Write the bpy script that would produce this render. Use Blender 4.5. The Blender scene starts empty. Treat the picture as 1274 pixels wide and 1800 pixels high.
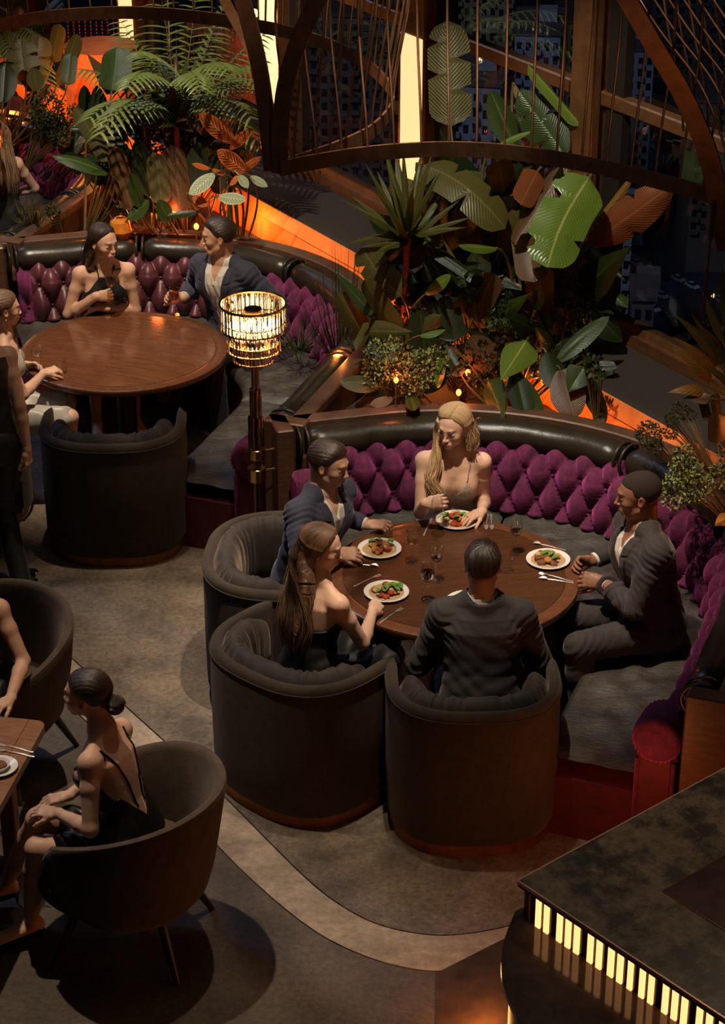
import bpy, math, random
import numpy as np
from math import sin, cos, pi, radians, sqrt, atan2, tan
from mathutils import Vector, Matrix

scene = bpy.context.scene
C = scene.collection
random.seed(7)
rng = np.random.default_rng(7)

# ------------------------------------------------------------------ camera
F = 3800.0                      # focal length in pixels of the 1274 x 1800 frame
PITCH = radians(27.0)
H = 6.08
cd = bpy.data.cameras.new('camera')
cam = bpy.data.objects.new('camera', cd)
C.objects.link(cam)
cam.location = (0, 0, H)
cam.rotation_euler = (pi / 2 - PITCH, 0, 0)
cd.sensor_fit = 'VERTICAL'
cd.sensor_height = 24.0
cd.lens = F / 1800.0 * 24.0
cd.clip_end = 3000
scene.camera = cam
scene.view_settings.view_transform = 'Standard'
scene.view_settings.look = 'None'
scene.view_settings.gamma = 1
scene.view_settings.use_curve_mapping = False
scene.view_settings.exposure = 0.0

# ------------------------------------------------------------------ world: a deep blue dusk
world = bpy.data.worlds.new('world')
scene.world = world
world.use_nodes = True
wb = world.node_tree.nodes['Background']
wb.inputs[0].default_value = (0.10, 0.13, 0.21, 1)
wb.inputs[1].default_value = 0.022

# ------------------------------------------------------------------ lamps of the room, then added fill lights
def spot(name, loc, target, power, size=60, blend=0.5, color=(1.0, 0.78, 0.55), radius=0.06):
    l = bpy.data.lights.new(name, 'SPOT')
    l.energy = power; l.color = color; l.spot_size = radians(size); l.spot_blend = blend
    l.shadow_soft_size = radius
    o = bpy.data.objects.new(name, l); C.objects.link(o)
    o.location = loc
    o.rotation_euler = (Vector(target) - Vector(loc)).to_track_quat('-Z', 'Y').to_euler()
    return o
def area(name, loc, target, power, sx, sy, color=(1.0, 0.8, 0.6)):
    l = bpy.data.lights.new(name, 'AREA')
    l.energy = power; l.color = color; l.shape = 'RECTANGLE'; l.size = sx; l.size_y = sy
    o = bpy.data.objects.new(name, l); C.objects.link(o)
    o.location = loc
    o.rotation_euler = (Vector(target) - Vector(loc)).to_track_quat('-Z', 'Y').to_euler()
    return o
def point(name, loc, power, color, radius=0.05):
    l = bpy.data.lights.new(name, 'POINT')
    l.energy = power; l.color = color; l.shadow_soft_size = radius
    o = bpy.data.objects.new(name, l); C.objects.link(o)
    o.location = loc
    return o
WARM = (1.0, 0.74, 0.50)
ORANGE = (1.0, 0.26, 0.04)
spot('spot_over_table', (0.15, 8.75, 5.5), (0.45, 9.95, 0.8), 950, 40, 0.6, (1.0, 0.80, 0.60), 0.04)
spot('spot_over_back_table', (-1.7, 11.7, 5.3), (-1.45, 13.1, 0.8), 920, 42, 0.6, (1.0, 0.78, 0.56), 0.04)
spot('spot_over_aisle', (-1.2, 11.2, 5.5), (-1.15, 10.1, 0), 900, 34, 0.95, (1.0, 0.80, 0.60), 0.04)
spot('spot_over_front_table', (-1.7, 8.7, 5.5), (-1.25, 8.05, 0.6), 560, 36, 0.8, (1.0, 0.78, 0.56), 0.04)
spot('spot_over_path', (-0.2, 8.9, 5.6), (-0.25, 8.1, 0), 300, 30, 0.9, (1.0, 0.76, 0.54), 0.04)
spot('spot_on_right_plants', (-0.1, 10.2, 5.6), (0.85, 12.0, 1.5), 820, 46, 0.5, (1.0, 0.95, 0.78), 0.03)
spot('spot_on_left_plants', (-2.2, 12.6, 5.4), (-1.5, 14.9, 1.7), 860, 48, 0.5, (1.0, 0.94, 0.78), 0.03)
spot('spot_on_right_bench', (0.6, 8.9, 5.5), (1.70, 9.9, 0.5), 380, 34, 0.8, (1.0, 0.74, 0.58), 0.04)
spot('spot_on_far_bench', (-3.4, 13.6, 5.0), (-3.0, 15.8, 0.7), 170, 50, 0.8, (1.0, 0.72, 0.55), 0.04)
spot('spot_on_bar', (1.9, 7.8, 3.6), (1.2, 6.7, 1.1), 46, 60, 0.8, (1.0, 0.7, 0.42), 0.05)
area('ambient_fill', (0.0, 8.0, 5.9), (0.0, 10.5, 0.5), 12, 3.0, 2.0, (1.0, 0.72, 0.5))  # soft fill added for ambient light, no ceiling panel is built
l = area('city_fill', (-120, 150, 160), (60, 480, -150), 330000, 80, 80, (0.50, 0.62, 1.0))  # unseen area light added to make the city blocks visible

# ------------------------------------------------------------------ placement helper: the point on the plane y = Y seen at pixel (u, v)
def at(u, v, Y):
    dx = (u - 637) / F; dy = (900 - v) / F
    d = (dx, cos(PITCH) + dy * sin(PITCH), -sin(PITCH) + dy * cos(PITCH))
    t = Y / d[1]
    return Vector((d[0] * t, Y, H + d[2] * t))
def atz(u, v, z):
    dx = (u - 637) / F; dy = (900 - v) / F
    d = (dx, cos(PITCH) + dy * sin(PITCH), -sin(PITCH) + dy * cos(PITCH))
    t = (z - H) / d[2]
    return Vector((d[0] * t, d[1] * t, z))

# ------------------------------------------------------------------ materials
def mat(name, c1, c2=None, scale=5.0, stretch=(1, 1, 1), rough=0.5, metal=0.0, bump=0.0, bscale=60.0,
        bstretch=(1, 1, 1), sheen=0.0, sheen_tint=None, coat=0.0, spec=0.5, emit=None, estr=0.0, trans=0.0, ior=1.45,
        sss=0.0, vcol=None, detail=4.0, rough2=None, speck=0.0, sscale=90.0, ramp=(0.35, 0.65), aniso=0.0, alpha=1.0):
    m = bpy.data.materials.new(name)
    m.use_nodes = True
    nt = m.node_tree; N = nt.nodes; L = nt.links
    b = N['Principled BSDF']
    b.inputs['Roughness'].default_value = rough
    b.inputs['Metallic'].default_value = metal
    b.inputs['Specular IOR Level'].default_value = spec
    b.inputs['IOR'].default_value = ior
    b.inputs['Sheen Weight'].default_value = sheen
    b.inputs['Sheen Roughness'].default_value = 0.35
    if sheen_tint: b.inputs['Sheen Tint'].default_value = (*sheen_tint, 1)
    b.inputs['Coat Weight'].default_value = coat
    b.inputs['Coat Roughness'].default_value = 0.12
    b.inputs['Transmission Weight'].default_value = trans
    b.inputs['Alpha'].default_value = alpha
    if sss:
        b.inputs['Subsurface Weight'].default_value = sss
        b.inputs['Subsurface Radius'].default_value = (0.012, 0.005, 0.003)
        b.inputs['Subsurface Scale'].default_value = 1.0
    if emit:
        b.inputs['Emission Color'].default_value = (*emit, 1)
        b.inputs['Emission Strength'].default_value = estr
    tc = N.new('ShaderNodeTexCoord')
    def noise(sc, st, det):
        mp = N.new('ShaderNodeMapping'); mp.inputs['Scale'].default_value = st
        L.new(tc.outputs['Object'], mp.inputs['Vector'])
        n = N.new('ShaderNodeTexNoise'); n.inputs['Scale'].default_value = sc; n.inputs['Detail'].default_value = det
        n.inputs['Roughness'].default_value = 0.72
        L.new(mp.outputs['Vector'], n.inputs['Vector'])
        return n
    col = None
    if c2 is not None:
        n = noise(scale, stretch, detail)
        r = N.new('ShaderNodeMapRange'); r.inputs['From Min'].default_value = ramp[0]; r.inputs['From Max'].default_value = ramp[1]
        L.new(n.outputs['Fac'], r.inputs['Value'])
        mx = N.new('ShaderNodeMix'); mx.data_type = 'RGBA'
        mx.inputs['A'].default_value = (*c1, 1); mx.inputs['B'].default_value = (*c2, 1)
        L.new(r.outputs['Result'], mx.inputs['Factor'])
        col = mx.outputs['Result']
        if speck:
            n3 = noise(sscale, (1, 1, 1), 6); r3 = N.new('ShaderNodeMapRange'); r3.inputs['From Min'].default_value = .3; r3.inputs['From Max'].default_value = .7
            r3.inputs['To Min'].default_value = 1 - speck; r3.inputs['To Max'].default_value = 1 + speck; L.new(n3.outputs['Fac'], r3.inputs['Value'])
            m4 = N.new('ShaderNodeMix'); m4.data_type = 'RGBA'; m4.blend_type = 'MULTIPLY'; m4.inputs['Factor'].default_value = 1
            L.new(col, m4.inputs['A']); L.new(r3.outputs['Result'], m4.inputs['B']); col = m4.outputs['Result']
        if rough2 is not None:
            rr = N.new('ShaderNodeMapRange'); rr.inputs['To Min'].default_value = rough; rr.inputs['To Max'].default_value = rough2
            L.new(r.outputs['Result'], rr.inputs['Value']); L.new(rr.outputs['Result'], b.inputs['Roughness'])
    if vcol:
        a = N.new('ShaderNodeAttribute'); a.attribute_name = vcol
        if col is not None:
            mx2 = N.new('ShaderNodeMix'); mx2.data_type = 'RGBA'; mx2.blend_type = 'MULTIPLY'
            mx2.inputs['Factor'].default_value = 1
            L.new(a.outputs['Color'], mx2.inputs['A']); L.new(col, mx2.inputs['B'])
            col = mx2.outputs['Result']
        else:
            col = a.outputs['Color']
    if col is not None: L.new(col, b.inputs['Base Color'])
    else: b.inputs['Base Color'].default_value = (*c1, 1)
    if bump:
        n2 = noise(bscale, bstretch, 5.0)
        bp = N.new('ShaderNodeBump'); bp.inputs['Strength'].default_value = bump; bp.inputs['Distance'].default_value = 0.01
        L.new(n2.outputs['Fac'], bp.inputs['Height']); L.new(bp.outputs['Normal'], b.inputs['Normal'])
    return m

MT = {}
MT['wood_table'] = mat('table_wood', (0.088, 0.034, 0.015), (0.056, 0.021, 0.009), 6, (1, 9, 1), 0.24, bump=0.03, bscale=40, bstretch=(1, 12, 1), coat=0.3, rough2=0.34)
MT['wood_gloss'] = mat('glossy_table_wood', (0.185, 0.074, 0.034), (0.120, 0.045, 0.020), 6, (1, 7, 1), 0.13, bump=0.02, bscale=30, bstretch=(1, 12, 1), coat=0.5)
MT['wood_rim'] = mat('table_rim_wood', (0.150, 0.058, 0.026), (0.095, 0.036, 0.016), 8, (4, 4, 1), 0.30, coat=0.3)
MT['wood_front'] = mat('front_table_wood', (0.30, 0.14, 0.062), (0.17, 0.075, 0.033), 7, (1.5, 14, 1), 0.42, bump=0.08, bscale=40, bstretch=(1, 14, 1))
MT['wood_trim'] = mat('trim_wood', (0.080, 0.036, 0.019), (0.045, 0.021, 0.012), 9, (1, 1, 6), 0.42, bump=0.05)
MT['wood_dark'] = mat('dark_wood', (0.030, 0.017, 0.010), (0.016, 0.009, 0.006), 9, (1, 1, 5), 0.4)
MT['leather'] = mat('dark_leather', (0.014, 0.010, 0.007), (0.024, 0.018, 0.012), 4, rough=0.30, bump=0.25, bscale=14, coat=0.0, spec=0.32)
MT['seat_hide'] = mat('seat_hide', (0.058, 0.050, 0.042), (0.026, 0.022, 0.019), 7, (1, 1, 1), 0.38, bump=0.9, bscale=16, bstretch=(1, 3.0, 1))
MT['velvet'] = mat('purple_velvet', (0.110, 0.006, 0.050), (0.045, 0.002, 0.021), 14, rough=0.85, bump=0.5, bscale=90, sheen=0.65, sheen_tint=(0.75, 0.12, 0.50))
MT['velvet_red'] = mat('burgundy_velvet', (0.090, 0.006, 0.016), (0.05, 0.004, 0.010), 9, rough=0.8, bump=0.3, bscale=90, sheen=0.5, sheen_tint=(0.6, 0.05, 0.12))
MT['burgundy'] = mat('burgundy_leather', (0.085, 0.020, 0.028), (0.05, 0.012, 0.017), 7, rough=0.42, bump=0.2, bscale=30)
MT['chair_fabric'] = mat('chair_fabric', (0.050, 0.036, 0.025), (0.033, 0.024, 0.017), 22, rough=0.9, bump=0.35, bscale=260, sheen=0.25, sheen_tint=(0.5, 0.42, 0.36))
MT['chair_cushion'] = mat('chair_cushion_velvet', (0.036, 0.027, 0.023), (0.020, 0.015, 0.013), 12, rough=0.75, bump=0.3, bscale=90, sheen=0.6, sheen_tint=(0.55, 0.42, 0.35))
MT['copper'] = mat('copper_band', (0.30, 0.11, 0.035), (0.19, 0.07, 0.025), 10, rough=0.42, metal=0.7)
MT['tub_fabric'] = mat('tub_fabric', (0.085, 0.057, 0.038), (0.057, 0.038, 0.026), 16, rough=0.9, bump=0.35, bscale=220, sheen=0.25, sheen_tint=(0.6, 0.5, 0.4))
MT['bronze'] = mat('bronze', (0.34, 0.175, 0.10), (0.21, 0.108, 0.062), 14, rough=0.34, metal=0.85)
MT['brass'] = mat('brass', (0.62, 0.38, 0.18), rough=0.22, metal=1.0)
MT['smoked_brass'] = mat('smoked_brass', (0.34, 0.20, 0.12), rough=0.2, metal=1.0)
MT['floor'] = mat('floor_stone', (0.205, 0.158, 0.112), (0.072, 0.055, 0.040), 2.6, rough=0.62, bump=0.5, bscale=55, detail=15, speck=.5, sscale=34, ramp=(0.36, 0.66))
MT['floor_band'] = mat('floor_band_stone', (0.40, 0.315, 0.225), (0.24, 0.19, 0.135), 3.2, (1, 2.5, 1), 0.50, speck=.3, sscale=22, bump=0.06, bscale=25, detail=8)
MT['floor_dark'] = mat('floor_dark_marble', (0.075, 0.050, 0.036), (0.030, 0.021, 0.016), 5, rough=0.3, detail=8)
MT['seam'] = mat('seam', (0.03, 0.014, 0.008), rough=0.6)
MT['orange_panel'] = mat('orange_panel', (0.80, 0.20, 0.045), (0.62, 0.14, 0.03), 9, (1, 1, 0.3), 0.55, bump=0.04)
MT['ledge'] = mat('window_ledge', (0.026, 0.016, 0.010), (0.016, 0.010, 0.006), 60, rough=0.85, bump=0.3, bscale=200)
MT['frame'] = mat('window_frame_bronze', (0.22, 0.095, 0.040), (0.14, 0.06, 0.026), 8, rough=0.35, metal=0.6)
MT['frame_dark'] = mat('window_frame_dark', (0.02, 0.015, 0.013), rough=0.4, metal=0.3)
MT['lit_panel'] = mat('lit_panel', (0.9, 0.7, 0.42), rough=0.6, emit=(1.0, 0.66, 0.30), estr=1.15)
MT['led_orange'] = mat('led_orange', (1, 0.4, 0.1), emit=(1.0, 0.26, 0.04), estr=14)
MT['led_strip'] = mat('led_strip', (1, 0.5, 0.2), emit=(1.0, 0.45, 0.14), estr=7)
MT['led_red'] = mat('ember_lamp', (1, 0.2, 0.05), emit=(1.0, 0.12, 0.02), estr=9)
MT['bar_top'] = mat('bar_stone', (0.17, 0.125, 0.072), (0.036, 0.029, 0.019), 4.5, (1, 1, 1), 0.30, speck=.45, sscale=26, detail=15, ramp=(0.46, 0.57), rough2=0.4, bump=0.03, bscale=50)
MT['bar_inlay'] = mat('bar_inlay_stone', (0.10, 0.045, 0.034), (0.036, 0.018, 0.015), 6, rough=0.28, detail=10)
MT['bar_glow'] = mat('bar_glow_panel', (1, 0.75, 0.5), emit=(1.0, 0.44, 0.16), estr=2.0)
MT['black'] = mat('black_gloss', (0.006, 0.005, 0.005), rough=0.18)
MT['soil'] = mat('planter_soil', (0.035, 0.018, 0.010), (0.015, 0.008, 0.005), 30, rough=0.9, bump=0.8, bscale=60)
def thin_glass(name, tint=(1, 1, 1), rough=0.02, base=0.03, edge=0.9):
    m = bpy.data.materials.new(name); m.use_nodes = True; nt = m.node_tree; N = nt.nodes; L = nt.links
    N.remove(N['Principled BSDF']); tr = N.new('ShaderNodeBsdfTransparent'); tr.inputs[0].default_value = (*tint, 1)
    gl = N.new('ShaderNodeBsdfGlossy'); gl.inputs['Roughness'].default_value = rough
    lw = N.new('ShaderNodeLayerWeight'); lw.inputs[0].default_value = 0.25; mr = N.new('ShaderNodeMapRange'); mr.inputs['To Min'].default_value = base; mr.inputs['To Max'].default_value = edge
    L.new(lw.outputs['Fresnel'], mr.inputs['Value']); ms = N.new('ShaderNodeMixShader'); L.new(mr.outputs['Result'], ms.inputs[0])
    L.new(tr.outputs[0], ms.inputs[1]); L.new(gl.outputs[0], ms.inputs[2]); L.new(ms.outputs[0], N['Material Output'].inputs['Surface'])
    return m
MT['glass'] = thin_glass('clear_glass', (1, 1, 1), 0.09, 0.07, 0.36)
MT['pane'] = thin_glass('window_pane', (.92, .94, .97), 0.0, 0.004, 0.25)
MT['porcelain'] = mat('porcelain', (0.72, 0.70, 0.64), rough=0.22)
MT['steel'] = mat('polished_steel', (0.78, 0.75, 0.70), rough=0.38, metal=0.85)

# ------------------------------------------------------------------ mesh builder
class MB:
    def __init__(s): s.v = []; s.f = []; s.uv = None
    def n(s): return len(s.v)
    def add(s, verts, faces):
        o = len(s.v)
        s.v.extend([tuple(p) for p in verts])
        s.f.extend([tuple(i + o for i in f) for f in faces])
        return s
    def grid(s, P, closeu=False, closev=False):
        """P: rows of points"""
        nu = len(P); nv = len(P[0]); o = len(s.v)
        for row in P: s.v.extend([tuple(p) for p in row])
        for i in range(nu if closeu else nu - 1):
            for j in range(nv if closev else nv - 1):
                a = i; b = (i + 1) % nu; c = j; d = (j + 1) % nv
                s.f.append((o + a * nv + c, o + b * nv + c, o + b * nv + d, o + a * nv + d))
        return s
    def box(s, c, size, rz=0.0, bevel=0.0, M=None):
        hx, hy, hz = size[0] / 2, size[1] / 2, size[2] / 2
        if bevel:
            b = min(bevel, hx * .9, hy * .9, hz * .9)
            P = []
            for (z, k) in ((-hz, b), (-hz + b, 0), (hz - b, 0), (hz, b)):
                P.append([(x, y, z) for (x, y) in ((-hx + b + 0, -hy + k), (hx - b, -hy + k), (hx - k, -hy + b), (hx - k, hy - b), (hx - b, hy - k), (-hx + b, hy - k), (-hx + k, hy - b), (-hx + k, -hy + b))])
            vs = [p for r in P for p in r]; fs = []
            for i in range(3):
                for j in range(8): fs.append((i * 8 + j, i * 8 + (j + 1) % 8, (i + 1) * 8 + (j + 1) % 8, (i + 1) * 8 + j))
            fs.append(tuple(range(7, -1, -1))); fs.append(tuple(range(24, 32)))
        else:
            vs = [(x, y, z) for z in (-hz, hz) for (x, y) in ((-hx, -hy), (hx, -hy), (hx, hy), (-hx, hy))]
            fs = [(3, 2, 1, 0), (4, 5, 6, 7), (0, 1, 5, 4), (1, 2, 6, 5), (2, 3, 7, 6), (3, 0, 4, 7)]
        if M is not None:
            vs = [M @ Vector(p) for p in vs]
        else:
            cr, sr = cos(rz), sin(rz)
            vs = [(c[0] + x * cr - y * sr, c[1] + x * sr + y * cr, c[2] + z) for x, y, z in vs]
        return s.add(vs, fs)
    def lathe(s, prof, c=(0, 0, 0), n=32, a0=0.0, a1=2 * pi):
        full = abs(a1 - a0 - 2 * pi) < 1e-6
        m = n if full else n + 1
        P = [[(c[0] + r * cos(a0 + (a1 - a0) * i / n), c[1] + r * sin(a0 + (a1 - a0) * i / n), c[2] + z) for (r, z) in prof] for i in range(m)]
        return s.grid(P, closeu=full)
    def tube(s, path, r, n=8, closed=False, cap=True, flat=None):
        """path: points; r: number or list; flat=(w,h) rectangular-ish section"""
        pts = [Vector(p) for p in path]; k = len(pts)
        rr = r if isinstance(r, (list, tuple)) else [r] * k
        prev = None; rows = []
        for i in range(k):
            if closed: t = (pts[(i + 1) % k] - pts[i - 1])
            else: t = pts[min(i + 1, k - 1)] - pts[max(i - 1, 0)]
            if t.length < 1e-9: t = Vector((0, 0, 1))
            t.normalize()
            if prev is None:
                u = Vector((0, 0, 1)) if abs(t.z) < 0.9 else Vector((1, 0, 0))
                u = (u - t * u.dot(t)).normalized()
            else:
                u = (prev - t * prev.dot(t))
                u = u.normalized() if u.length > 1e-6 else Vector((1, 0, 0))
            prev = u; w = t.cross(u)
            rows.append([pts[i] + (u * cos(2 * pi * j / n) + w * sin(2 * pi * j / n)) * rr[i] for j in range(n)])
        o = len(s.v)
        s.grid(rows, closeu=closed, closev=True)
        if cap and not closed:
            s.f.append(tuple(o + j for j in range(n))[::-1]); s.f.append(tuple(o + (k - 1) * n + j for j in range(n)))
        return s
    def ribbon(s, path, up, w, h):
        """rectangular bar swept along path; up: one vector or one per point (direction of h)"""
        pts = [Vector(p) for p in path]; k = len(pts); rows = []
        for i in range(k):
            t = (pts[min(i + 1, k - 1)] - pts[max(i - 1, 0)]).normalized()
            uv = Vector(up[i]) if isinstance(up, list) else Vector(up)
            uv = (uv - t * uv.dot(t)).normalized(); sd = t.cross(uv)
            rows.append([pts[i] + sd * (a * w / 2) + uv * (b * h / 2) for a, b in ((-1, -1), (1, -1), (1, 1), (-1, 1))])
        o = len(s.v)
        s.grid(rows, closev=True)
        s.f.append((o, o + 1, o + 2, o + 3)); e = o + 4 * (k - 1); s.f.append((e + 3, e + 2, e + 1, e))
        return s
    def prism(s, poly, z0, z1):
        n = len(poly); o = len(s.v)
        s.v.extend([(x, y, z0) for x, y in poly]); s.v.extend([(x, y, z1) for x, y in poly])
        s.f.append(tuple(o + i for i in range(n))[::-1]); s.f.append(tuple(o + n + i for i in range(n)))
        for i in range(n): s.f.append((o + i, o + (i + 1) % n, o + n + (i + 1) % n, o + n + i))
        return s
    def blob(s, c, r, R=None, nu=12, nv=8, jit=0.0):
        rows = []
        for i in range(nv + 1):
            ph = pi * i / nv
            row = []
            for j in range(nu):
                th = 2 * pi * j / nu
                k = 1 + (random.uniform(-jit, jit) if 0 < i < nv else 0)
                p = Vector((r[0] * sin(ph) * cos(th) * k, r[1] * sin(ph) * sin(th) * k, r[2] * cos(ph) * k))
                if R is not None: p = R @ p
                row.append(p + Vector(c))
            rows.append(row)
        return s.grid(rows, closev=True)

WM = {}     # object name -> world matrix
def raw(name, verts, faces, m, parent=None, smooth=True, local=False, mats=None, midx=None):
    me = bpy.data.meshes.new(name)
    if parent is not None and not local:
        W = WM[parent.name].inverted()
        A = np.array(W.to_3x3()); t = np.array(W.translation)
        verts = np.asarray(verts, dtype=float) @ A.T + t
        verts = verts.tolist()
    me.from_pydata(verts, [], faces)
    if mats:
        for k in mats: me.materials.append(k)
        me.polygons.foreach_set('material_index', midx)
    elif m is not None:
        me.materials.append(MT[m] if isinstance(m, str) else m)
    if smooth: me.polygons.foreach_set('use_smooth', [True] * len(me.polygons))
    o = bpy.data.objects.new(name, me)
    C.objects.link(o)
    if parent is not None:
        o.parent = parent
        WM[o.name] = WM[parent.name]
    else:
        WM[o.name] = Matrix.Identity(4)
    return o
def build(mb, name, m, parent=None, smooth=True, local=False, angle=None):
    o = raw(name, mb.v, mb.f, m, parent, smooth, local)
    if smooth and angle is not False:
        set_angle(o, 35 if angle is None else angle)
    return o
def set_angle(o, deg):
    me = o.data
    import bmesh
    bm = bmesh.new(); bm.from_mesh(me)
    lim = radians(deg)
    for e in bm.edges:
        if len(e.link_faces) == 2 and e.calc_face_angle(0) > lim: e.smooth = False
    bm.to_mesh(me); bm.free()
def tag(o, label=None, cat=None, group=None, kind=None):
    if label: o['label'] = label
    if cat: o['category'] = cat
    if group: o['group'] = group
    if kind: o['kind'] = kind
    return o
def thing(name, label, cat, loc, rz=0.0, group=None):
    o = bpy.data.objects.new(name, None); C.objects.link(o)
    o.empty_display_size = 0.1
    o.location = loc; o.rotation_euler = (0, 0, rz)
    WM[o.name] = Matrix.Translation(Vector(loc)) @ Matrix.Rotation(rz, 4, 'Z')
    return tag(o, label, cat, group)
def copy_tree(o, loc=None, rz=None, label=None, parent=None, group=None):
    c = o.copy(); C.objects.link(c)
    if parent is not None: c.parent = parent
    if loc is not None: c.location = loc
    if rz is not None: c.rotation_euler = (0, 0, rz)
    if label: c['label'] = label
    if group: c['group'] = group
    WM[c.name] = Matrix.Translation(c.location) @ Matrix.Rotation(c.rotation_euler.z, 4, 'Z') if parent is None else WM[parent.name]
    for ch in [k for k in bpy.data.objects if k.parent == o]:
        copy_tree(ch, parent=c)
    return c
def bez(p0, p1, p2, n):
    p0, p1, p2 = Vector(p0), Vector(p1), Vector(p2)
    return [p0 * (1 - t) ** 2 + p1 * 2 * t * (1 - t) + p2 * t * t for t in [i / n for i in range(n + 1)]]
def spline(pts, n=8):
    """Catmull-Rom through points"""
    P = [Vector(p) for p in pts]; P = [P[0] * 2 - P[1]] + P + [P[-1] * 2 - P[-2]]
    out = []
    for i in range(1, len(P) - 2):
        for k in range(n):
            t = k / n; a, b, c, d = P[i - 1], P[i], P[i + 1], P[i + 2]
            out.append(0.5 * ((2 * b) + (c - a) * t + (2 * a - 5 * b + 4 * c - d) * t * t + (3 * b - a - 3 * c + d) * t ** 3))
    out.append(P[-2].copy())
    return out
# ================================================================== the setting
CA = (0.47, 9.75); CB = (-1.52, 12.74); CC = (-3.55, 15.75)     # centres of the three round booths
WD = Vector((-0.530, 0.848, 0)).normalized()                  # direction of the window wall
WN = Vector((0.848, 0.530, 0)).normalized()                   # outward
def wl(s, off=0.0, z=0.0):                                     # point along the window wall; s metres from W0
    p = Vector((0.34, 14.30, 0)) + WD * s + WN * off
    return Vector((p.x, p.y, z))

fl = thing('floor', None, None, (0, 0, 0)); fl['kind'] = 'structure'
del fl['kind']
bpy.data.objects.remove(fl)
b = MB(); b.prism([(-7, -1), (4.6, -1), (4.6, 7.6), tuple(wl(-9, 0.1))[:2], tuple(wl(10, 0.1))[:2], (-7, 21)], -0.30, -0.012)
floor = tag(build(b, 'floor', 'seam', smooth=False), kind='structure')

# stone pieces of the floor, joints recessed
LI = (-0.56, 0.83)                                             # direction of the straight joint
def arcpts(c, r, a0, a1, n=24): return [(c[0] + r * cos(radians(a0 + (a1 - a0) * i / n)), c[1] + r * sin(radians(a0 + (a1 - a0) * i / n))) for i in range(n + 1)]
inner = [tuple(atz(u, v, 0))[:2] for u, v in ((97, 1131), (288, 1302), (395, 1401), (480, 1487), (545, 1550), (600, 1592), (660, 1623), (730, 1640), (800, 1643), (895, 1627), (1000, 1590))]
outer = [tuple(atz(u, v, 0))[:2] for u, v in ((371, 1475), (430, 1535), (500, 1597), (560, 1641), (620, 1672), (690, 1696), (765, 1707), (860, 1702), (1000, 1672))]
d0 = Vector(inner[0]) - Vector(inner[2]); d0.normalize()
far_i = (inner[0][0] + d0.x * 9, inner[0][1] + d0.y * 9)
d1 = Vector(outer[0]) - Vector(outer[1]); d1 = d0
far_o = (outer[0][0] + d1.x * 10, outer[0][1] + d1.y * 10)
def sp2(p, n=5): return [(q.x, q.y) for q in spline([(a, b_, 0) for a, b_ in p], n)]
ci = [far_i] + sp2(inner); co = [far_o] + sp2(outer)
def shift(poly, g):                                            # offset a polyline to its left
    out = []
    for i in range(len(poly)):
        a = Vector(poly[max(i - 1, 0)]); c = Vector(poly[min(i + 1, len(poly) - 1)])
        t = (c - a).normalized(); out.append((poly[i][0] - t.y * g, poly[i][1] + t.x * g))
    return out
G = 0.004
b = MB(); b.prism(shift(ci, G) + [(4.5, 7.9), (4.5, 9.0), tuple(wl(-6.3, 0.0))[:2], tuple(wl(9, 0.0))[:2]], -0.012, 0.0)
build(b, 'stone_slab', 'floor', floor, smooth=False)
b = MB(); b.prism(shift(ci, -G)[::-1] + shift(co, G), -0.012, 0.0)
tag(build(b, 'stone_slab', 'floor_band', floor, smooth=False), 'pale curved stone band')
b = MB(); b.prism([(-6.9, far_o[1]), (-6.9, 0)] + [(4.5, 0), (4.5, 7.2)] + [p for p in shift(co, -G)[::-1]], -0.012, 0.0)
build(b, 'stone_slab', mat('outer_floor_stone', (0.110, 0.083, 0.059), (0.058, 0.043, 0.031), 2.6, rough=0.6, bump=0.4, bscale=50, detail=14, speck=.45, sscale=34), floor, smooth=False)
b = MB(); b.prism([tuple(atz(u, v, 0))[:2] for u, v in ((766, 1712), (884, 1652), (1100, 1640), (1100, 1900), (766, 1900))][::-1], 0.0, 0.004)
tag(build(b, 'stone_slab', 'floor_dark', floor, smooth=False), 'dark polished slab by the bar')

# window wall: sill ledge, glass, mullions, rail
ledge_in = -0.575
b = MB(); b.grid([[wl(s, o, z) for (o, z) in ((ledge_in, 0.0), (ledge_in, 0.86), (ledge_in + 0.02, 0.985), (ledge_in + 0.05, 1.0), (-0.08, 1.03), (-0.08, 0.0))] for s in (-8.5, 9)])
tag(build(b, 'wall_right', 'ledge', smooth=False), kind='structure')
b = MB(); b.grid([[wl(s, o, z) for (o, z) in ((-0.07, 1.0), (-0.07, 1.10), (-0.03, 1.10), (-0.02, 1.14), (0.06, 1.14), (0.06, 1.0))] for s in (-8.5, 9)])
tag(build(b, 'trim_1', 'frame', smooth=False), kind='structure')
b = MB(); b.grid([[wl(s, o, z) for (o, z) in ((-0.35, 0.0), (-0.30, -0.3), (0.08, -0.3), (0.08, 1.0))] for s in (-8.5, 9)])
tag(build(b, 'trim_2', 'frame_dark', smooth=False), kind='structure')
MULL = [-7.6, -4.35, -2.02, -0.22, 1.68, 4.05, 6.4]
rz_w = atan2(WD.y, WD.x)
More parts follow.
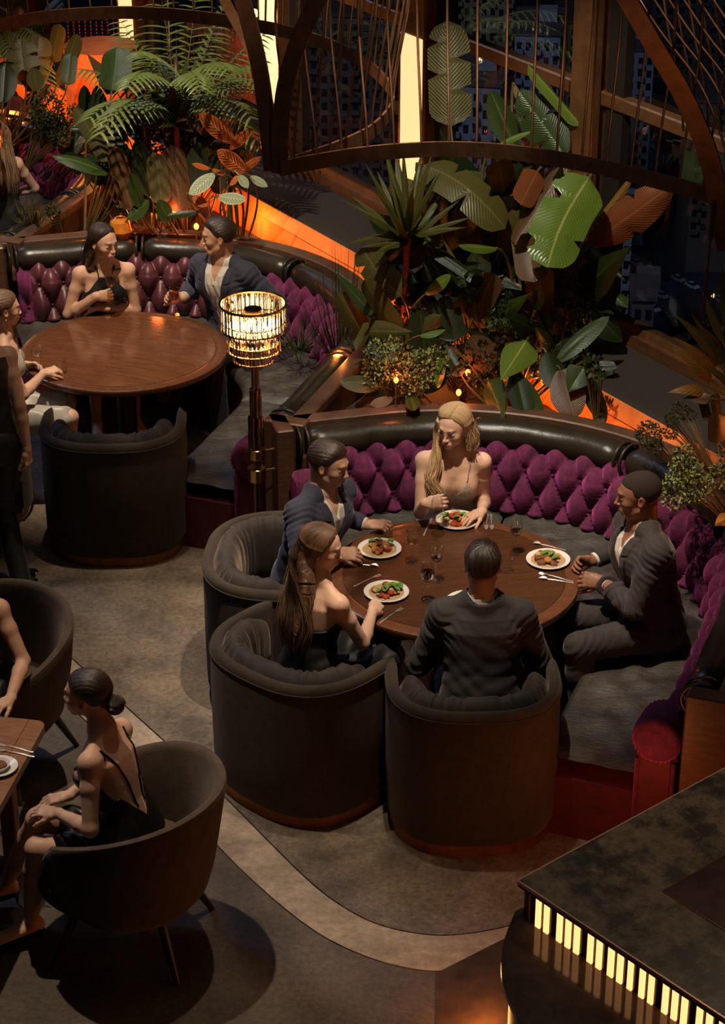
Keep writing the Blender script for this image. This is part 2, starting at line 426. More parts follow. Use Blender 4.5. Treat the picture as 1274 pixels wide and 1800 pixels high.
for k in range(len(MULL) - 1):
    s0, s1 = MULL[k], MULL[k + 1]; sm = (s0 + s1) / 2
    w = thing('window_%d' % (k + 1), None, None, tuple(wl(sm, 0, 1.12)), rz_w)
    tag(w, kind='structure')
    b = MB(); b.box((0, 0, 2.0), (s1 - s0 - 0.10, 0.010, 4.0)); build(b, 'pane', 'pane', w, smooth=False, local=True)
    b = MB(); b.box((0, 0.035, 1.35), (s1 - s0 - 0.06, 0.09, 0.09), bevel=0.01); build(b, 'rail', 'frame', w, smooth=False, local=True)
    b = MB(); b.box((s1 - sm, 0.07, 2.0), (0.28 if k != 1 else 0.20, 0.16, 4.0), bevel=0.01); build(b, 'mullion', 'frame', w, smooth=False, local=True)
    b = MB(); b.box((s1 - sm - 0.22, 0.03, 2.0), (0.16, 0.06, 4.0)); build(b, 'mullion', 'frame_dark', w, smooth=False, local=True)
    b = MB()
    for q in (0.145, -0.145): b.tube([(s1 - sm + q, 0.16, 0.0), (s1 - sm + q, 0.16, 4.0)], 0.006, 6)
    build(b, 'brass_edge', 'brass', w, local=True)
    if k in (2, 3, 4):
        b = MB(); b.box((s1 - sm + 0.0, 0.155, 0.66), (0.255, 0.012, 1.30)); tag(build(b, 'light_panel', 'lit_panel', w, smooth=False, local=True), 'cream backlit panel')

# orange-lit planter walls along the ledge and the planters between booths
b = MB()
b.grid([[wl(s, o, z) for (o, z) in ((ledge_in - 0.075, 0.55), (ledge_in - 0.045, 0.90), (ledge_in - 0.040, 0.905))] for s in [(-8.5 + i * 17.5 / 30) for i in range(31)]])
pl = tag(build(b, 'trim_3', 'orange_panel', smooth=False), kind='structure')
b = MB()
b.grid([[wl(s, o, z) for (o, z) in ((ledge_in - 0.048, 0.912), (ledge_in - 0.012, 1.0), (ledge_in + 0.0, 1.0))] for s in (-8.5, 9)])
tag(build(b, 'trim_4', 'orange_panel', smooth=False), kind='structure')
# soil of the planters
def soil(name_pts, z, label):
    b = MB(); n = 14
    b.prism(name_pts, z - 0.2, z)
    o = build(b, 'planter', 'soil', smooth=False); return tag(o, label, 'planter')
def ringpt(c, r, a): return (c[0] + r * cos(radians(a)), c[1] + r * sin(radians(a)))
pA = [ringpt(CA, 1.70, a) for a in range(122, 20, -8)] + [tuple(wl(-3.6, ledge_in - 0.08))[:2], tuple(wl(-0.2, ledge_in - 0.08))[:2]] + [ringpt(CB, 1.70, a) for a in range(12, -52, -8)]
soil(pA, 0.76, 'dark soil bed behind the front booth, full of tropical plants')
pB = [ringpt(CB, 1.70, a) for a in range(124, 24, -8)] + [tuple(wl(0.6, ledge_in - 0.08))[:2], tuple(wl(3.4, ledge_in - 0.08))[:2]] + [ringpt(CC, 1.70, a) for a in range(12, -52, -8)]
soil(pB, 0.76, 'dark soil bed behind the back booth, under the palm')
pC = [ringpt(CA, 1.70, a) for a in (18, 8, -2, -12, -20)] + [(2.6, 9.3), (3.2, 9.3), tuple(wl(-6.5, ledge_in - 0.08))[:2], tuple(wl(-4.3, ledge_in - 0.08))[:2]]
soil(pC, 0.76, 'dark soil bed at the right edge, behind the end of the front booth')
pD = [ringpt(CC, 1.70, a) for a in range(124, 24, -8)] + [tuple(wl(4.4, ledge_in - 0.08))[:2], tuple(wl(8.6, ledge_in - 0.08))[:2]]
soil(pD, 0.76, 'dark soil bed in the far left corner behind the farthest booth')
# side walls of booth planters on the aisle side, lit orange
def orange_side(c, a0, a1, label):
    b = MB(); P = []
    for i in range(13):
        a = a0 + (a1 - a0) * i / 12
        P.append([(*ringpt(c, 1.69, a), 0.5), (*ringpt(c, 1.75, a), 0.86), (*ringpt(c, 1.76, a), 0.93), (*ringpt(c, 1.78, a), 0.93)])
    b.grid(P); return tag(build(b, 'trim_5', 'orange_panel'), kind='structure')
# LED strips hidden in the planters and lamps that carry their light
for (s0, s1, pw, lab) in ((-8.2, -4.2, 26, 'orange light strip below the ledge right of the front booth'), (-4.0, -0.6, 30, 'orange light strip below the ledge behind the front booth'),
                     (-0.4, 4.0, 34, 'orange light strip below the ledge behind the back booth'), (4.2, 8.5, 30, 'orange light strip below the ledge in the far left corner')):
    l = area('ledge_light', tuple(wl((s0 + s1) / 2, ledge_in - 0.17, 0.80)), tuple(wl((s0 + s1) / 2, ledge_in, 0.95)), pw * 0.15, abs(s1 - s0), 0.03, ORANGE)
    l.rotation_euler = (Matrix((tuple(WD), tuple(-Vector((0, 0, 1)).cross(WD)), (0, 0, 1))).transposed()).to_euler()
    n = (WN * 0.9 + Vector((0, 0, 0.45))).normalized(); x = WD; y = (-n).cross(x)
    l.rotation_euler = Matrix((x, y, -n)).transposed().to_euler()
for p, e in (((1.05, 11.72, 0.95), 7), ((0.45, 12.1, 0.95), 9), ((-0.15, 12.2, 0.95), 7), ((-0.35, 11.6, 0.92), 4), ((1.75, 11.0, 0.95), 4), ((2.25, 10.2, 0.95), 8), ((2.2, 9.6, 0.95), 4), ((2.12, 10.2, 1.15), 6),
             ((-0.85, 14.75, 0.95), 10), ((-1.5, 14.95, 0.95), 11), ((-2.2, 14.7, 0.95), 8), ((-2.9, 17.4, 1.1), 14), ((-3.8, 17.8, 1.2), 14)):
    point('planter_lamp', p, e, ORANGE, 0.04)
# ================================================================== the round booths
def booth(c, a0, a1, label, breaks, burg=None, res=1.0, loweronly=False, scroll0=True, scroll1=False, seats=None):
    t = thing('round_booth', label, 'booth', (c[0], c[1], 0))
    A = lambda a: radians(a)
    AS0, AS1 = A(-20), A(105)                         # beyond these angles the bench runs straight
    def S(a):                                         # arc length along the back
        if a < AS0: return 1.36 * AS0 - 1.36 * tan(AS0 - a)
        if a > AS1: return 1.36 * AS1 + 1.36 * tan(a - AS1)
        return 1.36 * a
    def Sinv(L):
        if L < 1.36 * AS0: return AS0 - math.atan((1.36 * AS0 - L) / 1.36)
        if L > 1.36 * AS1: return AS1 + math.atan((L - 1.36 * AS1) / 1.36)
        return L / 1.36
    def XY(r, a):
        if a < AS0: q = AS0; s = 1.36 * tan(AS0 - a); return (r * cos(q) + s * sin(q), r * sin(q) - s * cos(q))
        if a > AS1: q = AS1; s = 1.36 * tan(a - AS1); return (r * cos(q) - s * sin(q), r * sin(q) + s * cos(q))
        return (r * cos(a), r * sin(a))
    def sweep(prof, s0, s1, step=3.0, closed=True):
        n = max(2, int(abs(s1 - s0) / step)); P = []
        for i in range(n + 1):
            a = A(s0 + (s1 - s0) * i / n); P.append([(*XY(r, a), z) for r, z in prof])
        b = MB(); b.grid(P, closev=closed)
        if closed:
            k = len(prof); b.f.append(tuple(range(k))); b.f.append(tuple(len(b.v) - k + i for i in range(k))[::-1])
        return b
    # kick base, seat cushions
    build(sweep([(0.80, 0.0), (0.78, 0.33), (1.40, 0.33), (1.40, 0.0)], a0 + 1, a1 - 1), 'base', 'velvet_red', t, local=True)
    build(sweep([(0.775, 0.045), (0.790, 0.045), (0.790, 0.0), (0.775, 0.0)], a0 + 1, a1 - 1), 'kick_trim', 'copper', t, local=True)
    sl = seats or [a0 + (a1 - a0) * i / 4 for i in range(5)]
    for i in range(len(sl) - 1):
        s0, s1 = sl[i] + 0.25, sl[i + 1] - 0.25
        n = int((s1 - s0) / 1.2 / res); P = []
        for j in range(n + 1):
            a = A(s0 + (s1 - s0) * j / n); e = min(j, n - j) / n
            edge = min(1.0, e * 14) ** 0.5
            row = []
            for k in range(25):
                q = k / 24
                if q < 0.2: r = 0.775 - 0.03 * sin(q / 0.2 * pi / 2) ; z = 0.335 + 0.075 * (q / 0.2)
                elif q < 0.36: w = (q - 0.2) / 0.16 * pi / 2; r = 0.805 - 0.06 * cos(w); z = 0.41 + 0.058 * sin(w)
                else: w = (q - 0.36) / 0.64; r = 0.805 + w * 0.57; z = 0.468 - 0.006 * sin(w * pi) - 0.004
                wr = 0.006 * sin(a * 31 + r * 9 + 2 * sin(r * 14 + a * 3)) + 0.004 * sin(a * 57 - r * 23) + 0.003 * sin(a * 12 + r * 44)
                hump = max(0, sin((r - 0.75) / 0.6 * pi)) if q > 0.3 else 0.3
                z2 = z + wr * hump * 1.2
                if q > 0.25: z2 = 0.40 + (z2 - 0.40) * (0.45 + 0.55 * edge)
                row.append((*XY(r, a), z2))
            P.append(row)
        b = MB(); b.grid(P)
        build(b, 'seat_cushion', 'seat_hide', t, local=True, angle=False)
    # tufted back
    parts = [(a0 + 2.5, a1 - 2.5, 'velvet')]
    if burg: parts = [(a0 + 2.5, burg[0], 'velvet'), (burg[0], burg[1], 'burgundy'), (burg[1], a1 - 2.5, 'velvet')]
    CW, CH = 0.168, 0.150
    for (s0, s1, mname) in parts:
        n = int((S(A(s1)) - S(A(s0))) / (0.0125 * res)); m = int(44 / res)
        P = []
        for i in range(n + 1):
            L = S(A(s0)) + (S(A(s1)) - S(A(s0))) * i / n; a = Sinv(L)
            endf = min(1.0, min(i, n - i) / 5.0) ** 0.5
            row = []
            for k in range(m + 1):
                s = k / m * 0.50                      # length up the profile
                if s < 0.30: r = 1.335 + s * 0.12; z = 0.44 + s; nr, nz = -1.0, 0.12
                else:
                    w = (s - 0.30) / 0.20 * (pi * 0.78); rr = 0.075
                    r = 1.371 + rr - rr * cos(w); z = 0.735 + rr * sin(w); nr, nz = -cos(w), sin(w)
                p = L / CW + (s + 0.02) / CH / 2 * 1.0; q = L / CW - (s + 0.02) / CH / 2 * 1.0
                hgt = (abs(sin(pi * p)) * abs(sin(pi * q))) ** 0.42
                pl2 = min(1.0, s / 0.03)
                d = 0.092 * hgt * pl2 - 0.022
                d += 0.0016 * sin(L * 62 + 2 * sin(s * 30)) * (1 - hgt)
                d *= endf
                row.append((*XY(r + nr * d, a), z + nz * d))
            P.append(row)
        b = MB(); b.grid(P)
        tb = build(b, 'tufted_back', mname, t, local=True, angle=False)
        # buttons at the crossings
        k0 = int(math.floor(S(A(s0)) / CW * 2)); k1 = int(math.ceil(S(A(s1)) / CW * 2))
        proto = None
        for kk in range(k0, k1 + 1):
            for jj in range(0, 4):
                if (kk + jj) % 2: continue
                L = kk * CW / 2; s = jj * CH - 0.02
                if s < 0.04 or s > 0.42: continue
                a = Sinv(L)
                if not (A(s0) + 0.02 < a < A(s1) - 0.02): continue
                if s < 0.30: r = 1.335 + s * 0.12; z = 0.44 + s; nr, nz = -1.0, 0.12
                else:
                    w = (s - 0.30) / 0.20 * (pi * 0.78); rr = 0.075
                    r = 1.371 + rr - rr * cos(w); z = 0.735 + rr * sin(w); nr, nz = -cos(w), sin(w)
                if proto is None:
                    bb = MB(); bb.blob((0, 0, 0), (0.011, 0.011, 0.011), nu=8, nv=4); proto = build(bb, 'button', mname, tb, local=True, angle=False); o = proto
                else:
                    o = proto.copy(); C.objects.link(o)
                o.location = (*XY(r, a), z)
    # wood rail under the roll, outer shell, ledge
    build(sweep([(1.435, 0.74), (1.435, 0.805), (1.62, 0.805), (1.62, 0.74)], a0 + 1.5, a1 - 1.5), 'lower_rail', 'wood_trim', t, local=True)
    build(sweep([(1.60, 0.0), (1.60, 0.93), (1.655, 0.93), (1.655, 0.0)], a0, a1), 'outer_shell', 'wood_dark', t, local=True)
    build(sweep([(1.565, 0.925), (1.565, 0.965), (1.575, 0.972), (1.662, 0.972), (1.670, 0.965), (1.670, 0.925)], a0, a1), 'top_ledge', 'wood_trim', t, local=True)
    # leather roll in segments with pairs of stitched bands
    br = [a0 + 2.0] + breaks + [a1 - 2.0]
    for i in range(len(br) - 1):
        s0, s1 = br[i] + 0.9, br[i + 1] - 0.9
        n = int((s1 - s0) / 1.5) + 2; P = []
        for j in range(n + 1):
            a = A(s0 + (s1 - s0) * j / n); e = min(1.0, min(j, n - j) / 2.0 + 0.30) ** 0.5
            row = []
            for k in range(18):
                w = 2 * pi * k / 18
                rr = 0.084 * e * (1 + 0.02 * sin(a * 23 + w * 2))
                row.append((*XY(1.492 + rr * 1.12 * cos(w), a), 0.880 + rr * 0.98 * sin(w)))
            P.append(row)
        b = MB(); b.grid(P, closev=True); b.f.append(tuple(range(18))); b.f.append(tuple(len(b.v) - 18 + k for k in range(18))[::-1])
        build(b, 'headrest_roll', 'leather', t, local=True)
    for x in br:
        for q in (-0.85, 0.85):
            a = A(x + q); b = MB(); P = []
            for k in range(18):
                w = 2 * pi * k / 18
                cc = Vector((*XY(1.492 + 0.097 * cos(w), a), 0.880 + 0.088 * sin(w)))
                P.append(cc)
            b.tube(P, 0.0105, 6, closed=True)
            build(b, 'roll_band', 'leather', t, local=True, angle=False)
    # end panels and scrolled arms
    for (a, sg, on) in ((a0, -1, scroll0), (a1, 1, scroll1)):
        aa = A(a); ar = AS0 if aa < AS0 else (AS1 if aa > AS1 else aa); tx, ty = -sin(ar) * sg, cos(ar) * sg
        def EP(r): return XY(r, aa)
        for (r0, r1, z1, th) in ((1.44, 1.69, 0.985, 0.10),):
            M = Matrix((( cos(ar), tx, 0, EP((r0 + r1) / 2)[0] + tx * th / 2), (sin(ar), ty, 0, EP((r0 + r1) / 2)[1] + ty * th / 2), (0, 0, 1, z1 / 2), (0, 0, 0, 1)))
            b = MB(); b.box((0, 0, 0), (r1 - r0, th, z1), bevel=0.008, M=M); build(b, 'end_panel', 'wood_trim', t, smooth=False, local=True)
        if not on: continue
        # scroll of the chesterfield arm
        b = MB(); cx_, cz_ = 1.31, 0.665; R0 = 0.095; n = 30
        rows = []
        for (off, rad) in ((0.03, 0.0), (0.034, 0.050), (0.028, 0.056), (0.040, 0.085), (0.022, 0.112), (-0.03, 0.118), (-0.18, 0.105)):
            row = []
            for k in range(n * 2):
                w = 2 * pi * k / (n * 2); pr = rad * (1 + (0.045 if k % 2 else -0.03) * (1 if 0.06 <= rad else 0))
                rp = cx_ + pr * cos(w); z = cz_ + pr * sin(w)
                row.append((EP(rp)[0] + tx * off, EP(rp)[1] + ty * off, z))
            rows.append(row)
        b.grid(rows, closev=True); build(b, 'arm_scroll', 'velvet', t, local=True, angle=False)
        b = MB()
        M = Matrix(((cos(ar), tx, 0, EP(1.31)[0] + tx * -0.05), (sin(ar), ty, 0, EP(1.31)[1] + ty * -0.05), (0, 0, 1, 0.30), (0, 0, 0, 1)))
        b.box((0, 0, 0), (0.20, 0.14, 0.60), bevel=0.03, M=M)
        build(b, 'arm_front', 'velvet_red', t, local=True)
        for q in (1.225, 1.395):
            b = MB(); b.tube([(EP(q)[0] + tx * 0.02, EP(q)[1] + ty * 0.02, 0.02), (EP(q)[0] + tx * 0.02, EP(q)[1] + ty * 0.02, 0.56)], 0.010, 8)
            build(b, 'arm_piping', 'velvet', t, local=True)
    return t
booth(CA, -57, 125, 'front round booth with purple tufted back, dark hide seat and leather roll', [-20, 10, 48, 86], scroll0=True, scroll1=True, seats=[-56, -15, 28, 75, 124])
booth(CB, -58, 128, 'middle round booth with burgundy centre in its purple tufted back, behind the crystal lamp', [-20, 45, 91], burg=(58, 122), scroll0=True, seats=[-57, -8, 40, 85, 127])
booth(CC, -58, 128, 'farthest round booth at the upper left edge, partly behind the palm', [-20, 20, 60, 95], res=1.5, scroll0=False, seats=[-57, 0, 60, 127])
# ================================================================== round tables
def round_table(c, r, label, rot=0.0, top='wood_table'):
    t = thing('round_table', label, 'table', (c[0], c[1], 0), rot)
    b = MB(); b.lathe([(0, 0.7502), (r * 0.885, 0.7502)], n=96); build(b, 'tabletop', top, t, local=True, smooth=False)
    b = MB(); b.lathe([(r * 0.888, 0.7495), (r * 0.890, 0.7502), (r - 0.012, 0.7502), (r - 0.002, 0.745), (r, 0.735), (r - 0.004, 0.712), (r - 0.03, 0.700), (r * 0.6, 0.698), (0, 0.698)], n=96)
    build(b, 'table_rim', 'wood_rim', t, local=True)
    b = MB(); b.lathe([(0.16, 0.698), (0.10, 0.66), (0.065, 0.62), (0.06, 0.10), (0.09, 0.06)], n=28); build(b, 'pedestal', 'wood_dark', t, local=True)
    b = MB(); b.lathe([(0, 0.065), (0.09, 0.062), (0.28, 0.035), (0.31, 0.02), (0.31, 0.0), (0, 0)], n=48); build(b, 'base', 'copper', t, local=True)
    return t
round_table(CA, 0.645, 'round dark wood dining table set with plates, in the front booth', radians(12))
round_table((-1.52, 12.74), 0.66, 'round polished wood table holding only wine glasses, in the middle booth', radians(-20), 'wood_gloss')

# ================================================================== barrel chairs
def barrel_shape(hw, hgt, arm=0.10, n=60):
    """plan of a barrel: closed superellipse, local +y is the front (towards the table)"""
    pts = []
    for i in range(n):
        w = 2 * pi * i / n
        cx_, sy = cos(w), sin(w)
        e = 2.0 / 2.5
        x = hw * math.copysign(abs(cx_) ** e, cx_); y = hw * math.copysign(abs(sy) ** e, sy) * (0.94 if sy < 0 else 0.86)
        pts.append((x, y))
    return pts
def make_barrel(hw, label, loc, rz):
    t = thing('barrel_chair', label, 'chair', (*loc, 0), rz, None)
    hgt = 0.80
    # plan path of the wraparound back: from right arm round the back to the left arm
    N_ = 64; path = []
    for i in range(N_ + 1):
        w = radians(18) - (radians(216)) * i / N_           # angle, 18 .. -198 deg; back is -90
        e = 2.0 / 2.6
        x = hw * math.copysign(abs(cos(w)) ** e, cos(w)); y = hw * math.copysign(abs(sin(w)) ** e, sin(w)) * 0.96
        path.append((x, y))
    def off(i, d):
        a = path[max(i - 1, 0)]; c_ = path[min(i + 1, N_)]
        tx, ty = c_[0] - a[0], c_[1] - a[1]; L = math.hypot(tx, ty); nx, ny = ty / L, -tx / L     # inward normal
        p = path[i]; s = 1.0
        if p[0] * nx + p[1] * ny > 0: s = -1.0
        return (p[0] + nx * s * d, p[1] + ny * s * d)
    TH = 0.056
    rows = []
    for i in range(N_ + 1):
        e = min(i, N_ - i); q = min(1.0, e / 2.5); hh = hgt - 0.012 * (1 - q)
        row = []
        for (d, z) in ((0.022, 0.060), (0.004, 0.10), (0.0, 0.35), (0.0, hh - 0.035), (0.006, hh - 0.012), (0.022, hh), (TH - 0.022, hh), (TH - 0.006, hh - 0.012), (TH, hh - 0.035), (TH, 0.40), (TH, 0.35)):
            o_ = off(i, d if q >= 1 else (TH / 2 + (d - TH / 2) * (0.35 + 0.65 * q)))
            row.append((o_[0], o_[1], z))
        rows.append(row)
    b = MB(); b.grid(rows); k = 11; b.f.append(tuple(range(k))); b.f.append(tuple(len(b.v) - k + j for j in range(k))[::-1])
    ws = build(b, 'wraparound_shell', 'chair_fabric', t, local=True, angle=50)
    # piping line
    b = MB(); b.tube([(*off(i, -0.002), hgt - 0.045) for i in range(N_ + 1)], 0.004, 6); build(b, 'piping', 'chair_fabric', ws, local=True)
    # front of the barrel under the seat
    f0, f1 = path[0], path[-1]
    fr = [(f0[0] - 0.01, f0[1]), (hw * 0.70, hw * 0.62), (hw * 0.35, hw * 0.80), (0, hw * 0.84), (-hw * 0.35, hw * 0.80), (-hw * 0.70, hw * 0.62), (f1[0] + 0.01, f1[1])]
    frs = [(p.x, p.y) for p in spline([(x, y, 0) for x, y in fr], 5)]
    b = MB(); b.grid([[(x, y, 0.06), (x, y, 0.33)] for x, y in frs]); build(b, 'front_panel', 'chair_fabric', t, local=True)
    # seat cushion
    rows = []
    base = [off(i, TH + 0.012) for i in range(0, N_ + 1, 2)] + [(x * 0.97, y * 1.0) for x, y in frs[::-1][3:-3]]
    for (s, z) in ((0.96, 0.325), (1.0, 0.345), (1.0, 0.42), (0.965, 0.45), (0.85, 0.465), (0.4, 0.475), (0.0, 0.477)):
        rows.append([(x * s, y * s, z) for x, y in base])
    b = MB(); b.grid(rows, closev=True); build(b, 'seat_cushion', 'chair_cushion', t, local=True)
    # puffy inner cushion along the back, gathered with folds
    rows = []; M_ = 150
    for i in range(M_ + 1):
        u = 4 + (N_ - 8) * i / M_; i0 = int(u); f = u - i0; i1 = min(i0 + 1, N_)
        endq = min(1.0, min(i, M_ - i) / 10.0) ** 0.5
        row = []
        for k in range(20):
            w = 2 * pi * k / 20
            ph = 0.0045 * sin(i * 0.62 + 2.2 * sin(i * 0.13) + 0.8 * sin(w)) + 0.0030 * sin(i * 1.05 + 2 * w + 2 * sin(i * .31))
            rad = (0.074 + ph * 0.6) * (0.30 + 0.70 * endq)
            d = TH + 0.060 - rad * cos(w)
            zc = 0.635; z = zc + (0.185 * (abs(sin(w)) ** 0.8) * (1 if sin(w) > 0 else -1)) * (0.5 + 0.5 * endq) + ph * 0.9 * max(0, sin(w))
            pa, pb = off(i0, d), off(i1, d)
            row.append((pa[0] * (1 - f) + pb[0] * f, pa[1] * (1 - f) + pb[1] * f, z))
        rows.append(row)
    b = MB(); b.grid(rows, closev=True); b.f.append(tuple(range(20))); b.f.append(tuple(len(b.v) - 20 + k for k in range(20))[::-1])
    build(b, 'back_cushion', 'chair_cushion', t, local=True, angle=False)
    # plinth with copper band
    base = [(x * 0.945, y * 0.945) for x, y in path] + [(x * 0.93, y * 0.93) for x, y in frs[::-1]]
    b = MB(); b.grid([[(x, y, z) for x, y in base] for z in (0.0, 0.062)], closev=True); build(b, 'plinth', 'copper', t, local=True)
    return t
def aim(x, y, tx, ty): return atan2(ty - y, tx - x) - pi / 2
make_barrel(0.41, 'charcoal barrel chair in which the man seen from behind sits', (0.52, 8.72), radians(2))
make_barrel(0.44, 'charcoal barrel chair under the long haired woman in the strapless top', (-0.27, 9.02), radians(-42))
make_barrel(0.47, 'charcoal barrel chair behind the man in navy at the front table', (-0.375, 9.93), radians(-92))
make_barrel(0.425, 'empty charcoal barrel chair before the middle table', (-1.47, 11.60), radians(0))
make_barrel(0.42, 'charcoal barrel chair at the left edge under the woman in silver', (-2.42, 12.05), radians(-58))

# ================================================================== tub chairs with splayed legs
def make_tub(label, loc, rz, K=1.0):
    t = thing('tub_chair', label, 'chair', (*loc, 0), rz)
    # local +x is the front
    rows = []; n = 56
    for i in range(n + 1):
        ph = radians(-138) + radians(276) * i / n                   # 0 = back (-x)
        q = abs(ph) / radians(138)
        top = (0.815 - 0.215 * (q ** 2.2)) * (1 + (K - 1) * .5)
        top -= 0.05 * max(0, (q - 0.93) / 0.07)
        ro = (0.345 + 0.01 * cos(ph)) * K; out = []
        sh = lambda r, z: (-cos(ph) * r * (1.0 if abs(ph) < pi / 2 else 1.05), sin(ph) * r * 1.04, z)
        for (s, z) in ((0.50, 0.235), (0.74, 0.265), (0.86, 0.33), (0.94, 0.45), (1.0, 0.60)):
            if z < top - 0.03: out.append(sh(ro * s, z))
            else: out.append(sh(ro * 0.97, top - 0.03))
        k = 1.0 + 0.10 * (1 - q)
        out += [sh(ro * k, top - 0.025), sh(ro * k - 0.006, top - 0.006), sh(ro * k - 0.022, top), sh(ro * k - 0.038, top - 0.008), sh(ro * k - 0.05, top - 0.03)]
        for (s, z) in ((0.93, 0.60), (0.86, 0.47), (0.84, 0.40)):
            out.append(sh(ro * s - 0.045, min(z, top - 0.04)))
        rows.append(out)
    b = MB(); b.grid(rows); k = len(rows[0]); b.f.append(tuple(range(k))); b.f.append(tuple(len(b.v) - k + j for j in range(k))[::-1])
    build(b, 'shell', 'tub_fabric', t, local=True, angle=50)
    # seat: rounded pan with its front proud
    rows = []
    for (s, z) in ((0.0, 0.235), (0.55, 0.238), (0.80, 0.26), (0.95, 0.31), (1.0, 0.37), (0.99, 0.42), (0.93, 0.452), (0.8, 0.462), (0.4, 0.466), (0, 0.466)):
        row = []
        for j in range(40):
            w = 2 * pi * j / 40; x = cos(w) * 0.305 * s * K; y = sin(w) * 0.30 * s * K
            if x > 0: x *= 1.28
            row.append((x, y, z))
        rows.append(row)
    b = MB(); b.grid(rows, closev=True); build(b, 'seat_cushion', 'tub_fabric', t, local=True)
    for (sx, sy) in ((1, 1), (1, -1), (-1, 1), (-1, -1)):
        b = MB(); b.tube([(0.19 * sx, 0.18 * sy, 0.26), (0.285 * sx, 0.275 * sy, 0.0)], [0.024, 0.013], 12)
        build(b, 'leg', 'wood_dark', t, local=True)
    return t
make_tub('brown upholstered tub chair with splayed dark legs, under the woman with the bun', (-1.02, 7.74), radians(168), 1.13)
make_tub('dark tub chair at the left edge, seen from its side past the wooden table', (-1.82, 9.14), radians(-112), 1.08)

# ================================================================== rectangular table, lower left
t = thing('dining_table', 'rectangular warm wood dining table cut by the left edge', 'table', (-1.44, 8.36, 0), radians(-9.5))
def rrect(x0, y0, x1, y1, r, n=6):
    out = []
    for (cx_, cy_, a) in ((x1 - r, y1 - r, 0), (x0 + r, y1 - r, 90), (x0 + r, y0 + r, 180), (x1 - r, y0 + r, 270)):
        for i in range(n + 1):
            w = radians(a + 90 * i / n); out.append((cx_ + r * cos(w), cy_ + r * sin(w)))
    return out
b = MB(); b.prism(rrect(-1.5, -1.05, -0.085, -0.0, 0.002), 0.7101, 0.7502); build(b, 'tabletop', 'wood_front', t, local=True, smooth=False)
b = MB(); b.prism([(-0.083, -1.05), (-0.02, -1.05), (0, -1.03), (0, -0.06)] + [(-0.05 + 0.05 * cos(radians(a)), -0.05 + 0.05 * sin(radians(a))) for a in range(0, 91, 15)] + [(-0.083, 0)], 0.7095, 0.7495)
build(b, 'breadboard_end', 'wood_front', t, local=True, smooth=False)
for x, y in ((-0.16, -0.16), (-0.16, -0.92)):
    b = MB(); b.box((x, y, 0.355), (0.07, 0.07, 0.71), bevel=0.006); build(b, 'leg', 'wood_front', t, local=True, smooth=False)

# ================================================================== crystal floor lamp
LX, LY = -0.600, 11.05
t = thing('floor_lamp', 'brass floor lamp with a lit three tier crystal shade', 'lamp', (LX, LY, 0))
b = MB(); b.lathe([(0, 0.03), (0.11, 0.028), (0.13, 0.015), (0.13, 0), (0, 0)], n=32); build(b, 'base', 'smoked_brass', t, local=True)
b = MB()
for k in range(3): b.tube([(0.012 * cos(k * 2.1), 0.012 * sin(k * 2.1), 0.02), (0.012 * cos(k * 2.1), 0.012 * sin(k * 2.1), 1.50)], 0.0125, 10)
build(b, 'pole', 'smoked_brass', t, local=True)
for (z0, z1, n, rr, rt) in ((1.055, 1.22, 5, 0.024, 0.012), (0.86, 1.055, 6, 0.031, 0.013)):
    for k in range(n):
        w = 2 * pi * k / n; b = MB(); b.tube([(rr * cos(w), rr * sin(w), z0), (rr * cos(w), rr * sin(w), z1 - 0.006), (rr * cos(w), rr * sin(w), z1)], [rt, rt, rt * 0.7], 10)
        build(b, 'pole_tube', 'smoked_brass', t, local=True)
for (z0, z1, rr) in ((0.795, 0.858, 0.050), (0.655, 0.735, 0.052)):
    b = MB(); b.lathe([(0, z1), (rr - 0.003, z1), (rr, z1 - 0.003), (rr, z0 + 0.003), (rr - 0.003, z0), (0, z0)], n=32); build(b, 'collar', 'brass', t, local=True)
    b = MB(); b.tube([(0.04, 0.005, z1 - 0.02), (0.125, 0.02, z1 - 0.012)], 0.005, 8); build(b, 'wall_bracket', 'brass', t, local=True)
sh0 = build(MB().lathe([(0.188, 1.722), (0.188, 1.732), (0.176, 1.732), (0.176, 1.722)], n=64), 'shade_ring', 'brass', t, local=True)
for (z, rr) in ((1.585, 0.188), (1.50, 0.148), (1.455, 0.150), (1.395, 0.118), (1.60, 0.128)):
    b = MB(); b.lathe([(rr, z), (rr, z + 0.007), (rr - 0.007, z + 0.007), (rr - 0.007, z), (rr, z)], n=64); build(b, 'shade_ring', 'brass', t, local=True)
crystal = mat('crystal', (1.0, 0.86, 0.62), rough=0.04, trans=1.0, ior=1.5, spec=0.6)
smoky = mat('smoky_crystal', (0.80, 0.55, 0.42), rough=0.04, trans=1.0, ior=1.5)
def crystals(n, rr, z0, z1, m, w):
    proto = None
    for k in range(n):
        a = 2 * pi * k / n
        if proto is None:
            b = MB(); h = z1 - z0
            P = [[(-w / 2, 0, z), (-w / 4, -0.006, z), (w / 4, -0.006, z), (w / 2, 0, z), (w / 4, 0.006, z), (-w / 4, 0.006, z)] for z in (0, h)]
            b.grid(P, closev=True); b.f.append((5, 4, 3, 2, 1, 0)); b.f.append((6, 7, 8, 9, 10, 11))
            o = proto = build(b, 'crystal', m, t, smooth=False, local=True)
        else:
            o = proto.copy(); C.objects.link(o)
        o.location = (rr * cos(a), rr * sin(a), z0); o.rotation_euler = (0, 0, a + pi / 2)
crystals(46, 0.181, 1.590, 1.724, crystal, 0.021)
crystals(40, 0.142, 1.455, 1.590, crystal, 0.019)
crystals(32, 0.112, 1.395, 1.505, smoky, 0.018)
crystals(32, 0.121, 1.500, 1.605, crystal, 0.019)
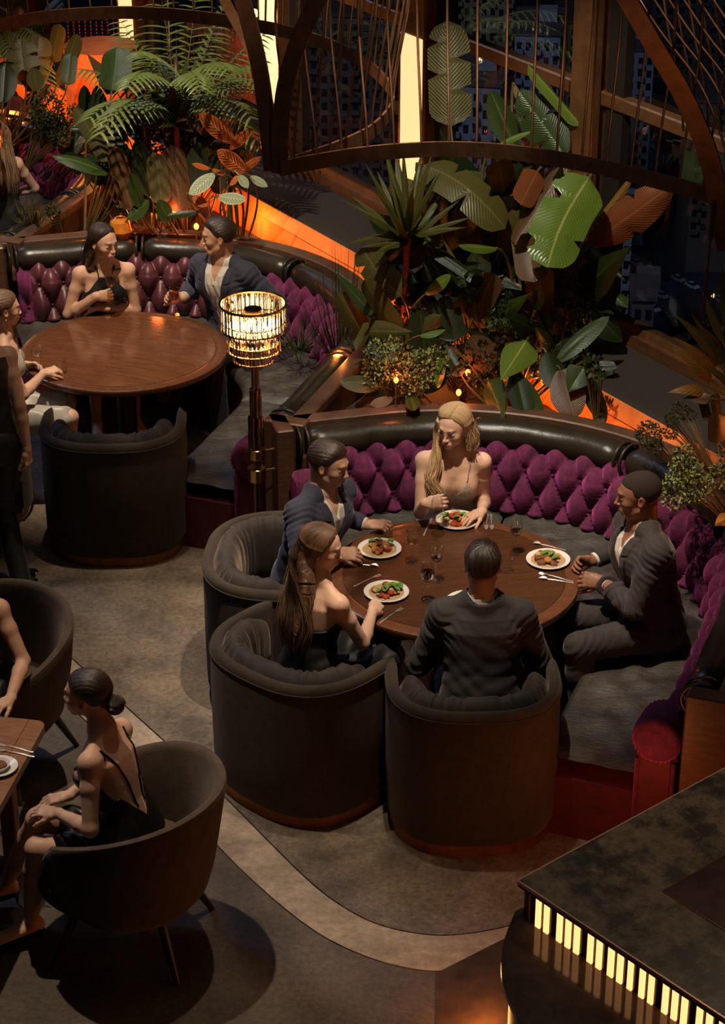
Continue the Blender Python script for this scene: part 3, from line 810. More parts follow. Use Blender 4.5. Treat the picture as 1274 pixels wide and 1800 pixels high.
b = MB(); b.lathe([(0.0, 1.70), (0.048, 1.70), (0.050, 1.695), (0.050, 1.665), (0.0, 1.665)], n=32); cp = build(b, 'cap', 'brass', t, local=True)
b = MB(); b.lathe([(0.0, 1.7015), (0.045, 1.7015)], n=32); build(b, 'cap_disc', 'black', cp, local=True)
bulb = mat('lit_bulb', (1, 0.9, 0.7), emit=(1.0, 0.72, 0.38), estr=14)
for k in range(4):
    a = 2 * pi * k / 4 + 0.5; b = MB(); b.blob((0.062 * cos(a), 0.062 * sin(a), 1.585), (0.024, 0.024, 0.040), nu=12, nv=8); bo = build(b, 'bulb', bulb, t, local=True)
    b = MB(); b.tube([(0, 0, 1.655), (0.062 * cos(a), 0.062 * sin(a), 1.63)], 0.006, 6); build(b, 'bulb_holder', 'brass', bo, local=True)
point('floor_lamp_light', (LX, LY, 1.56), 10, (1.0, 0.66, 0.34), 0.09)
q = at(-40, 262, 15.2)
copy_tree(t, loc=(q.x, 15.2, q.z - 1.56), label='second crystal floor lamp, only its shade edge showing at the far left')

# ================================================================== bar counter, lower right
bc = Vector((0.59, 6.69)); bf = Vector((1.48, 7.39)); bn = Vector((1.26, 5.90))
ux = (bn - bc).normalized(); uy = Vector((-ux.y, ux.x))        # ux along the lit front towards the camera, uy inward
if uy.dot(bf - bc) < 0: uy = -uy
rzb = atan2(ux.y, ux.x)
t = thing('bar_counter', 'bar counter with dark stone top and backlit striped front', 'bar counter', (bc.x, bc.y, 0), rzb)
b = MB(); b.box((1.2, 1.2, 1.085), (2.4, 2.4, 0.028)); o = build(b, 'countertop', 'bar_top', t, smooth=False, local=True)
b = MB(); b.box((1.2, 0.0, 1.0925), (2.4, 0.006, 0.0145)); b.box((0.0, 1.2, 1.0925), (0.006, 2.4, 0.0145)); build(b, 'copper_edge', mat('copper_led_shine', (.95, .55, .38), rough=.35, metal=.6), t, smooth=False, local=True)  # brighter than the other copper: shine of the LEDs put into its colour
q0 = Vector(tuple(atz(1165, 1567, 1.1))[:2]) - bc; qx, qy = q0.dot(ux), q0.dot(uy)
b = MB(); b.box((qx + 0.6, qy + 0.6, 1.1000), (1.2, 1.2, 0.0012)); il = build(b, 'inlay', 'bar_inlay', t, smooth=False, local=True)
b = MB(); b.box((qx + 0.6, qy, 1.1003), (1.2, 0.006, 0.003)); b.box((qx, qy + 0.6, 1.1003), (0.006, 1.2, 0.003)); build(b, 'inlay_edge', 'brass', il, smooth=False, local=True)
b = MB(); b.box((1.22, 1.22, 0.99), (2.40, 2.40, 0.16)); build(b, 'apron', 'black', t, smooth=False, local=True)
b = MB(); b.box((1.25, 1.25, 0.46), (2.30, 2.30, 0.91)); build(b, 'body', 'wood_dark', t, smooth=False, local=True)
x = 0.004; k = 0; pat = [.028, .022, .036, .023, .021, .023, .046, .024, .021, .024, .021, .025, .046, .024, .021, .025, .034, .026, .021, .025]
proto = {}
while x < 2.2:
    w = pat[k % 20]
    if k % 2 == 1:
        if k // 2 == 0: mm = 'copper'
        else: mm = 'bar_glow'
        key = (round(w, 4), mm)
        if key not in proto:
            b = MB(); b.box((0, 0, 0), (w, 0.010, 0.135)); o = proto[key] = build(b, 'light_bar', mm, t, smooth=False, local=True)
        else:
            o = proto[key].copy(); C.objects.link(o)
        o.location = (x + w / 2, 0.016, 0.995)
    x += w; k += 1
# lower curved shelf
t2 = thing('curved_counter', 'dark glossy curved lower counter in front of the striped bar front', 'counter', (bc.x, bc.y, 0), rzb)
low = []
for (u, v) in ((905, 1602), (884, 1660), (882, 1720), (900, 1770), (925, 1820), (1010, 1900), (1140, 1960)):
    q = Vector(tuple(atz(u, v, 0.93))[:2]) - bc; low.append((q.dot(ux), q.dot(uy)))
low = [(p.x, p.y) for p in spline([(a, b_, 0) for a, b_ in low], 6)]
poly = low + [(2.3, low[-1][1]), (2.3, 0.055), (low[0][0], 0.055)]
b = MB(); b.prism(poly, 0.905, 0.930); build(b, 'shelf_top', mat('glossy_stone', (0.085, 0.060, 0.038), (0.026, 0.018, 0.012), 4, rough=0.10, detail=12), t2, smooth=False, local=True)
ins = [(x + 0.035 * 0.5, y + 0.03) for x, y in low]
b = MB(); b.grid([[(x, y, 0.0), (x, y, 0.905)] for x, y in ins]); build(b, 'shelf_body', 'wood_dark', t2, local=True)
b = MB(); b.tube([(x + 0.004, y + 0.012, 0.895) for x, y in low[4:]], 0.008, 6); build(b, 'light_strip', 'led_strip', t2, local=True)
for (u, v, z, e) in ((930, 1790, 0.5, 5.0), (900, 1700, 0.35, 3.0)):
    p = atz(u, v, z); point('counter_glow', (p.x - 0.12, p.y - 0.02, p.z), e * 0.5, (1.0, 0.36, 0.10), 0.06)
p = atz(868, 1770, 0.10); point('floor_glow', (p.x - .03, p.y, .12), 5, (1.0, 0.30, 0.06), 0.04)
point('bar_side_glow', (1.18, 8.02, 0.60), 4.5, (1.0, 0.30, 0.10), 0.08)
point('bar_side_glow', (1.70, 7.70, 0.45), 1.1, (1.0, 0.16, 0.07), 0.08)
# ================================================================== figures: one implicit surface per body / garment / hairdo
f32 = np.float32
def smin(a, b, k):
    if k <= 0: return np.minimum(a, b)
    h = np.maximum(k - np.abs(a - b), 0) / k
    return np.minimum(a, b) - h * h * k * 0.25
def smax(a, b, k): return -smin(-a, -b, k)
def V(*a): return np.array(a, dtype=float)
def nrm(v): v = np.asarray(v, float); return v / (np.linalg.norm(v) + 1e-12)
def s_cap(a, b, ra, rb):
    a = np.asarray(a, float); b = np.asarray(b, float); ab = b - a; L2 = float(ab @ ab) + 1e-12
    def f(p):
        pa = p - a.astype(f32); t = np.clip(pa @ ab.astype(f32) / L2, 0, 1)
        q = pa - t[:, None] * ab.astype(f32)
        return np.sqrt(np.einsum('ij,ij->i', q, q)) - (ra + (rb - ra) * t)
    return f
def s_ell(c, r, R=None):
    c = np.asarray(c, f32); r = np.asarray(r, f32)
    def f(p):
        q = p - c
        if R is not None: q = q @ R.astype(f32)          # columns of R are the local axes
        k0 = np.sqrt((((q / r) ** 2).sum(1))); k1 = np.sqrt((((q / (r * r)) ** 2).sum(1))) + 1e-9
        return np.where(k0 < 1e-4, -r.min(), k0 * (k0 - 1) / k1)
    return f
def s_loft(a, b, Wa, Da, Wb, Db, side, E=None):
    """elliptical bar; side = direction of the W axis"""
    a = np.asarray(a, float); b = np.asarray(b, float); L = np.linalg.norm(b - a); t = (b - a) / L
    s = np.asarray(side, float); s = nrm(s - t * (s @ t)); w = np.cross(t, s)
    E = E or min(Wa, Wb, Da, Db)
    def f(p):
        q = p - a.astype(f32); z = q @ t.astype(f32); x = q @ s.astype(f32); y = q @ w.astype(f32)
        u = np.clip(z / L, 0, 1); W = Wa + (Wb - Wa) * u; D = Da + (Db - Da) * u; dz = z - u * L
        k0 = np.sqrt((x / W) ** 2 + (y / D) ** 2 + (dz / E) ** 2); k1 = np.sqrt((x / W ** 2) ** 2 + (y / D ** 2) ** 2 + (dz / E ** 2) ** 2) + 1e-9
        return np.where(k0 < 1e-4, -min(Wa, Da), k0 * (k0 - 1) / k1)
    return f
def surface_nets(f, lo, hi, h, keep=None):
    """f: field on points; dense grid evaluated only near the surface; returns verts, quads"""
    lo = np.asarray(lo, float); n = np.ceil((np.asarray(hi) - lo) / h).astype(int) + 1
    B = 6; nb = np.ceil(n / B).astype(int); n = nb * B + 1
    bi = np.stack(np.meshgrid(*[np.arange(k) for k in nb], indexing='ij'), -1).reshape(-1, 3)
    bc = lo + (bi * B + B / 2) * h
    fb = f(bc.astype(f32))
    A = np.empty(tuple(n), dtype=f32)
    near = np.abs(fb) < B * h * 1.0 + 0.012
    sg = np.where(fb > 0, 1.0, -1.0).astype(f32)
    S = np.repeat(np.repeat(np.repeat(sg.reshape(nb), B, 0), B, 1), B, 2)
    A[:-1, :-1, :-1] = S; A[-1] = A[-2]; A[:, -1] = A[:, -2]; A[:, :, -1] = A[:, :, -2]
    ba = bi[near]
    if len(ba) == 0: return np.zeros((0, 3)), []
    g = np.arange(B + 1); loc = np.stack(np.meshgrid(g, g, g, indexing='ij'), -1).reshape(-1, 3)
    idx = (ba[:, None, :] * B + loc[None]).reshape(-1, 3)
    key = (idx[:, 0] * n[1] + idx[:, 1]) * n[2] + idx[:, 2]
    key = np.unique(key)
    iz = key % n[2]; iy = (key // n[2]) % n[1]; ix = key // (n[1] * n[2])
    pts = (lo + np.stack([ix, iy, iz], 1) * h).astype(f32)
    out = np.empty(len(key), f32)
    for s in range(0, len(key), 200000): out[s:s + 200000] = f(pts[s:s + 200000])
    A.reshape(-1)[key] = out
    neg = A < 0
    c = [neg[i:n[0] - 1 + i, j:n[1] - 1 + j, k:n[2] - 1 + k] for i in (0, 1) for j in (0, 1) for k in (0, 1)]
    cnt = sum(x.astype(np.int8) for x in c)
    act = np.argwhere((cnt > 0) & (cnt < 8))
    if len(act) == 0: return np.zeros((0, 3)), []
    cid = -np.ones(tuple(n - 1), dtype=np.int64); cid[act[:, 0], act[:, 1], act[:, 2]] = np.arange(len(act))
    cor = np.array([(i, j, k) for i in (0, 1) for j in (0, 1) for k in (0, 1)])
    val = np.stack([A[act[:, 0] + i, act[:, 1] + j, act[:, 2] + k] for i, j, k in cor], 1)
    acc = np.zeros((len(act), 3)); num = np.zeros(len(act))
    for a_ in range(8):
        for b_ in range(a_ + 1, 8):
            if np.abs(cor[a_] - cor[b_]).sum() != 1: continue
            va, vb = val[:, a_], val[:, b_]; m = (va < 0) != (vb < 0)
            t = np.where(m, va / (va - vb + 1e-12), 0)
            acc += np.where(m[:, None], cor[a_] + t[:, None] * (cor[b_] - cor[a_]), 0); num += m
    verts = lo + (act + acc / num[:, None]) * h
    # pull onto the surface once
    vp = verts.astype(f32); e = f32(h * 0.3); d0 = f(vp)
    gr = np.stack([f(vp + np.eye(3, dtype=f32)[i] * e) - d0 for i in range(3)], 1) / e
    g2 = (gr ** 2).sum(1) + 1e-6; st = -(d0 / g2)[:, None] * gr
    ln = np.linalg.norm(st, axis=1); st *= np.minimum(1, h * 0.6 / (ln + 1e-9))[:, None]
    verts = verts + st
    quads = []
    for ax in range(3):
        o1, o2 = [(1, 2), (2, 0), (0, 1)][ax]
        sl0 = [slice(None)] * 3; sl1 = [slice(None)] * 3
        sl0[ax] = slice(0, n[ax] - 1); sl1[ax] = slice(1, n[ax])
        a0 = neg[tuple(sl0)]; a1 = neg[tuple(sl1)]
        e_ = np.argwhere(a0 != a1)
        e_ = e_[(e_[:, o1] > 0) & (e_[:, o2] > 0) & (e_[:, o1] < n[o1] - 1) & (e_[:, o2] < n[o2] - 1)]
        if len(e_) == 0: continue
        flip = a0[e_[:, 0], e_[:, 1], e_[:, 2]]
        q = []
        for d1, d2 in ((0, 0), (-1, 0), (-1, -1), (0, -1)):
            k = e_.copy(); k[:, o1] += d1; k[:, o2] += d2; q.append(cid[k[:, 0], k[:, 1], k[:, 2]])
        q = np.stack(q, 1); q[~flip] = q[~flip][:, ::-1]
        quads.append(q)
    quads = np.concatenate(quads)
    quads = quads[(quads >= 0).all(1)]
    if keep is not None:
        cen = verts[quads].mean(1); quads = quads[keep(cen)]
    used = np.unique(quads); remap = -np.ones(len(verts), int); remap[used] = np.arange(len(used))
    return verts[used], remap[quads]
def merge(parts):
    vs, fs, o = [], [], 0
    for v, q in parts:
        if len(v) == 0: continue
        vs.append(v); fs.append(np.asarray(q) + o); o += len(v)
    return np.concatenate(vs), np.concatenate(fs)
def rot(axis, ang):
    a = nrm(axis); K = np.array([[0, -a[2], a[1]], [a[2], 0, -a[0]], [-a[1], a[0], 0]])
    return np.eye(3) + sin(ang) * K + (1 - cos(ang)) * K @ K

MEN = dict(z=[-.10, 0, .10, .20, .30, .40, .46, .505], W=[.135, .168, .162, .150, .160, .172, .140, .062], D=[.10, .120, .112, .104, .112, .116, .094, .060],
           sh=(.178, .005, .450), sr=.056, ua=(.050, .041), fa=(.042, .029), lu=.29, lf=.265, th=(.088, .060), ca=(.058, .040), neck=.056, lt=.43, lc=.43, hand=1.0, head=1.0)
WOM = dict(z=[-.10, 0, .10, .20, .30, .40, .45, .495], W=[.130, .172, .152, .118, .130, .138, .112, .046], D=[.10, .118, .100, .084, .094, .094, .074, .046],
           sh=(.150, .000, .435), sr=.043, ua=(.039, .032), fa=(.034, .022), lu=.27, lf=.245, th=(.084, .052), ca=(.050, .034), neck=.045, lt=.42, lc=.41, hand=0.88, head=0.95)

class Fig:
    """pelvis: world hip centre; yaw: torso facing (radians, 0 = +x); lean forward / side in degrees"""
    def __init__(s, sex, pelvis, yaw, lean=5, side=0, twist=0, scale=1.0, head_yaw=None, head_pitch=0, head_roll=0, neck_fwd=0.02, hunch=0.0):
        s.T = MEN if sex == 'm' else WOM; s.sex = sex; s.k = scale
        s.P = np.asarray(pelvis, float); s.yaw = yaw
        fw = V(cos(yaw), sin(yaw), 0); up = V(0, 0, 1); rt = V(sin(yaw), -cos(yaw), 0)     # rt = the person's right side
        s.fw0, s.rt0 = fw, rt
        R = rot(rt, -radians(lean)) ; up = R @ up; fw = R @ fw                            # lean forward
        R2 = rot(fw, radians(side)); up = R2 @ up; rt = R2 @ rt
        s.fw, s.up, s.rt = fw, up, rt
        s.hunch = hunch
        s.Rt = np.stack([rt, fw, up], 1)                                                # torso local: x right, y forward, z up
        T = s.T
        s.neck0 = s.tp(0, hunch - 0.012, T['z'][-1] - 0.01)
        hy = yaw if head_yaw is None else head_yaw
        hf = V(cos(hy), sin(hy), 0); hr = V(sin(hy), -cos(hy), 0); hu = V(0, 0, 1)
        R = rot(hr, radians(head_pitch)); hf = R @ hf; hu = R @ hu                        # positive = looks up
        R = rot(hf, radians(head_roll)); hr = R @ hr; hu = R @ hu
        s.hf, s.hr, s.hu = hf, hr, hu; s.Rh = np.stack([hr, hf, hu], 1)
        hk = T['head'] * scale; s.hk = hk
        s.head = s.neck0 + (s.up * 0.185 + s.fw * neck_fwd) * scale
        s.sh = {q: s.tp(T['sh'][0] * q, T['sh'][1] + hunch * 0.8, T['sh'][2]) for q in (1, -1)}     # 1 = right, -1 = left
        s.el, s.wr, s.hd = {}, {}, {}
        s.kn, s.an, s.to, s.hp = {}, {}, {}, {}
    def tp(s, x, y, z): return s.P + s.Rt @ (V(x, y, z) * s.k)
    def tl(s, p): return ((p - s.P.astype(f32)) @ s.Rt.astype(f32)) / f32(s.k)
    def hl(s, p): return ((p - s.head.astype(f32)) @ s.Rh.astype(f32)) / f32(s.hk)
    def hp_(s, x, y, z): return s.head + s.Rh @ (V(x, y, z) * s.hk)
    def arm(s, q, wrist, pole, hdir, palm, curl=(30, 35, 25), spread=0.1, thumb=(35, 25), fcurl=None):
        """q: 1 right, -1 left; pole: direction the elbow points to; hdir: wrist to fingers; palm: palm normal"""
        T = s.T; S = s.sh[q]; W = np.asarray(wrist, float); a, b = T['lu'] * s.k, T['lf'] * s.k
        d = W - S; L = np.linalg.norm(d); Lm = min(L, (a + b) * 0.995); u = d / L; W2 = S + u * Lm
        if L > (a + b) * 0.995: W = W2
        x = (a * a - b * b + Lm * Lm) / (2 * Lm); hgt = sqrt(max(a * a - x * x, 1e-8))
        pl = np.asarray(pole, float); pl = nrm(pl - u * (pl @ u)); E = S + u * x + pl * hgt
        s.el[q], s.wr[q] = E, W
        hd = nrm(hdir); pn = np.asarray(palm, float); pn = nrm(pn - hd * (pn @ hd))
        s.hd[q] = (hd, pn, curl, spread, thumb, fcurl)
    def leg(s, q, knee, ankle, toe=None):
        s.hp[q] = s.P + s.rt0 * 0.09 * q * s.k + V(0, 0, -0.01)
        s.kn[q] = np.asarray(knee, float); s.an[q] = np.asarray(ankle, float)
        d = nrm((s.kn[q] - s.hp[q]) * V(1, 1, 0)) if toe is None else nrm(toe)
        s.to[q] = s.an[q] + d * 0.155 * s.k + V(0, 0, -0.045)
    def legs_seated(s, spread=0.10, fwd=1.0, floor=0.0, foot=0.05, lift=0.0, cross=False):
        T = s.T
        for q in (1, -1):
            dirn = nrm(s.fw0 * fwd + s.rt0 * q * spread)
            kn = s.P + s.rt0 * 0.09 * q * s.k + dirn * T['lt'] * s.k + V(0, 0, lift)
            an = V(kn[0], kn[1], floor + 0.075) - s.fw0 * foot * s.k
            s.leg(q, kn, an, dirn)
    # ---------------------------------------------------------------- fields
    def torso(s, p, inf=0.0, wmul=1.0, dmul=1.0):
        T = s.T; q = s.tl(p); z = q[:, 2]
        zz = np.clip(z, T['z'][0], T['z'][-1])
        W = (np.interp(zz, T['z'], T['W']) * wmul + inf).astype(f32); D = (np.interp(zz, T['z'], T['D']) * dmul + inf).astype(f32)
        cy = (s.hunch * np.clip(zz / 0.45, 0, 1) ** 2 - 0.012 * np.clip(1 - np.abs(zz - 0.12) / 0.15, 0, 1)).astype(f32)
        dz = z - zz; y = q[:, 1] - cy; E = 0.05 + inf
        e = 2.35
        k0 = (np.abs(q[:, 0] / W) ** e + np.abs(y / D) ** e + np.abs(dz / E) ** e) ** (1 / e)
        return (k0 - 1) * np.minimum(W, D) * s.k * 0.92
    def f_torso(s, p, inf=0.0, bust=1.0):
        d = s.torso(p, inf)
        if s.sex == 'f':
            for q in (1, -1):
                d = smin(d, s_ell(s.tp(q * 0.066, 0.072 + s.hunch * 0.6, 0.335), V(.064, .058, .064) * s.k * bust + inf, s.Rt)(p), 0.03)
        else:
            for q in (1, -1):
                d = smin(d, s_ell(s.tp(q * 0.075, 0.065 + s.hunch * 0.6, 0.36), V(.085, .055, .075) * s.k + inf, s.Rt)(p), 0.03)
        # trapezius
        for q in (1, -1):
            d = smin(d, s_cap(s.neck0 + s.up * 0.045 * s.k, s.sh[q] + s.up * 0.008, 0.030 * s.k + inf, s.T['sr'] * 0.62 * s.k + inf)(p), 0.05)
        return d
    def f_arm(s, p, q, inf=0.0, part=2, pad=0.0, cut=1.0):
        T = s.T; k = s.k
        d = s_cap(s.sh[q] + s.up * 0.004, s.sh[q] + s.up * 0.004, T['sr'] * k + inf + pad, 1)(p) if False else s_ell(s.sh[q], V(1, 1, 1) * (T['sr'] * k + inf + pad))(p)
        mid = s.sh[q] * 0.62 + s.el[q] * 0.38
        d = smin(d, s_cap(s.sh[q], mid, T['ua'][0] * k + inf, T['ua'][0] * k * 0.98 + inf)(p), 0.03)
        d = smin(d, s_cap(mid, s.el[q], T['ua'][0] * k * 0.98 + inf, T['ua'][1] * k + inf)(p), 0.015)
        W = s.el[q] + (s.wr[q] - s.el[q]) * cut
        m2 = s.el[q] * 0.72 + W * 0.28
        d = smin(d, s_cap(s.el[q], m2, T['ua'][1] * k * 0.92 + inf, T['fa'][0] * k * 1.02 + inf)(p), 0.02)
        rw = T['fa'][1] * k if cut == 1.0 else T['fa'][1] * k * 1.03
        d = smin(d, s_cap(m2, W, T['fa'][0] * k * 1.02 + inf, rw + inf)(p), 0.012)
        return d
    def hand_prims(s, q):
        hd, pn, curl, spread, thumb, fcurl = s.hd[q]; T = s.T; hs = T['hand'] * s.k * 1.0
        W = s.wr[q]
        sd = np.cross(hd, pn) * (-1 if q == 1 else 1)      # towards the thumb
        # right hand, fingers forward, palm down: thumb points to the left
        pal = [(s_loft(W - hd * 0.015 * hs, W + hd * 0.030 * hs, .026 * hs, .019 * hs, .034 * hs, .0165 * hs, sd), 0.012),
               (s_loft(W + hd * 0.030 * hs, W + hd * 0.082 * hs, .036 * hs, .0155 * hs, .040 * hs, .0125 * hs, sd), 0.012),
               (s_cap(W + hd * 0.02 * hs + sd * 0.022 * hs + pn * 0.006 * hs, W + hd * 0.052 * hs + sd * 0.028 * hs + pn * 0.010 * hs, .016 * hs, .013 * hs), 0.010)]
        fing = []
        offs = [0.031, 0.0105, -0.0105, -0.030]; lens = [.070, .078, .073, .058]; s.tips = getattr(s, 'tips', {}); s.tips[q] = []
        for i in range(4):
            c = curl if fcurl is None else fcurl[i]
            base = W + hd * (0.086 - 0.004 * abs(i - 1)) * hs + sd * offs[i] * hs
            ang = 0.0; pt = base; dirn0 = nrm(hd + sd * offs[i] * spread * 22)
            rr = [.0098, .0088, .0080, .0070] if i < 3 else [.0086, .0078, .0070, .0062]
            for j, fr in enumerate((0.46, 0.30, 0.24)):
                ang += radians(c[j]); dj = dirn0 * cos(ang) + pn * sin(ang); e = pt + dj * lens[i] * fr * hs
                fing.append((s_cap(pt, e, rr[j] * hs, rr[j + 1] * hs), i)); pt = e
            s.tips[q].append(pt)
        tb = W + hd * 0.026 * hs + sd * 0.026 * hs + pn * 0.008 * hs
        a1, a2 = radians(thumb[0]), radians(thumb[1])
        d1 = nrm(hd * cos(a1) + sd * sin(a1) + pn * 0.30); e1 = tb + d1 * 0.040 * hs
        d2 = nrm(hd * cos(a2) + sd * sin(a2) * 0.6 + pn * 0.55); e2 = e1 + d2 * 0.032 * hs
        d3 = nrm(d2 + pn * 0.25); e3 = e2 + d3 * 0.022 * hs
        th = [s_cap(tb, e1, .0145 * hs, .0115 * hs), s_cap(e1, e2, .0110 * hs, .0098 * hs), s_cap(e2, e3, .0098 * hs, .0082 * hs)]
        s.tips[q].append(e3)
        return pal, fing, th
    def f_hand(s, q):
        pal, fing, th = s.hand_prims(q)
        def f(p):
            d = pal[0][0](p)
            for g, k in pal[1:]: d = smin(d, g(p), k)
            fd = [None] * 4
            for g, i in fing:
                x = g(p); fd[i] = x if fd[i] is None else smin(fd[i], x, 0.003)
            m = smin(np.minimum(fd[0], fd[2]), np.minimum(fd[1], fd[3]), 0.0015)
            d = smin(d, m, 0.009)
            t = th[0](p)
            for g in th[1:]: t = smin(t, g(p), 0.004)
            return smin(d, t, 0.007)
        return f
    def f_head(s, p):
        H_ = lambda c, r, R=None: s_ell(c, r, R)
        q = s.hl(p); fem = s.sex == 'f'
        d = s_ell((0, -.020, .036), (.0735, .091, .080))(q)
        d = smin(d, s_ell((0, .028, .004), (.063, .060, .085))(q), 0.03)
        jw = 0.047 if fem else 0.054
        d = smin(d, s_ell((0, .024, -.052), (jw, .056, .046))(q), 0.028)
        d = smin(d, s_ell((0, .068, -.090), (.020 if fem else .025, .019, .017))(q), 0.026)
        for x in (1, -1):
            d = smin(d, s_ell((x * .040, .056, -.018), (.021, .022, .020))(q), 0.022)
            if not fem: d = smin(d, s_cap((x * .052, .000, -.058), (x * .030, .055, -.088), .012, .014)(q), 0.028)
        d = smin(d, s_cap((-.030, .081, .026), (.030, .081, .026), .0065 if fem else .0095, .0065 if fem else .0095)(q), 0.020)
        for x in (1, -1):
            d = smax(d, -s_ell((x * .032, .106, .004), (.017, .019, .0105))(q), 0.016)
        for x in (1, -1):
            d = smin(d, s_ell((x * .0315, .0735, .003), (.0140, .0130, .0125))(q), 0.003)
            d = smin(d, s_cap((x * .018, .0865, .0075), (x * .044, .078, .006), .0032, .003)(q), 0.004)
        n = .0058 if fem else .0072
        d = smin(d, s_cap((0, .084, .016), (0, .1020 if fem else .1045, -.026), n, n + .0014)(q), 0.014)
        d = smin(d, s_ell((0, .1035 if fem else .106, -.0295), (.0085, .0088, .0078))(q), 0.009)
        for x in (1, -1): d = smin(d, s_ell((x * .0105, .0935, -.0335), (.0058, .0080, .0058))(q), 0.007)
        d = smin(d, s_ell((0, .080, -.062), (.026, .018, .018))(q), 0.015)
        lp = .0062 if fem else .0048
        for x in (1, -1):
            d = smin(d, s_cap((x * .003, .0975, -.0560), (x * .021, .0865, -.0595), lp, .0025)(q), 0.004)
            d = smin(d, s_cap((0, .0960, -.0685), (x * .017, .0870, -.0645), lp * 1.12, .0025)(q), 0.004)
        d = smax(d, -s_cap((-.022, .0925, -.0622), (.022, .0925, -.0622), .0016, .0016)(q), 0.004)
        for x in (1, -1):
            e = s_ell((x * .0745, -.010, -.006), (.0085, .0190, .0310), rot(V(1, 0, 0), 0.20) @ rot(V(0, 0, 1), -x * 0.35))(q)
            e = smax(e, -s_ell((x * .083, -.004, -.001), (.006, .0105, .018))(q), 0.006)
            d = smin(d, e, 0.008)
        d = d * s.hk
        T = s.T
        nk = s_loft(s.neck0 - s.up * 0.02 * s.k, s.hp_(0, -.030, -.045), T['neck'] * 1.12 * s.k, T['neck'] * 1.10 * s.k, T['neck'] * s.hk, T['neck'] * 1.04 * s.hk, s.rt, E=.03)(p)
        return smin(d, nk, 0.022)
    def f_legs(s, p, inf=0.0, cuff=0.0, feet=True):
        T = s.T; k = s.k; d = None
        for q in s.kn:
            a = s_cap(s.hp[q], s.kn[q], T['th'][0] * k + inf, T['th'][1] * k + inf)(p)
            b = s_cap(s.kn[q], s.kn[q] * .7 + s.an[q] * .3, T['ca'][0] * k * .95 + inf, T['ca'][0] * k + inf)(p)
            c = s_cap(s.kn[q] * .7 + s.an[q] * .3, s.an[q], T['ca'][0] * k + inf, T['ca'][1] * k * (0.85) + inf + cuff)(p)
            e = smin(smin(a, b, 0.02), c, 0.02)
            if feet: e = smin(e, s_loft(s.an[q] - (s.to[q] - s.an[q]) * .25 + V(0, 0, -.03), s.to[q], .034 * k + inf, .030 * k + inf, .036 * k + inf, .018 * k + inf, np.cross(s.to[q] - s.an[q], V(0, 0, 1)))(p), 0.02)
            d = e if d is None else smin(d, e, 0.012)
        return d
    def bounds(s, pts, m):
        A = np.array(pts); return A.min(0) - m, A.max(0) + m
    def allpts(s):
        L = [s.P, s.neck0, s.head] + list(s.sh.values()) + list(s.el.values()) + list(s.wr.values()) + list(s.kn.values()) + list(s.an.values()) + list(s.to.values())
        return L
    # ---------------------------------------------------------------- skin body, one continuous mesh
    def body(s, parent, skin, h=0.0095, hh=0.0034, lips=(0.42, 0.15, 0.12), brow=(0.05, 0.03, 0.02), nohead=False):
        fh = {q: s.f_hand(q) for q in s.wr}
        def f(p):
            d = smin(s.f_torso(p), s.f_head(p), 0.03) if not nohead else s.f_torso(p)
            for q in s.wr:
                d = smin(d, s.f_arm(p, q), 0.028)
                d = smin(d, fh[q](p), 0.012)
            if s.kn: d = smin(d, s.f_legs(p), 0.03)
            return d
        def ffine_head(p): return smin(s.f_torso(p), s.f_head(p), 0.03)
        hc = s.head; R_h = 0.165 * s.hk
        hands = {q: s.wr[q] + s.hd[q][0] * 0.085 * s.k * s.T['hand'] for q in s.wr}; R_k = 0.118 * s.k
        def in_h(c, e=0.0): return (np.linalg.norm(c - (hc - s.hu * 0.02), axis=1) < R_h - e)
        def in_k(c, q, e=0.0): return np.linalg.norm(c - hands[q], axis=1) < R_k - e
        def coarse(c):
            m = ~in_h(c, .014) if not nohead else np.ones(len(c), bool)
            for q in hands: m &= ~in_k(c, q, .014)
            return m
        lo, hi = s.bounds(s.allpts(), 0.14)
        parts = [surface_nets(f, lo, hi, h, coarse)]
        if not nohead: parts.append(surface_nets(f, hc - 0.175 * s.hk, hc + 0.165 * s.hk, hh, in_h))
        for q in hands:
            parts.append(surface_nets(f, hands[q] - R_k - .004, hands[q] + R_k + .004, hh, lambda c, q=q: in_k(c, q)))
        v, fc = merge(parts)
        col = np.tile(np.array(skin, float), (len(v), 1))
        if not nohead:
            q = s.hl(v.astype(f32)); x = np.abs(q[:, 0]); y = q[:, 1]; z = q[:, 2]
            face = y > 0.045
            def blend(mask, c): col[:] = col * (1 - mask[:, None]) + np.array(c) * mask[:, None]
            ck = np.clip(1 - np.hypot((x - .042) / .022, (z + .028) / .018), 0, 1) * (y > .03); blend(ck * 0.30, np.array(skin) * V(1.08, .72, .66))
            ns = np.clip(1 - np.hypot(x / .014, (z + .03) / .014), 0, 1) * (y > .09); blend(ns * 0.25, np.array(skin) * V(1.06, .75, .68))
            so = np.clip(1.15 - np.hypot((x - .031) / .023, (z - .008) / .014), 0, 1) * face; blend(so * 0.20, np.array(skin) * V(.70, .55, .52))  # shade of the eye sockets painted into the skin colour
            lm = np.clip(1.6 * (1 - np.hypot(x / .0245, (z + .0622) / .0125)), 0, 1) * (y > .078); blend(lm * (0.85 if s.sex == 'f' else 0.45), lips)
            mo = (np.abs(z + .0622) < .0016) & (x < .016) & (y > .075); blend(mo * 0.6, np.array(lips) * 0.45)
            bz = .0270 + .004 * np.clip(x - .016, 0, .02) / .02 - .009 * np.clip(x - .036, 0, .02) / .02
            bm = np.clip(1.7 - np.abs(z - bz) / (.0030 if s.sex == 'f' else .0040), 0, 1) * ((x > .013) & (x < .051)) * face; blend(bm * 0.85, brow)
            ez = .0030 + .0 * x
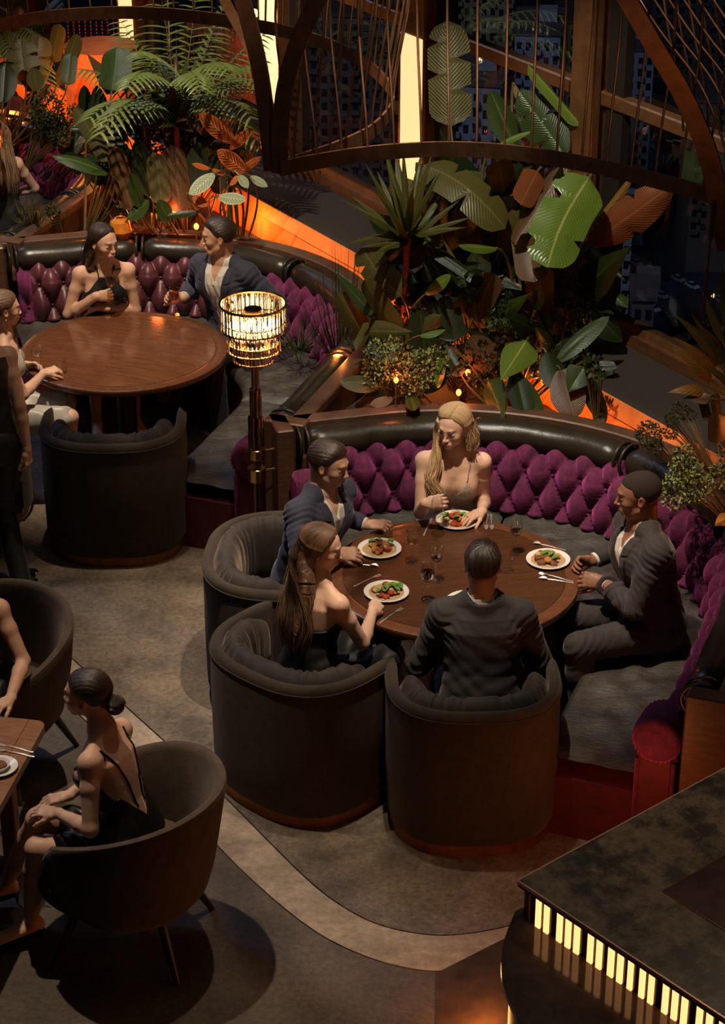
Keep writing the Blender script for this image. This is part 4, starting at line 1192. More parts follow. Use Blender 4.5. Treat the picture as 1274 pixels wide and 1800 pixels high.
            wh = (np.hypot((x - .0315) / .0125, (z - .0035) / .0045) < 1) & face; blend(wh * 0.75, (.50, .46, .42))
            ir = (np.hypot((x - .0315) / .0052, (z - .0035) / .0050) < 1) & face; blend(ir * 0.95, (.035, .022, .016))
            la = np.clip(1.6 - np.abs(z - (.0075 - .20 * np.abs(x - .031))) / .0018, 0, 1) * ((x > .016) & (x < .048)) * face; blend(la * 0.9, (.02, .013, .01))
            er = np.clip((x - .068) / .01, 0, 1) * (np.abs(z) < .04) * (np.abs(y + .01) < .03); blend(er * 0.30, np.array(skin) * V(1.05, .65, .55))
        for q2 in hands:
            if hasattr(s, 'tips'):
                for tpt in s.tips[q2]:
                    m = np.clip(1 - np.linalg.norm(v - tpt, axis=1) / .014, 0, 1); col[:] = col * (1 - .3 * m[:, None]) + np.array(skin) * V(1.1, .80, .75) * .3 * m[:, None]
        o = raw('body', v.tolist(), fc.tolist(), skin_mat(), parent)
        setcol(o, col)
        return o
    def surf(s, name, f, lo, hi, h, m, parent, col=None, keep=None, hc=None):
        v, fc = surface_nets(f, lo, hi, h, keep)
        if len(v) == 0: return None
        o = raw(name, v.tolist(), fc.tolist(), m, parent)
        if col is not None: setcol(o, np.tile(np.array(col), (len(v), 1)))
        if hc is not None:
            a = o.data.attributes.new('hc', 'FLOAT_VECTOR', 'POINT'); a.data.foreach_set('vector', hc(v).astype(f32).ravel())
        return o
    # ---------------------------------------------------------------- garments
    def folds(s, p, amp=1.0):
        """wrinkles: along the arms near the elbows, on the torso near the waist"""
        d = np.zeros(len(p), f32)
        for q in s.el:
            for c, ax, w in ((s.el[q], nrm(s.wr[q] - s.sh[q]), 0.11), (s.sh[q] - s.up * 0.05, nrm(s.el[q] - s.sh[q]), 0.10)):
                r = np.linalg.norm(p - c.astype(f32), axis=1); g = np.exp(-(r / w) ** 2)
                u = (p - c.astype(f32)) @ (ax + 0.35 * s.fw).astype(f32); v_ = (p - c.astype(f32)) @ np.cross(ax, s.fw).astype(f32)
                d += g * 0.0055 * np.sin(u * 165 + 2.2 * np.sin(v_ * 38))
        t = s.tl(p)
        g = np.exp(-((t[:, 2] - 0.15) / 0.13) ** 2)
        d += g * 0.0013 * np.sin(t[:, 2] * 80 + 5 * np.sin(t[:, 0] * 13 + 1) + t[:, 0] * 22)
        d += 0.0018 * np.sin(t[:, 0] * 42 + 3 * np.sin(t[:, 2] * 17)) * np.sin(t[:, 2] * 31 + t[:, 1] * 25)
        return d * amp
    def suit(s, parent, m_jacket, m_shirt, m_trouser, open_=1.0, h=0.0062, legs=True, button=0.12):
        k = s.k
        zb = button
        def lapel_w(z): return (np.clip((z - zb) / (0.50 - zb), 0, 1) ** 0.85) * 0.062 * open_
        def f_j(p):
            d = s.f_torso(p, 0.020); t = s.tl(p)
            d = np.maximum(d, (-0.17 - t[:, 2]) * k) if False else d
            for q in s.el:
                d = smin(d, s.f_arm(p, q, 0.0145, pad=0.004, cut=0.955), 0.022)
                # shoulder pad squares the shoulder
                d = smin(d, s_cap(s.tp(q * 0.11, s.hunch * .8, 0.478), s.tp(q * 0.182, s.hunch * .8 + .003, 0.472), 0.036 * k, 0.038 * k)(p), 0.035)
            # skirt of the jacket over the lap
            d = smin(d, s_ell(s.tp(0, 0.0, 0.0), V(.205, .165, .13) * k, s.Rt)(p), 0.04)
            d += s.folds(p)
            ax = np.abs(t[:, 0]); z = t[:, 2]; w = lapel_w(z)
            front = t[:, 1] > 0.0
            band = (0.052 * np.clip((z - zb) / 0.20, 0, 1) * (1 - 0.25 * np.clip((z - .42) / .1, 0, 1)))
            notch = (np.abs(z - 0.405 - (ax - w) * 0.35) < 0.004) & (ax > w + 0.018)
            inb = np.clip((w + band - ax) / 0.004, 0, 1) * np.clip((ax - w + .01) / .006, 0, 1) * front * (z > zb + .01) * (z < .50) * (~notch)
            d = d - 0.0080 * inb
            col = np.clip((z - .40) / .02, 0, 1) * (ax > 0.01)
            # collar behind the neck
            q = p - s.neck0.astype(f32); zc = q @ s.up.astype(f32); rr = np.sqrt(np.maximum((q * q).sum(1) - zc * zc, 0))
            cut = np.maximum(np.maximum(ax - w, -t[:, 1] + 0.0), (zb - z)) * k
            d = smax(d, -cut, 0.004)
            seam = np.maximum(np.abs(t[:, 0] + 0.006) - 0.0015, np.maximum(z - zb - .0, -t[:, 1])) * k
            d = smax(d, -seam, 0.003)
            # neck hole
            ring = s_loft(s.neck0 - s.up * .02 * k - s.fw * .004, s.neck0 + s.up * .040 * k - s.fw * .012, (s.T['neck'] + .034) * k, (s.T['neck'] + .034) * k, (s.T['neck'] + .020) * k, (s.T['neck'] + .022) * k, s.rt, E=.012)(p)
            yc = q @ s.fw.astype(f32) / k
            ring = np.maximum(ring, (zc / k - (.025 - yc * .35)) * k); ring = np.maximum(ring, yc * k - .03)
            d = smin(d, ring, 0.010)
            d = smax(d, -s_loft(s.neck0 + s.up * .0 * k - s.fw * .004, s.neck0 + s.up * .09 * k - s.fw * .004, (s.T['neck'] + .012) * k, (s.T['neck'] + .014) * k, (s.T['neck'] + .014) * k, (s.T['neck'] + .020) * k, s.rt, E=.012)(p), 0.004)
            wr = [(p - s.wr[q2].astype(f32)) @ nrm(s.wr[q2] - s.el[q2]).astype(f32) for q2 in s.el]
            for q2, u in zip(s.el, wr):
                near = np.linalg.norm(p - s.wr[q2].astype(f32), axis=1) < 0.07
                d = np.where(near, np.maximum(d, u + 0.020), d)
            return d
        lo, hi = s.bounds([s.P - s.up * .17, s.neck0 + s.up * .06] + list(s.sh.values()) + list(s.el.values()) + list(s.wr.values()), 0.10)
        lo = np.minimum(lo, s.P - .23); hi = np.maximum(hi, s.P + V(.23, .23, 0))
        s.surf('jacket', f_j, lo, hi, h, m_jacket, parent)
        def f_s(p):
            d = s.f_torso(p, 0.010); t = s.tl(p); z = t[:, 2]; ax = np.abs(t[:, 0])
            d += 0.0035 * np.sin(t[:, 0] * 130 + 2 * np.sin(z * 24)) * (z < .46)
            d -= 0.002 * (np.abs(t[:, 0]) < 0.012)
            # opening at the throat
            op = np.maximum(ax - np.clip((z - .405) * 0.42, 0, .05), -t[:, 1]) * k
            d = smax(d, -op, .004)
            # collar: band round the neck, higher behind, with two points in front
            a0 = s.neck0 - s.up * 0.012 * k
            ring = s_loft(a0, s.neck0 + s.up * 0.050 * k, (s.T['neck'] + .016) * k, (s.T['neck'] + .019) * k, (s.T['neck'] + .008) * k, (s.T['neck'] + .010) * k, s.rt)(p)
            q = p - s.neck0.astype(f32); zc = q @ s.up.astype(f32) / k; yc = q @ s.fw.astype(f32) / k
            top = 0.034 - yc * 0.35
            ring = np.maximum(ring, (zc - top) * k); ring = np.maximum(ring, (-0.035 - zc) * k)
            ring = np.maximum(ring, -(np.maximum(ax - .010 - np.clip(.03 + zc, 0, .1) * 0.42, -yc)) * k)
            d = smin(d, ring, 0.004)
            for x in (1, -1):
                pnt = s_loft(s.tp(x * .040, s.hunch * .9 + .045, .478), s.tp(x * .038, s.hunch * .8 + .105, .415), .024 * k, .0045 * k, .006 * k, .004 * k, s.rt)(p)
                d = smin(d, pnt, 0.002)
            d = smax(d, -s_loft(s.neck0 - s.up * .03 * k, s.hp_(0, -.02, -.06), (s.T['neck'] + .0025) * k, (s.T['neck'] + .0035) * k, (s.T['neck'] + .002) * k, (s.T['neck'] + .005) * k, s.rt)(p), 0.003)
            return d
        lo, hi = s.bounds([s.tp(0, 0, .05), s.neck0 + s.up * .08, s.tp(.16, .14, .3), s.tp(-.16, .14, .3), s.tp(.16, -.12, .3), s.tp(-.16, -.12, .3)], 0.05)
        s.surf('shirt', f_s, lo, hi, 0.0055, m_shirt, parent)
        for q in s.el:
            u = nrm(s.wr[q] - s.el[q]); a = s.wr[q] - u * 0.045 * k; b_ = s.wr[q] - u * 0.004 * k; r = (s.T['fa'][1] + .0055) * k
            bb = MB(); sd = nrm(np.cross(u, V(0, 0, 1))); w2 = np.cross(u, sd); rows = []
            for (pp, rr) in ((a, r), (b_ - u * .002, r + .001), (b_, r), (b_, r - .003), (a, r - .003)):
                rows.append([tuple(pp + (sd * cos(2 * pi * j / 28) + w2 * sin(2 * pi * j / 28)) * rr) for j in range(28)])
            bb.grid(rows, closev=True); build(bb, 'shirt_cuff', m_shirt, parent)
        if legs and s.kn:
            s.trousers(parent, m_trouser)
    def trousers(s, parent, m_trouser, h=0.0095):
        k = s.k
        def f_t(p):
            d = smin(s.f_legs(p, 0.012, cuff=0.014, feet=False), s_ell(s.P, V(.175, .145, .12) * k, np.stack([s.rt0, s.fw0, V(0, 0, 1)], 1))(p), 0.04)
            for q in s.kn:
                r = np.linalg.norm(p - s.kn[q].astype(f32), axis=1); d += np.exp(-(r / .12) ** 2) * .004 * np.sin((p @ (s.fw0 + V(0, 0, 1)).astype(f32)) * 130)
                dd = np.exp(-(np.linalg.norm(p - s.hp[q].astype(f32), axis=1) / .2) ** 2); d += dd * .004 * np.sin((p @ s.fw0.astype(f32)) * 110 + 3 * np.sin(p[:, 2] * 30))
            return d
        lo, hi = s.bounds([s.P] + list(s.hp.values()) + list(s.kn.values()) + list(s.an.values()), 0.15)
        lo[2] = max(lo[2], 0.03)
        s.surf('trousers', f_t, lo, hi, h, m_trouser, parent)
        for q in s.kn: s.shoe(q, parent)
    def shoe(s, q, parent, m='black', heel=False):
        k = s.k; d = nrm((s.to[q] - s.an[q]) * V(1, 1, 0)); a = V(s.an[q][0], s.an[q][1], s.an[q][2] - .075)
        sd = np.cross(d, V(0, 0, 1))
        def f(p):
            e = s_loft(a - d * .04 + V(0, 0, .048), a + d * .04 + V(0, 0, .050), .040, .046, .040, .040, sd)(p)
            e = smin(e, s_loft(a + d * .04 + V(0, 0, .040), a + d * .19 + V(0, 0, .026), .044, .036, .036, .022, sd)(p), .03)
            e = np.maximum(e, a[2] + .004 - p[:, 2])
            return np.maximum(e, p[:, 2] - (a[2] + .085))
        lo, hi = s.bounds([a, a + d * .2], .07)
        s.surf('shoe', f, lo, hi, .008, m, parent)
    def dress(s, parent, m, front, back, inf=0.006, skirt='short', straps=None, h=0.0062, slen=.90):
        """front(x), back(x): height of the neckline in torso space"""
        k = s.k
        def f(p):
            d = s.f_torso(p, inf); t = s.tl(p); z = t[:, 2]; ax = np.abs(t[:, 0])
            d += 0.0025 * np.sin(t[:, 0] * 60 + 3 * np.sin(z * 20)) * np.clip(1 - np.abs(z - .15) / .15, 0, 1)
            lim = np.where(t[:, 1] > 0, front(ax, t[:, 0]), back(ax, t[:, 0]))
            w = np.clip((t[:, 1] + .03) / .06, 0, 1); lim = front(ax, t[:, 0]) * w + back(ax, t[:, 0]) * (1 - w)
            d = smax(d, (z - lim) * k * 0.8, .003)
            if skirt and s.kn:
                g = None
                for q in s.kn:
                    e = s.hp[q] + (s.kn[q] - s.hp[q]) * (slen if skirt == 'short' else 1.0)
                    x = s_cap(s.hp[q], e, s.T['th'][0] * k + .016, s.T['th'][1] * k + .022)(p)
                    g = x if g is None else smin(g, x, .06)
                    if skirt == 'long':
                        x = s_cap(s.kn[q], s.an[q] + V(0, 0, .05), s.T['ca'][0] * k + .03, s.T['ca'][0] * k + .04)(p); g = smin(g, x, .07)
                g += .006 * np.sin((p @ s.rt0.astype(f32)) * 75 + 2.5 * np.sin((p @ s.fw0.astype(f32)) * 18)) * np.clip(1.2 - np.linalg.norm(p - s.P.astype(f32), axis=1) * .5, 0, 1)
                d = smin(d, g, .05)
            return d
        lo, hi = s.bounds([s.P - V(0, 0, .1), s.tp(.16, .1, .42), s.tp(-.16, .1, .42), s.tp(-.16, -.1, .42), s.tp(.16, -.1, .42)] + (list(s.kn.values()) if skirt else []) + (list(s.an.values()) if skirt == 'long' else []), 0.10)
        o = s.surf('dress' if skirt else 'top', f, lo, hi, h, m, parent)
        for st in (straps or []):
            # strap lies on the body: march each point onto the surface
            pts = spline([s.tp(*q) for q in st], 8); out = []
            fb = lambda p: smin(s.f_torso(p), smin(s.f_arm(p, 1), s.f_arm(p, -1), .02), .028) if s.el else s.f_torso(p)
            P = np.array([list(q) for q in pts], dtype=f32)
            for _ in range(4):
                e = f32(.002); d0 = fb(P) - 0.003; gr = np.stack([fb(P + np.eye(3, dtype=f32)[i] * e) - .003 - d0 for i in range(3)], 1) / e
                P = P - (d0[:, None] * gr / ((gr ** 2).sum(1)[:, None] + 1e-6))
            bb = MB(); bb.tube([tuple(map(float, q)) for q in P], 0.0042 if s.sex == 'f' else .004, 8); build(bb, 'strap', m, parent)
        return o
    # ---------------------------------------------------------------- hair
    def hair(s, parent, m, line, inf=0.010, puff=None, flows=None, sheets=None, ridge=0.0004, h=0.0036, extra=None, part=None, mode='back', name='hair', peak=0.0):
        """line: hairline heights [(y, z)...] in head space; flows: list of (points, r0, r1) locks joined to the cap"""
        ly = [a for a, b in line]; lz = [b for a, b in line]
        def f(p):
            q = s.hl(p)
            d = s_ell((0, -.020, .036), V(.0735, .091, .080) + .0015)(q)
            d = smin(d, s_ell((0, .028, .012), V(.063, .060, .080) + .0015)(q), 0.03)
            line = np.interp(q[:, 1], ly, lz) + peak * np.clip(1 - np.abs(q[:, 0] - (part or 0)) / .05, 0, 1) * np.clip((q[:, 1] - .03) / .03, 0, 1)
            d = d - inf * np.clip((q[:, 2] - line) / .045, 0.0, 1) ** 0.7
            if puff:
                for c, r in puff: d = smin(d, s_ell(c, r)(q), 0.02)
            if mode == 'back': ang = np.arctan2(q[:, 0], q[:, 2] + .02); d += ridge * np.sin(ang * 46 + 3.0 * np.sin(q[:, 1] * 26)) 
            elif mode == 'down': ang = np.arctan2(q[:, 0], -q[:, 1]); d += ridge * np.sin(ang * 40 + 2.5 * np.sin(q[:, 2] * 20))
            if part is not None: d += 0.006 * np.exp(-((q[:, 0] - part) / .006) ** 2) * (q[:, 1] > -.03)
            cut = (line - q[:, 2]) * 0.75
            d = smax(d, cut, .004)
            d = d * s.hk
            if flows:
                for pts, r0, r1 in flows:
                    n = len(pts)
                    for i in range(n - 1):
                        ra = r0 + (r1 - r0) * i / (n - 1); rb = r0 + (r1 - r0) * (i + 1) / (n - 1)
                        d = smin(d, s_cap(pts[i], pts[i + 1], ra, rb)(p), 0.014)
            if sheets:
                g = None; q3 = p - s.head.astype(f32)
                for (a, b, Wa, Da, Wb, Db) in sheets:
                    x = s_loft(a, b, Wa, Da, Wb, Db, s.hr, E=.006)(p); g = x if g is None else smin(g, x, .003)
                g += .0012 * np.sin((q3 @ s.hr.astype(f32)) * 260 + 3 * np.sin(q3[:, 2] * 14)); d = smin(d, g, .018)
            if extra: d = extra(p, d)
            return d
        L = [s.head - .13, s.head + .13]
        if flows:
            for pts, r0, r1 in flows: L += [np.asarray(x) - r0 * 0 for x in pts]
        if sheets: L += [np.asarray(x[i]) for x in sheets for i in (0, 1)]
        lo, hi = s.bounds(L, 0.05 if not sheets else .11)
        def hc(v):
            q = s.hl(v.astype(f32))
            if mode == 'back': return np.stack([np.arctan2(q[:, 0], q[:, 2] + .02) * 60, q[:, 1] * 18, q[:, 2] * 0 + 2], 1)
            return np.stack([np.arctan2(q[:, 0], -q[:, 1] + .02) * 60, q[:, 2] * 16, q[:, 0] * 0 + 1], 1)
        return s.surf(name, f, lo, hi, h, m, parent, hc=hc)
def setcol(o, col):
    a = o.data.color_attributes.new('col', 'FLOAT_COLOR', 'POINT')
    c = np.ones((len(col), 4)); c[:, :3] = col; a.data.foreach_set('color', c.astype(f32).ravel())
_sk = {}
def skin_mat():
    if 'm' not in _sk:
        _sk['m'] = mat('skin', (1.06, 1.04, 1.04), (0.90, 0.86, 0.85), 18, rough=0.48, vcol='col', sss=0.18, bump=0.06, bscale=160, spec=0.35)
    return _sk['m']
def hair_mat(name, c1, c2, rough=0.36, c3=None):
    m = bpy.data.materials.new(name); m.use_nodes = True; nt = m.node_tree; N = nt.nodes; L = nt.links; b = N['Principled BSDF']
    a = N.new('ShaderNodeAttribute'); a.attribute_name = 'hc'
    n = N.new('ShaderNodeTexNoise'); n.inputs['Scale'].default_value = 1.0; n.inputs['Detail'].default_value = 3
    L.new(a.outputs['Vector'], n.inputs['Vector'])
    mx = N.new('ShaderNodeMix'); mx.data_type = 'RGBA'; mx.inputs['A'].default_value = (*c1, 1); mx.inputs['B'].default_value = (*c2, 1)
    r = N.new('ShaderNodeMapRange'); r.inputs['From Min'].default_value = .38; r.inputs['From Max'].default_value = .62
    L.new(n.outputs['Fac'], r.inputs['Value']); L.new(r.outputs['Result'], mx.inputs['Factor']); L.new(mx.outputs['Result'], b.inputs['Base Color'])
    bp = N.new('ShaderNodeBump'); bp.inputs['Strength'].default_value = 0.7; bp.inputs['Distance'].default_value = 0.004
    L.new(n.outputs['Fac'], bp.inputs['Height']); L.new(bp.outputs['Normal'], b.inputs['Normal'])
    b.inputs['Roughness'].default_value = rough; b.inputs['Specular IOR Level'].default_value = 0.55
    return m
def locks(s, parent, m, guides, n, r, spread, jitter=0.004, name='hair_lock', wave=0.0, seed=1):
    """many thin tapered strands following the guides; one mesh of uncountable hair"""
    R = np.random.default_rng(seed); bb = MB(); hcs = []
    for g in guides:
        P = [np.array(list(q)) for q in spline(g, 7)]; K = len(P)
        for i in range(n):
            o = R.normal(0, 1, 3) * spread; ph = R.uniform(0, 6); st = R.uniform(0, .06); ln = R.uniform(.80, 1.0)
            pts, rad = [], []
            for j in range(K):
                u = j / (K - 1)
                if u > ln: break
                w = wave * sin(u * 16 + ph) * u
                fade = 0.35 + 0.65 * sin(min(1, u * 1.3) * pi / 2) 
                pts.append(P[j] + o * fade + s.rt * w + s.fw * wave * cos(u * 14 + ph) * u * .6)
                rad.append(r * (0.5 + 0.6 * sin(pi * min(1, u * 1.1))) * (1 - 0.75 * max(0, (u - .75) / .25)))
            if len(pts) < 3: continue
            k0 = len(bb.v); bb.tube(pts, rad, 4, cap=False)
            for j in range(len(pts)): hcs += [(i * 3.1 + ph * 5, j * .3, 1.0)] * 4
    ob = build(bb, name, m, parent, angle=False); ob['kind'] = 'stuff'
    a = ob.data.attributes.new('hc', 'FLOAT_VECTOR', 'POINT'); a.data.foreach_set('vector', np.array(hcs, f32).ravel())
    return ob
# ================================================================== people
W_NAVY = mat('navy_wool', (0.034, 0.036, 0.060), (0.022, 0.023, 0.040), 90, rough=0.85, bump=0.15, bscale=400, sheen=0.25, sheen_tint=(.5, .5, .8))
W_CHAR = mat('charcoal_wool', (0.040, 0.034, 0.034), (0.025, 0.021, 0.021), 90, rough=0.85, bump=0.15, bscale=400, sheen=0.2, sheen_tint=(.7, .6, .55))
W_BLACK = mat('black_cloth', (0.010, 0.009, 0.009), (0.006, 0.006, 0.006), 40, rough=0.6, sheen=0.15)
W_SATIN = mat('black_satin', (0.008, 0.007, 0.007), rough=0.33)
W_SHIRT = mat('white_shirt_cotton', (0.62, 0.58, 0.53), (0.52, 0.48, 0.44), 30, rough=0.8, bump=0.1, bscale=200)
W_SILVER = mat('silver_lace', (0.60, 0.52, 0.44), (0.28, 0.24, 0.20), 130, rough=0.35, bump=0.8, bscale=160, metal=0.25, detail=2)
W_SATIN_S = mat('silver_satin', (0.42, 0.40, 0.37), rough=0.4)
H_DARK = hair_mat('dark_brown_hair', (0.012, 0.007, 0.005), (0.045, 0.026, 0.017))
H_BLACK = hair_mat('near_black_hair', (0.006, 0.004, 0.003), (0.050, 0.032, 0.022), 0.34)
H_BROWN = hair_mat('brown_hair', (0.072, 0.038, 0.020), (0.230, 0.130, 0.068))
H_BLOND = hair_mat('blonde_hair', (0.26, 0.155, 0.070), (0.62, 0.42, 0.22), 0.4)
H_LBROWN = hair_mat('light_brown_hair', (0.075, 0.040, 0.022), (0.20, 0.12, 0.07), 0.4)
H_BUZZ = mat('buzz_cut', (0.026, 0.014, 0.009), (0.014, 0.008, 0.005), 300, rough=0.85, bump=0.5, bscale=500)
SK_F = (0.60, 0.375, 0.265); SK_P = (0.66, 0.43, 0.31); SK_M = (0.52, 0.315, 0.215); SK_D = (0.25, 0.125, 0.073)
FULL = [(-.12, -.075), (-.07, -.075), (-.045, -.06), (-.025, -.02), (.000, .012), (.025, .032), (.050, .070), (.070, .090), (.10, .095)]
def dg(a): return radians(a)
def person(label, loc, group=None): return thing('person', label, 'person', loc, 0, group)

def man_back():                                   # seen from behind in the right barrel chair
    t = person('man in a charcoal suit seen from behind, sitting at the front table', (0.55, 8.82, 0.0))
    s = Fig('m', (0.560, 8.765, 0.575), dg(89), lean=7.8, head_yaw=dg(84), head_pitch=-8, scale=1.03, hunch=0.02, neck_fwd=.029)
    for q in (1, -1):
        s.arm(q, s.P + V(0.17 * q, 0.33, 0.205), V(0.55 * q, -0.5, -0.8), V(-0.5 * q, .8, 0), V(0, 0, -1))
    s.legs_seated(0.15)
    s.body(t, SK_M); s.suit(t, W_CHAR, W_SHIRT, W_CHAR)
    s.hair(t, H_BLACK, [(-.12, -.070), (-.07, -.070), (-.045, -.055), (-.025, -.02), (.000, .012), (.025, .030), (.050, .062), (.075, .080), (.10, .085)], inf=0.009, puff=[((0, .02, .078), (.058, .068, .044)), ((.02, -.04, .095), (.03, .03, .02))], ridge=.0004, extra=lambda p, d: d + .0016 * np.sin(np.arctan2(s.hl(p)[:, 0] - .015, s.hl(p)[:, 1] + .055) * 13 + np.hypot(s.hl(p)[:, 0] - .015, s.hl(p)[:, 1] + .055) * 60))
    return s
def man_left():                                   # navy suit, profile, left of the front table
    t = person('young man in a navy suit and open white shirt, left of the front table', (-0.30, 9.93, 0))
    s = Fig('m', (-0.294, 10.03, 0.59), dg(-38), lean=6.5, side=-2.9, head_yaw=dg(-22), head_pitch=-14, scale=1.02, hunch=0.03, neck_fwd=.03)
    s.arm(-1, atz(645, 922, 0.79), V(-0.3, .8, -1), V(1, -.15, .08), V(-.1, .2, -1), curl=(38, 40, 25), fcurl=[(20, 45, 30), (35, 45, 30), (45, 45, 30), (50, 45, 30)])
    s.arm(1, atz(594, 972, 0.83), V(-.3, -1, -.6), V(1, .10, -.10), V(0, .55, -.8), curl=(28, 30, 15), thumb=(25, 10))
    s.legs_seated(0.12, foot=.0)
    s.body(t, SK_M); s.suit(t, W_NAVY, W_SHIRT, W_CHAR)
    s.hair(t, H_DARK, FULL, inf=0.010, puff=[((0, .012, .088), (.057, .060, .034))], ridge=.0004)
    return s
def woman_back():                                 # long brown hair, strapless black
    t = person('woman with long straight brown hair in a strapless black top, at the front table', (-0.10, 9.1, 0))
    s = Fig('f', (-0.25, 9.075, 0.565), dg(40), lean=3.5, side=.9, head_yaw=dg(-8), head_pitch=-14, scale=1.03, hunch=0.02, neck_fwd=.01)
    s.arm(1, atz(655, 1075, 0.80), V(0.2, -1, -1.2), V(.35, 1, .1), V(-.5, .2, -.8), curl=(45, 45, 30), thumb=(30, 15))
    s.arm(-1, s.P + V(.18, .30, .14), V(-.8, .3, -1), V(1, .2, 0), V(0, 0, -1))
    s.legs_seated(0.06)
    s.body(t, SK_P)
    s.dress(t, W_BLACK, lambda ax, x: .335 + ax * 0, lambda ax, x: .265 + ax * .25, skirt='short')
    L = lambda *a: s.hp_(*a)
    c = [L(0, -.055, .03), L(.0, -.062, -.07), s.neck0 - s.fw * .075 + s.up * .02 + s.rt * .012, s.tp(.030, -.092, .40), s.tp(.034, -.122, .30), s.tp(.030, -.130, .19)]
    Wd = [.078, .084, .088, .090, .078, .045]; Dd = [.045, .046, .046, .036, .024, .010]
    cc = spline([tuple(x) for x in c], 3); n_ = len(cc) - 1; sh = []
    for i in range(n_):
        u0, u1 = i / n_ * 5, (i + 1) / n_ * 5; g = lambda A, u: float(np.interp(u, range(6), A))
        sh.append((np.array(cc[i]), np.array(cc[i + 1]), g(Wd, u0), g(Dd, u0), g(Wd, u1), g(Dd, u1)))
    sh += [(L(.068, -.020, .02), L(.074, -.040, -.09), .016, .030, .018, .030), (L(-.068, -.020, .02), L(-.074, -.040, -.10), .016, .030, .018, .030)]
    s.hair(t, H_BROWN, [(-.12, -.11), (-.05, -.11), (-.02, -.10), (.010, -.06), (.030, .03), (.048, .074), (.065, .096), (.10, .110)], peak=.006, inf=0.010, sheets=sh, part=0.012, mode='down', ridge=.0004)
    gd = [[L(x * 1.1, -.105, -.02), L(x * 1.15, -.115, -.10), s.tp(x * 1.15 + .03, -.140, .38), s.tp(x * 1.0 + .035, -.155, .26), s.tp(x * .85 + .03, -.142, .165)] for x in (-.085, -.06, -.035, -.01, .015, .04, .065, .085)]
    locks(s, t, H_BROWN, gd, 46, .0014, .011, seed=3, wave=.002)
    e = L(.079, -.002, -.042); bb = MB(); bb.blob(e, (.004, .004, .008)); build(bb, 'earring', 'brass', t)
    return s
def woman_blonde():
    t = person('blonde woman in a sparkling silver dress, at the far side of the front table', (0.36, 10.75, 0))
    s = Fig('f', (0.496, 10.646, 0.565), dg(-93), lean=11.7, head_yaw=dg(-122), head_pitch=-12, head_roll=-2, scale=1.05, hunch=0.0, neck_fwd=.031)
    s.arm(1, at(748, 884, 10.24), V(-.12, .9, -1), V(.85, -.25, .25), V(.3, .5, -.2), curl=(40, 45, 35), thumb=(20, 5))
    s.arm(-1, atz(846, 899, .80), V(.15, .9, -1), V(-.7, -.6, -.02), V(0, 0, -1), curl=(12, 15, 10))
    s.legs_seated(0.08)
    s.body(t, SK_P)
    def fr(ax, x): return np.where(ax < .075, .275 + ax * 1.45, .275 + .109 + (.075 - ax) * 1.6)
    s.dress(t, W_SILVER, fr, lambda ax, x: .30 + ax * .2, skirt='long',
            straps=[[(x * .072, .10, .375), (x * .083, .075, .43), (x * .088, .02, .475), (x * .083, -.05, .45), (x * .06, -.10, .33)] for x in (1, -1)])
    L = lambda *a: s.hp_(*a)
    sh = [(L(0, -.062, .02), L(0, -.072, -.08), .082, .042, .088, .040), (L(0, -.072, -.08), L(-.005, -.060, -.155), .088, .040, .080, .028),
          (L(.074, .010, .035), L(.086, .008, -.075), .018, .034, .024, .034), (L(-.072, -.022, .03), L(-.080, -.028, -.135), .018, .030, .020, .032)]
    fl = [([L(.086, .012, -.07), s.tp(.088, .070, .475), s.tp(.100, .115, .42), s.tp(.082, .135, .365), s.tp(.088, .135, .31)], .026, .016)]
    s.hair(t, H_BLOND, [(-.12, -.16), (-.05, -.16), (-.02, -.10), (.010, -.05), (.025, .032), (.045, .066), (.062, .088), (.10, .100)], peak=.010, inf=0.012, flows=fl, sheets=sh, part=-0.02, mode='down', ridge=.0004, puff=[((.02, -.01, .085), (.064, .060, .036))])
    gd = [[L(.083, .035, -.01), L(.098, .020, -.08), s.tp(.090, .095, .465), s.tp(.112, .140, .405), s.tp(.080, .158, .35), s.tp(.098, .150, .29), s.tp(.080, .150, .25)],
          [L(.088, .005, .0), L(.105, .000, -.08), s.tp(.110, .070, .46), s.tp(.128, .115, .40), s.tp(.098, .145, .35), s.tp(.112, .145, .29), s.tp(.100, .140, .26)],
          [L(.078, .045, .03), L(.092, .040, -.05), s.tp(.075, .10, .475), s.tp(.095, .150, .41), s.tp(.062, .165, .355), s.tp(.080, .165, .30), s.tp(.060, .160, .26)]]
    locks(s, t, H_BLOND, gd, 44, .0022, .009, wave=.008, seed=8)
    gd = [[L(-.088, -.015, .0), L(-.096, -.02, -.08), L(-.090, -.02, -.175)], [L(-.085, -.06, .0), L(-.095, -.065, -.08), L(-.088, -.05, -.175)],
          [L(-.04, -.11, .0), L(-.05, -.12, -.08), L(-.06, -.10, -.18)], [L(.03, -.11, .0), L(.04, -.12, -.08), L(.06, -.09, -.18)]]
    locks(s, t, H_BLOND, gd, 36, .0022, .010, wave=.007, seed=9)
    e = L(-.079, -.004, -.046); bb = MB(); bb.blob(e, (.004, .004, .009)); build(bb, 'earring', 'steel', t)
    return s
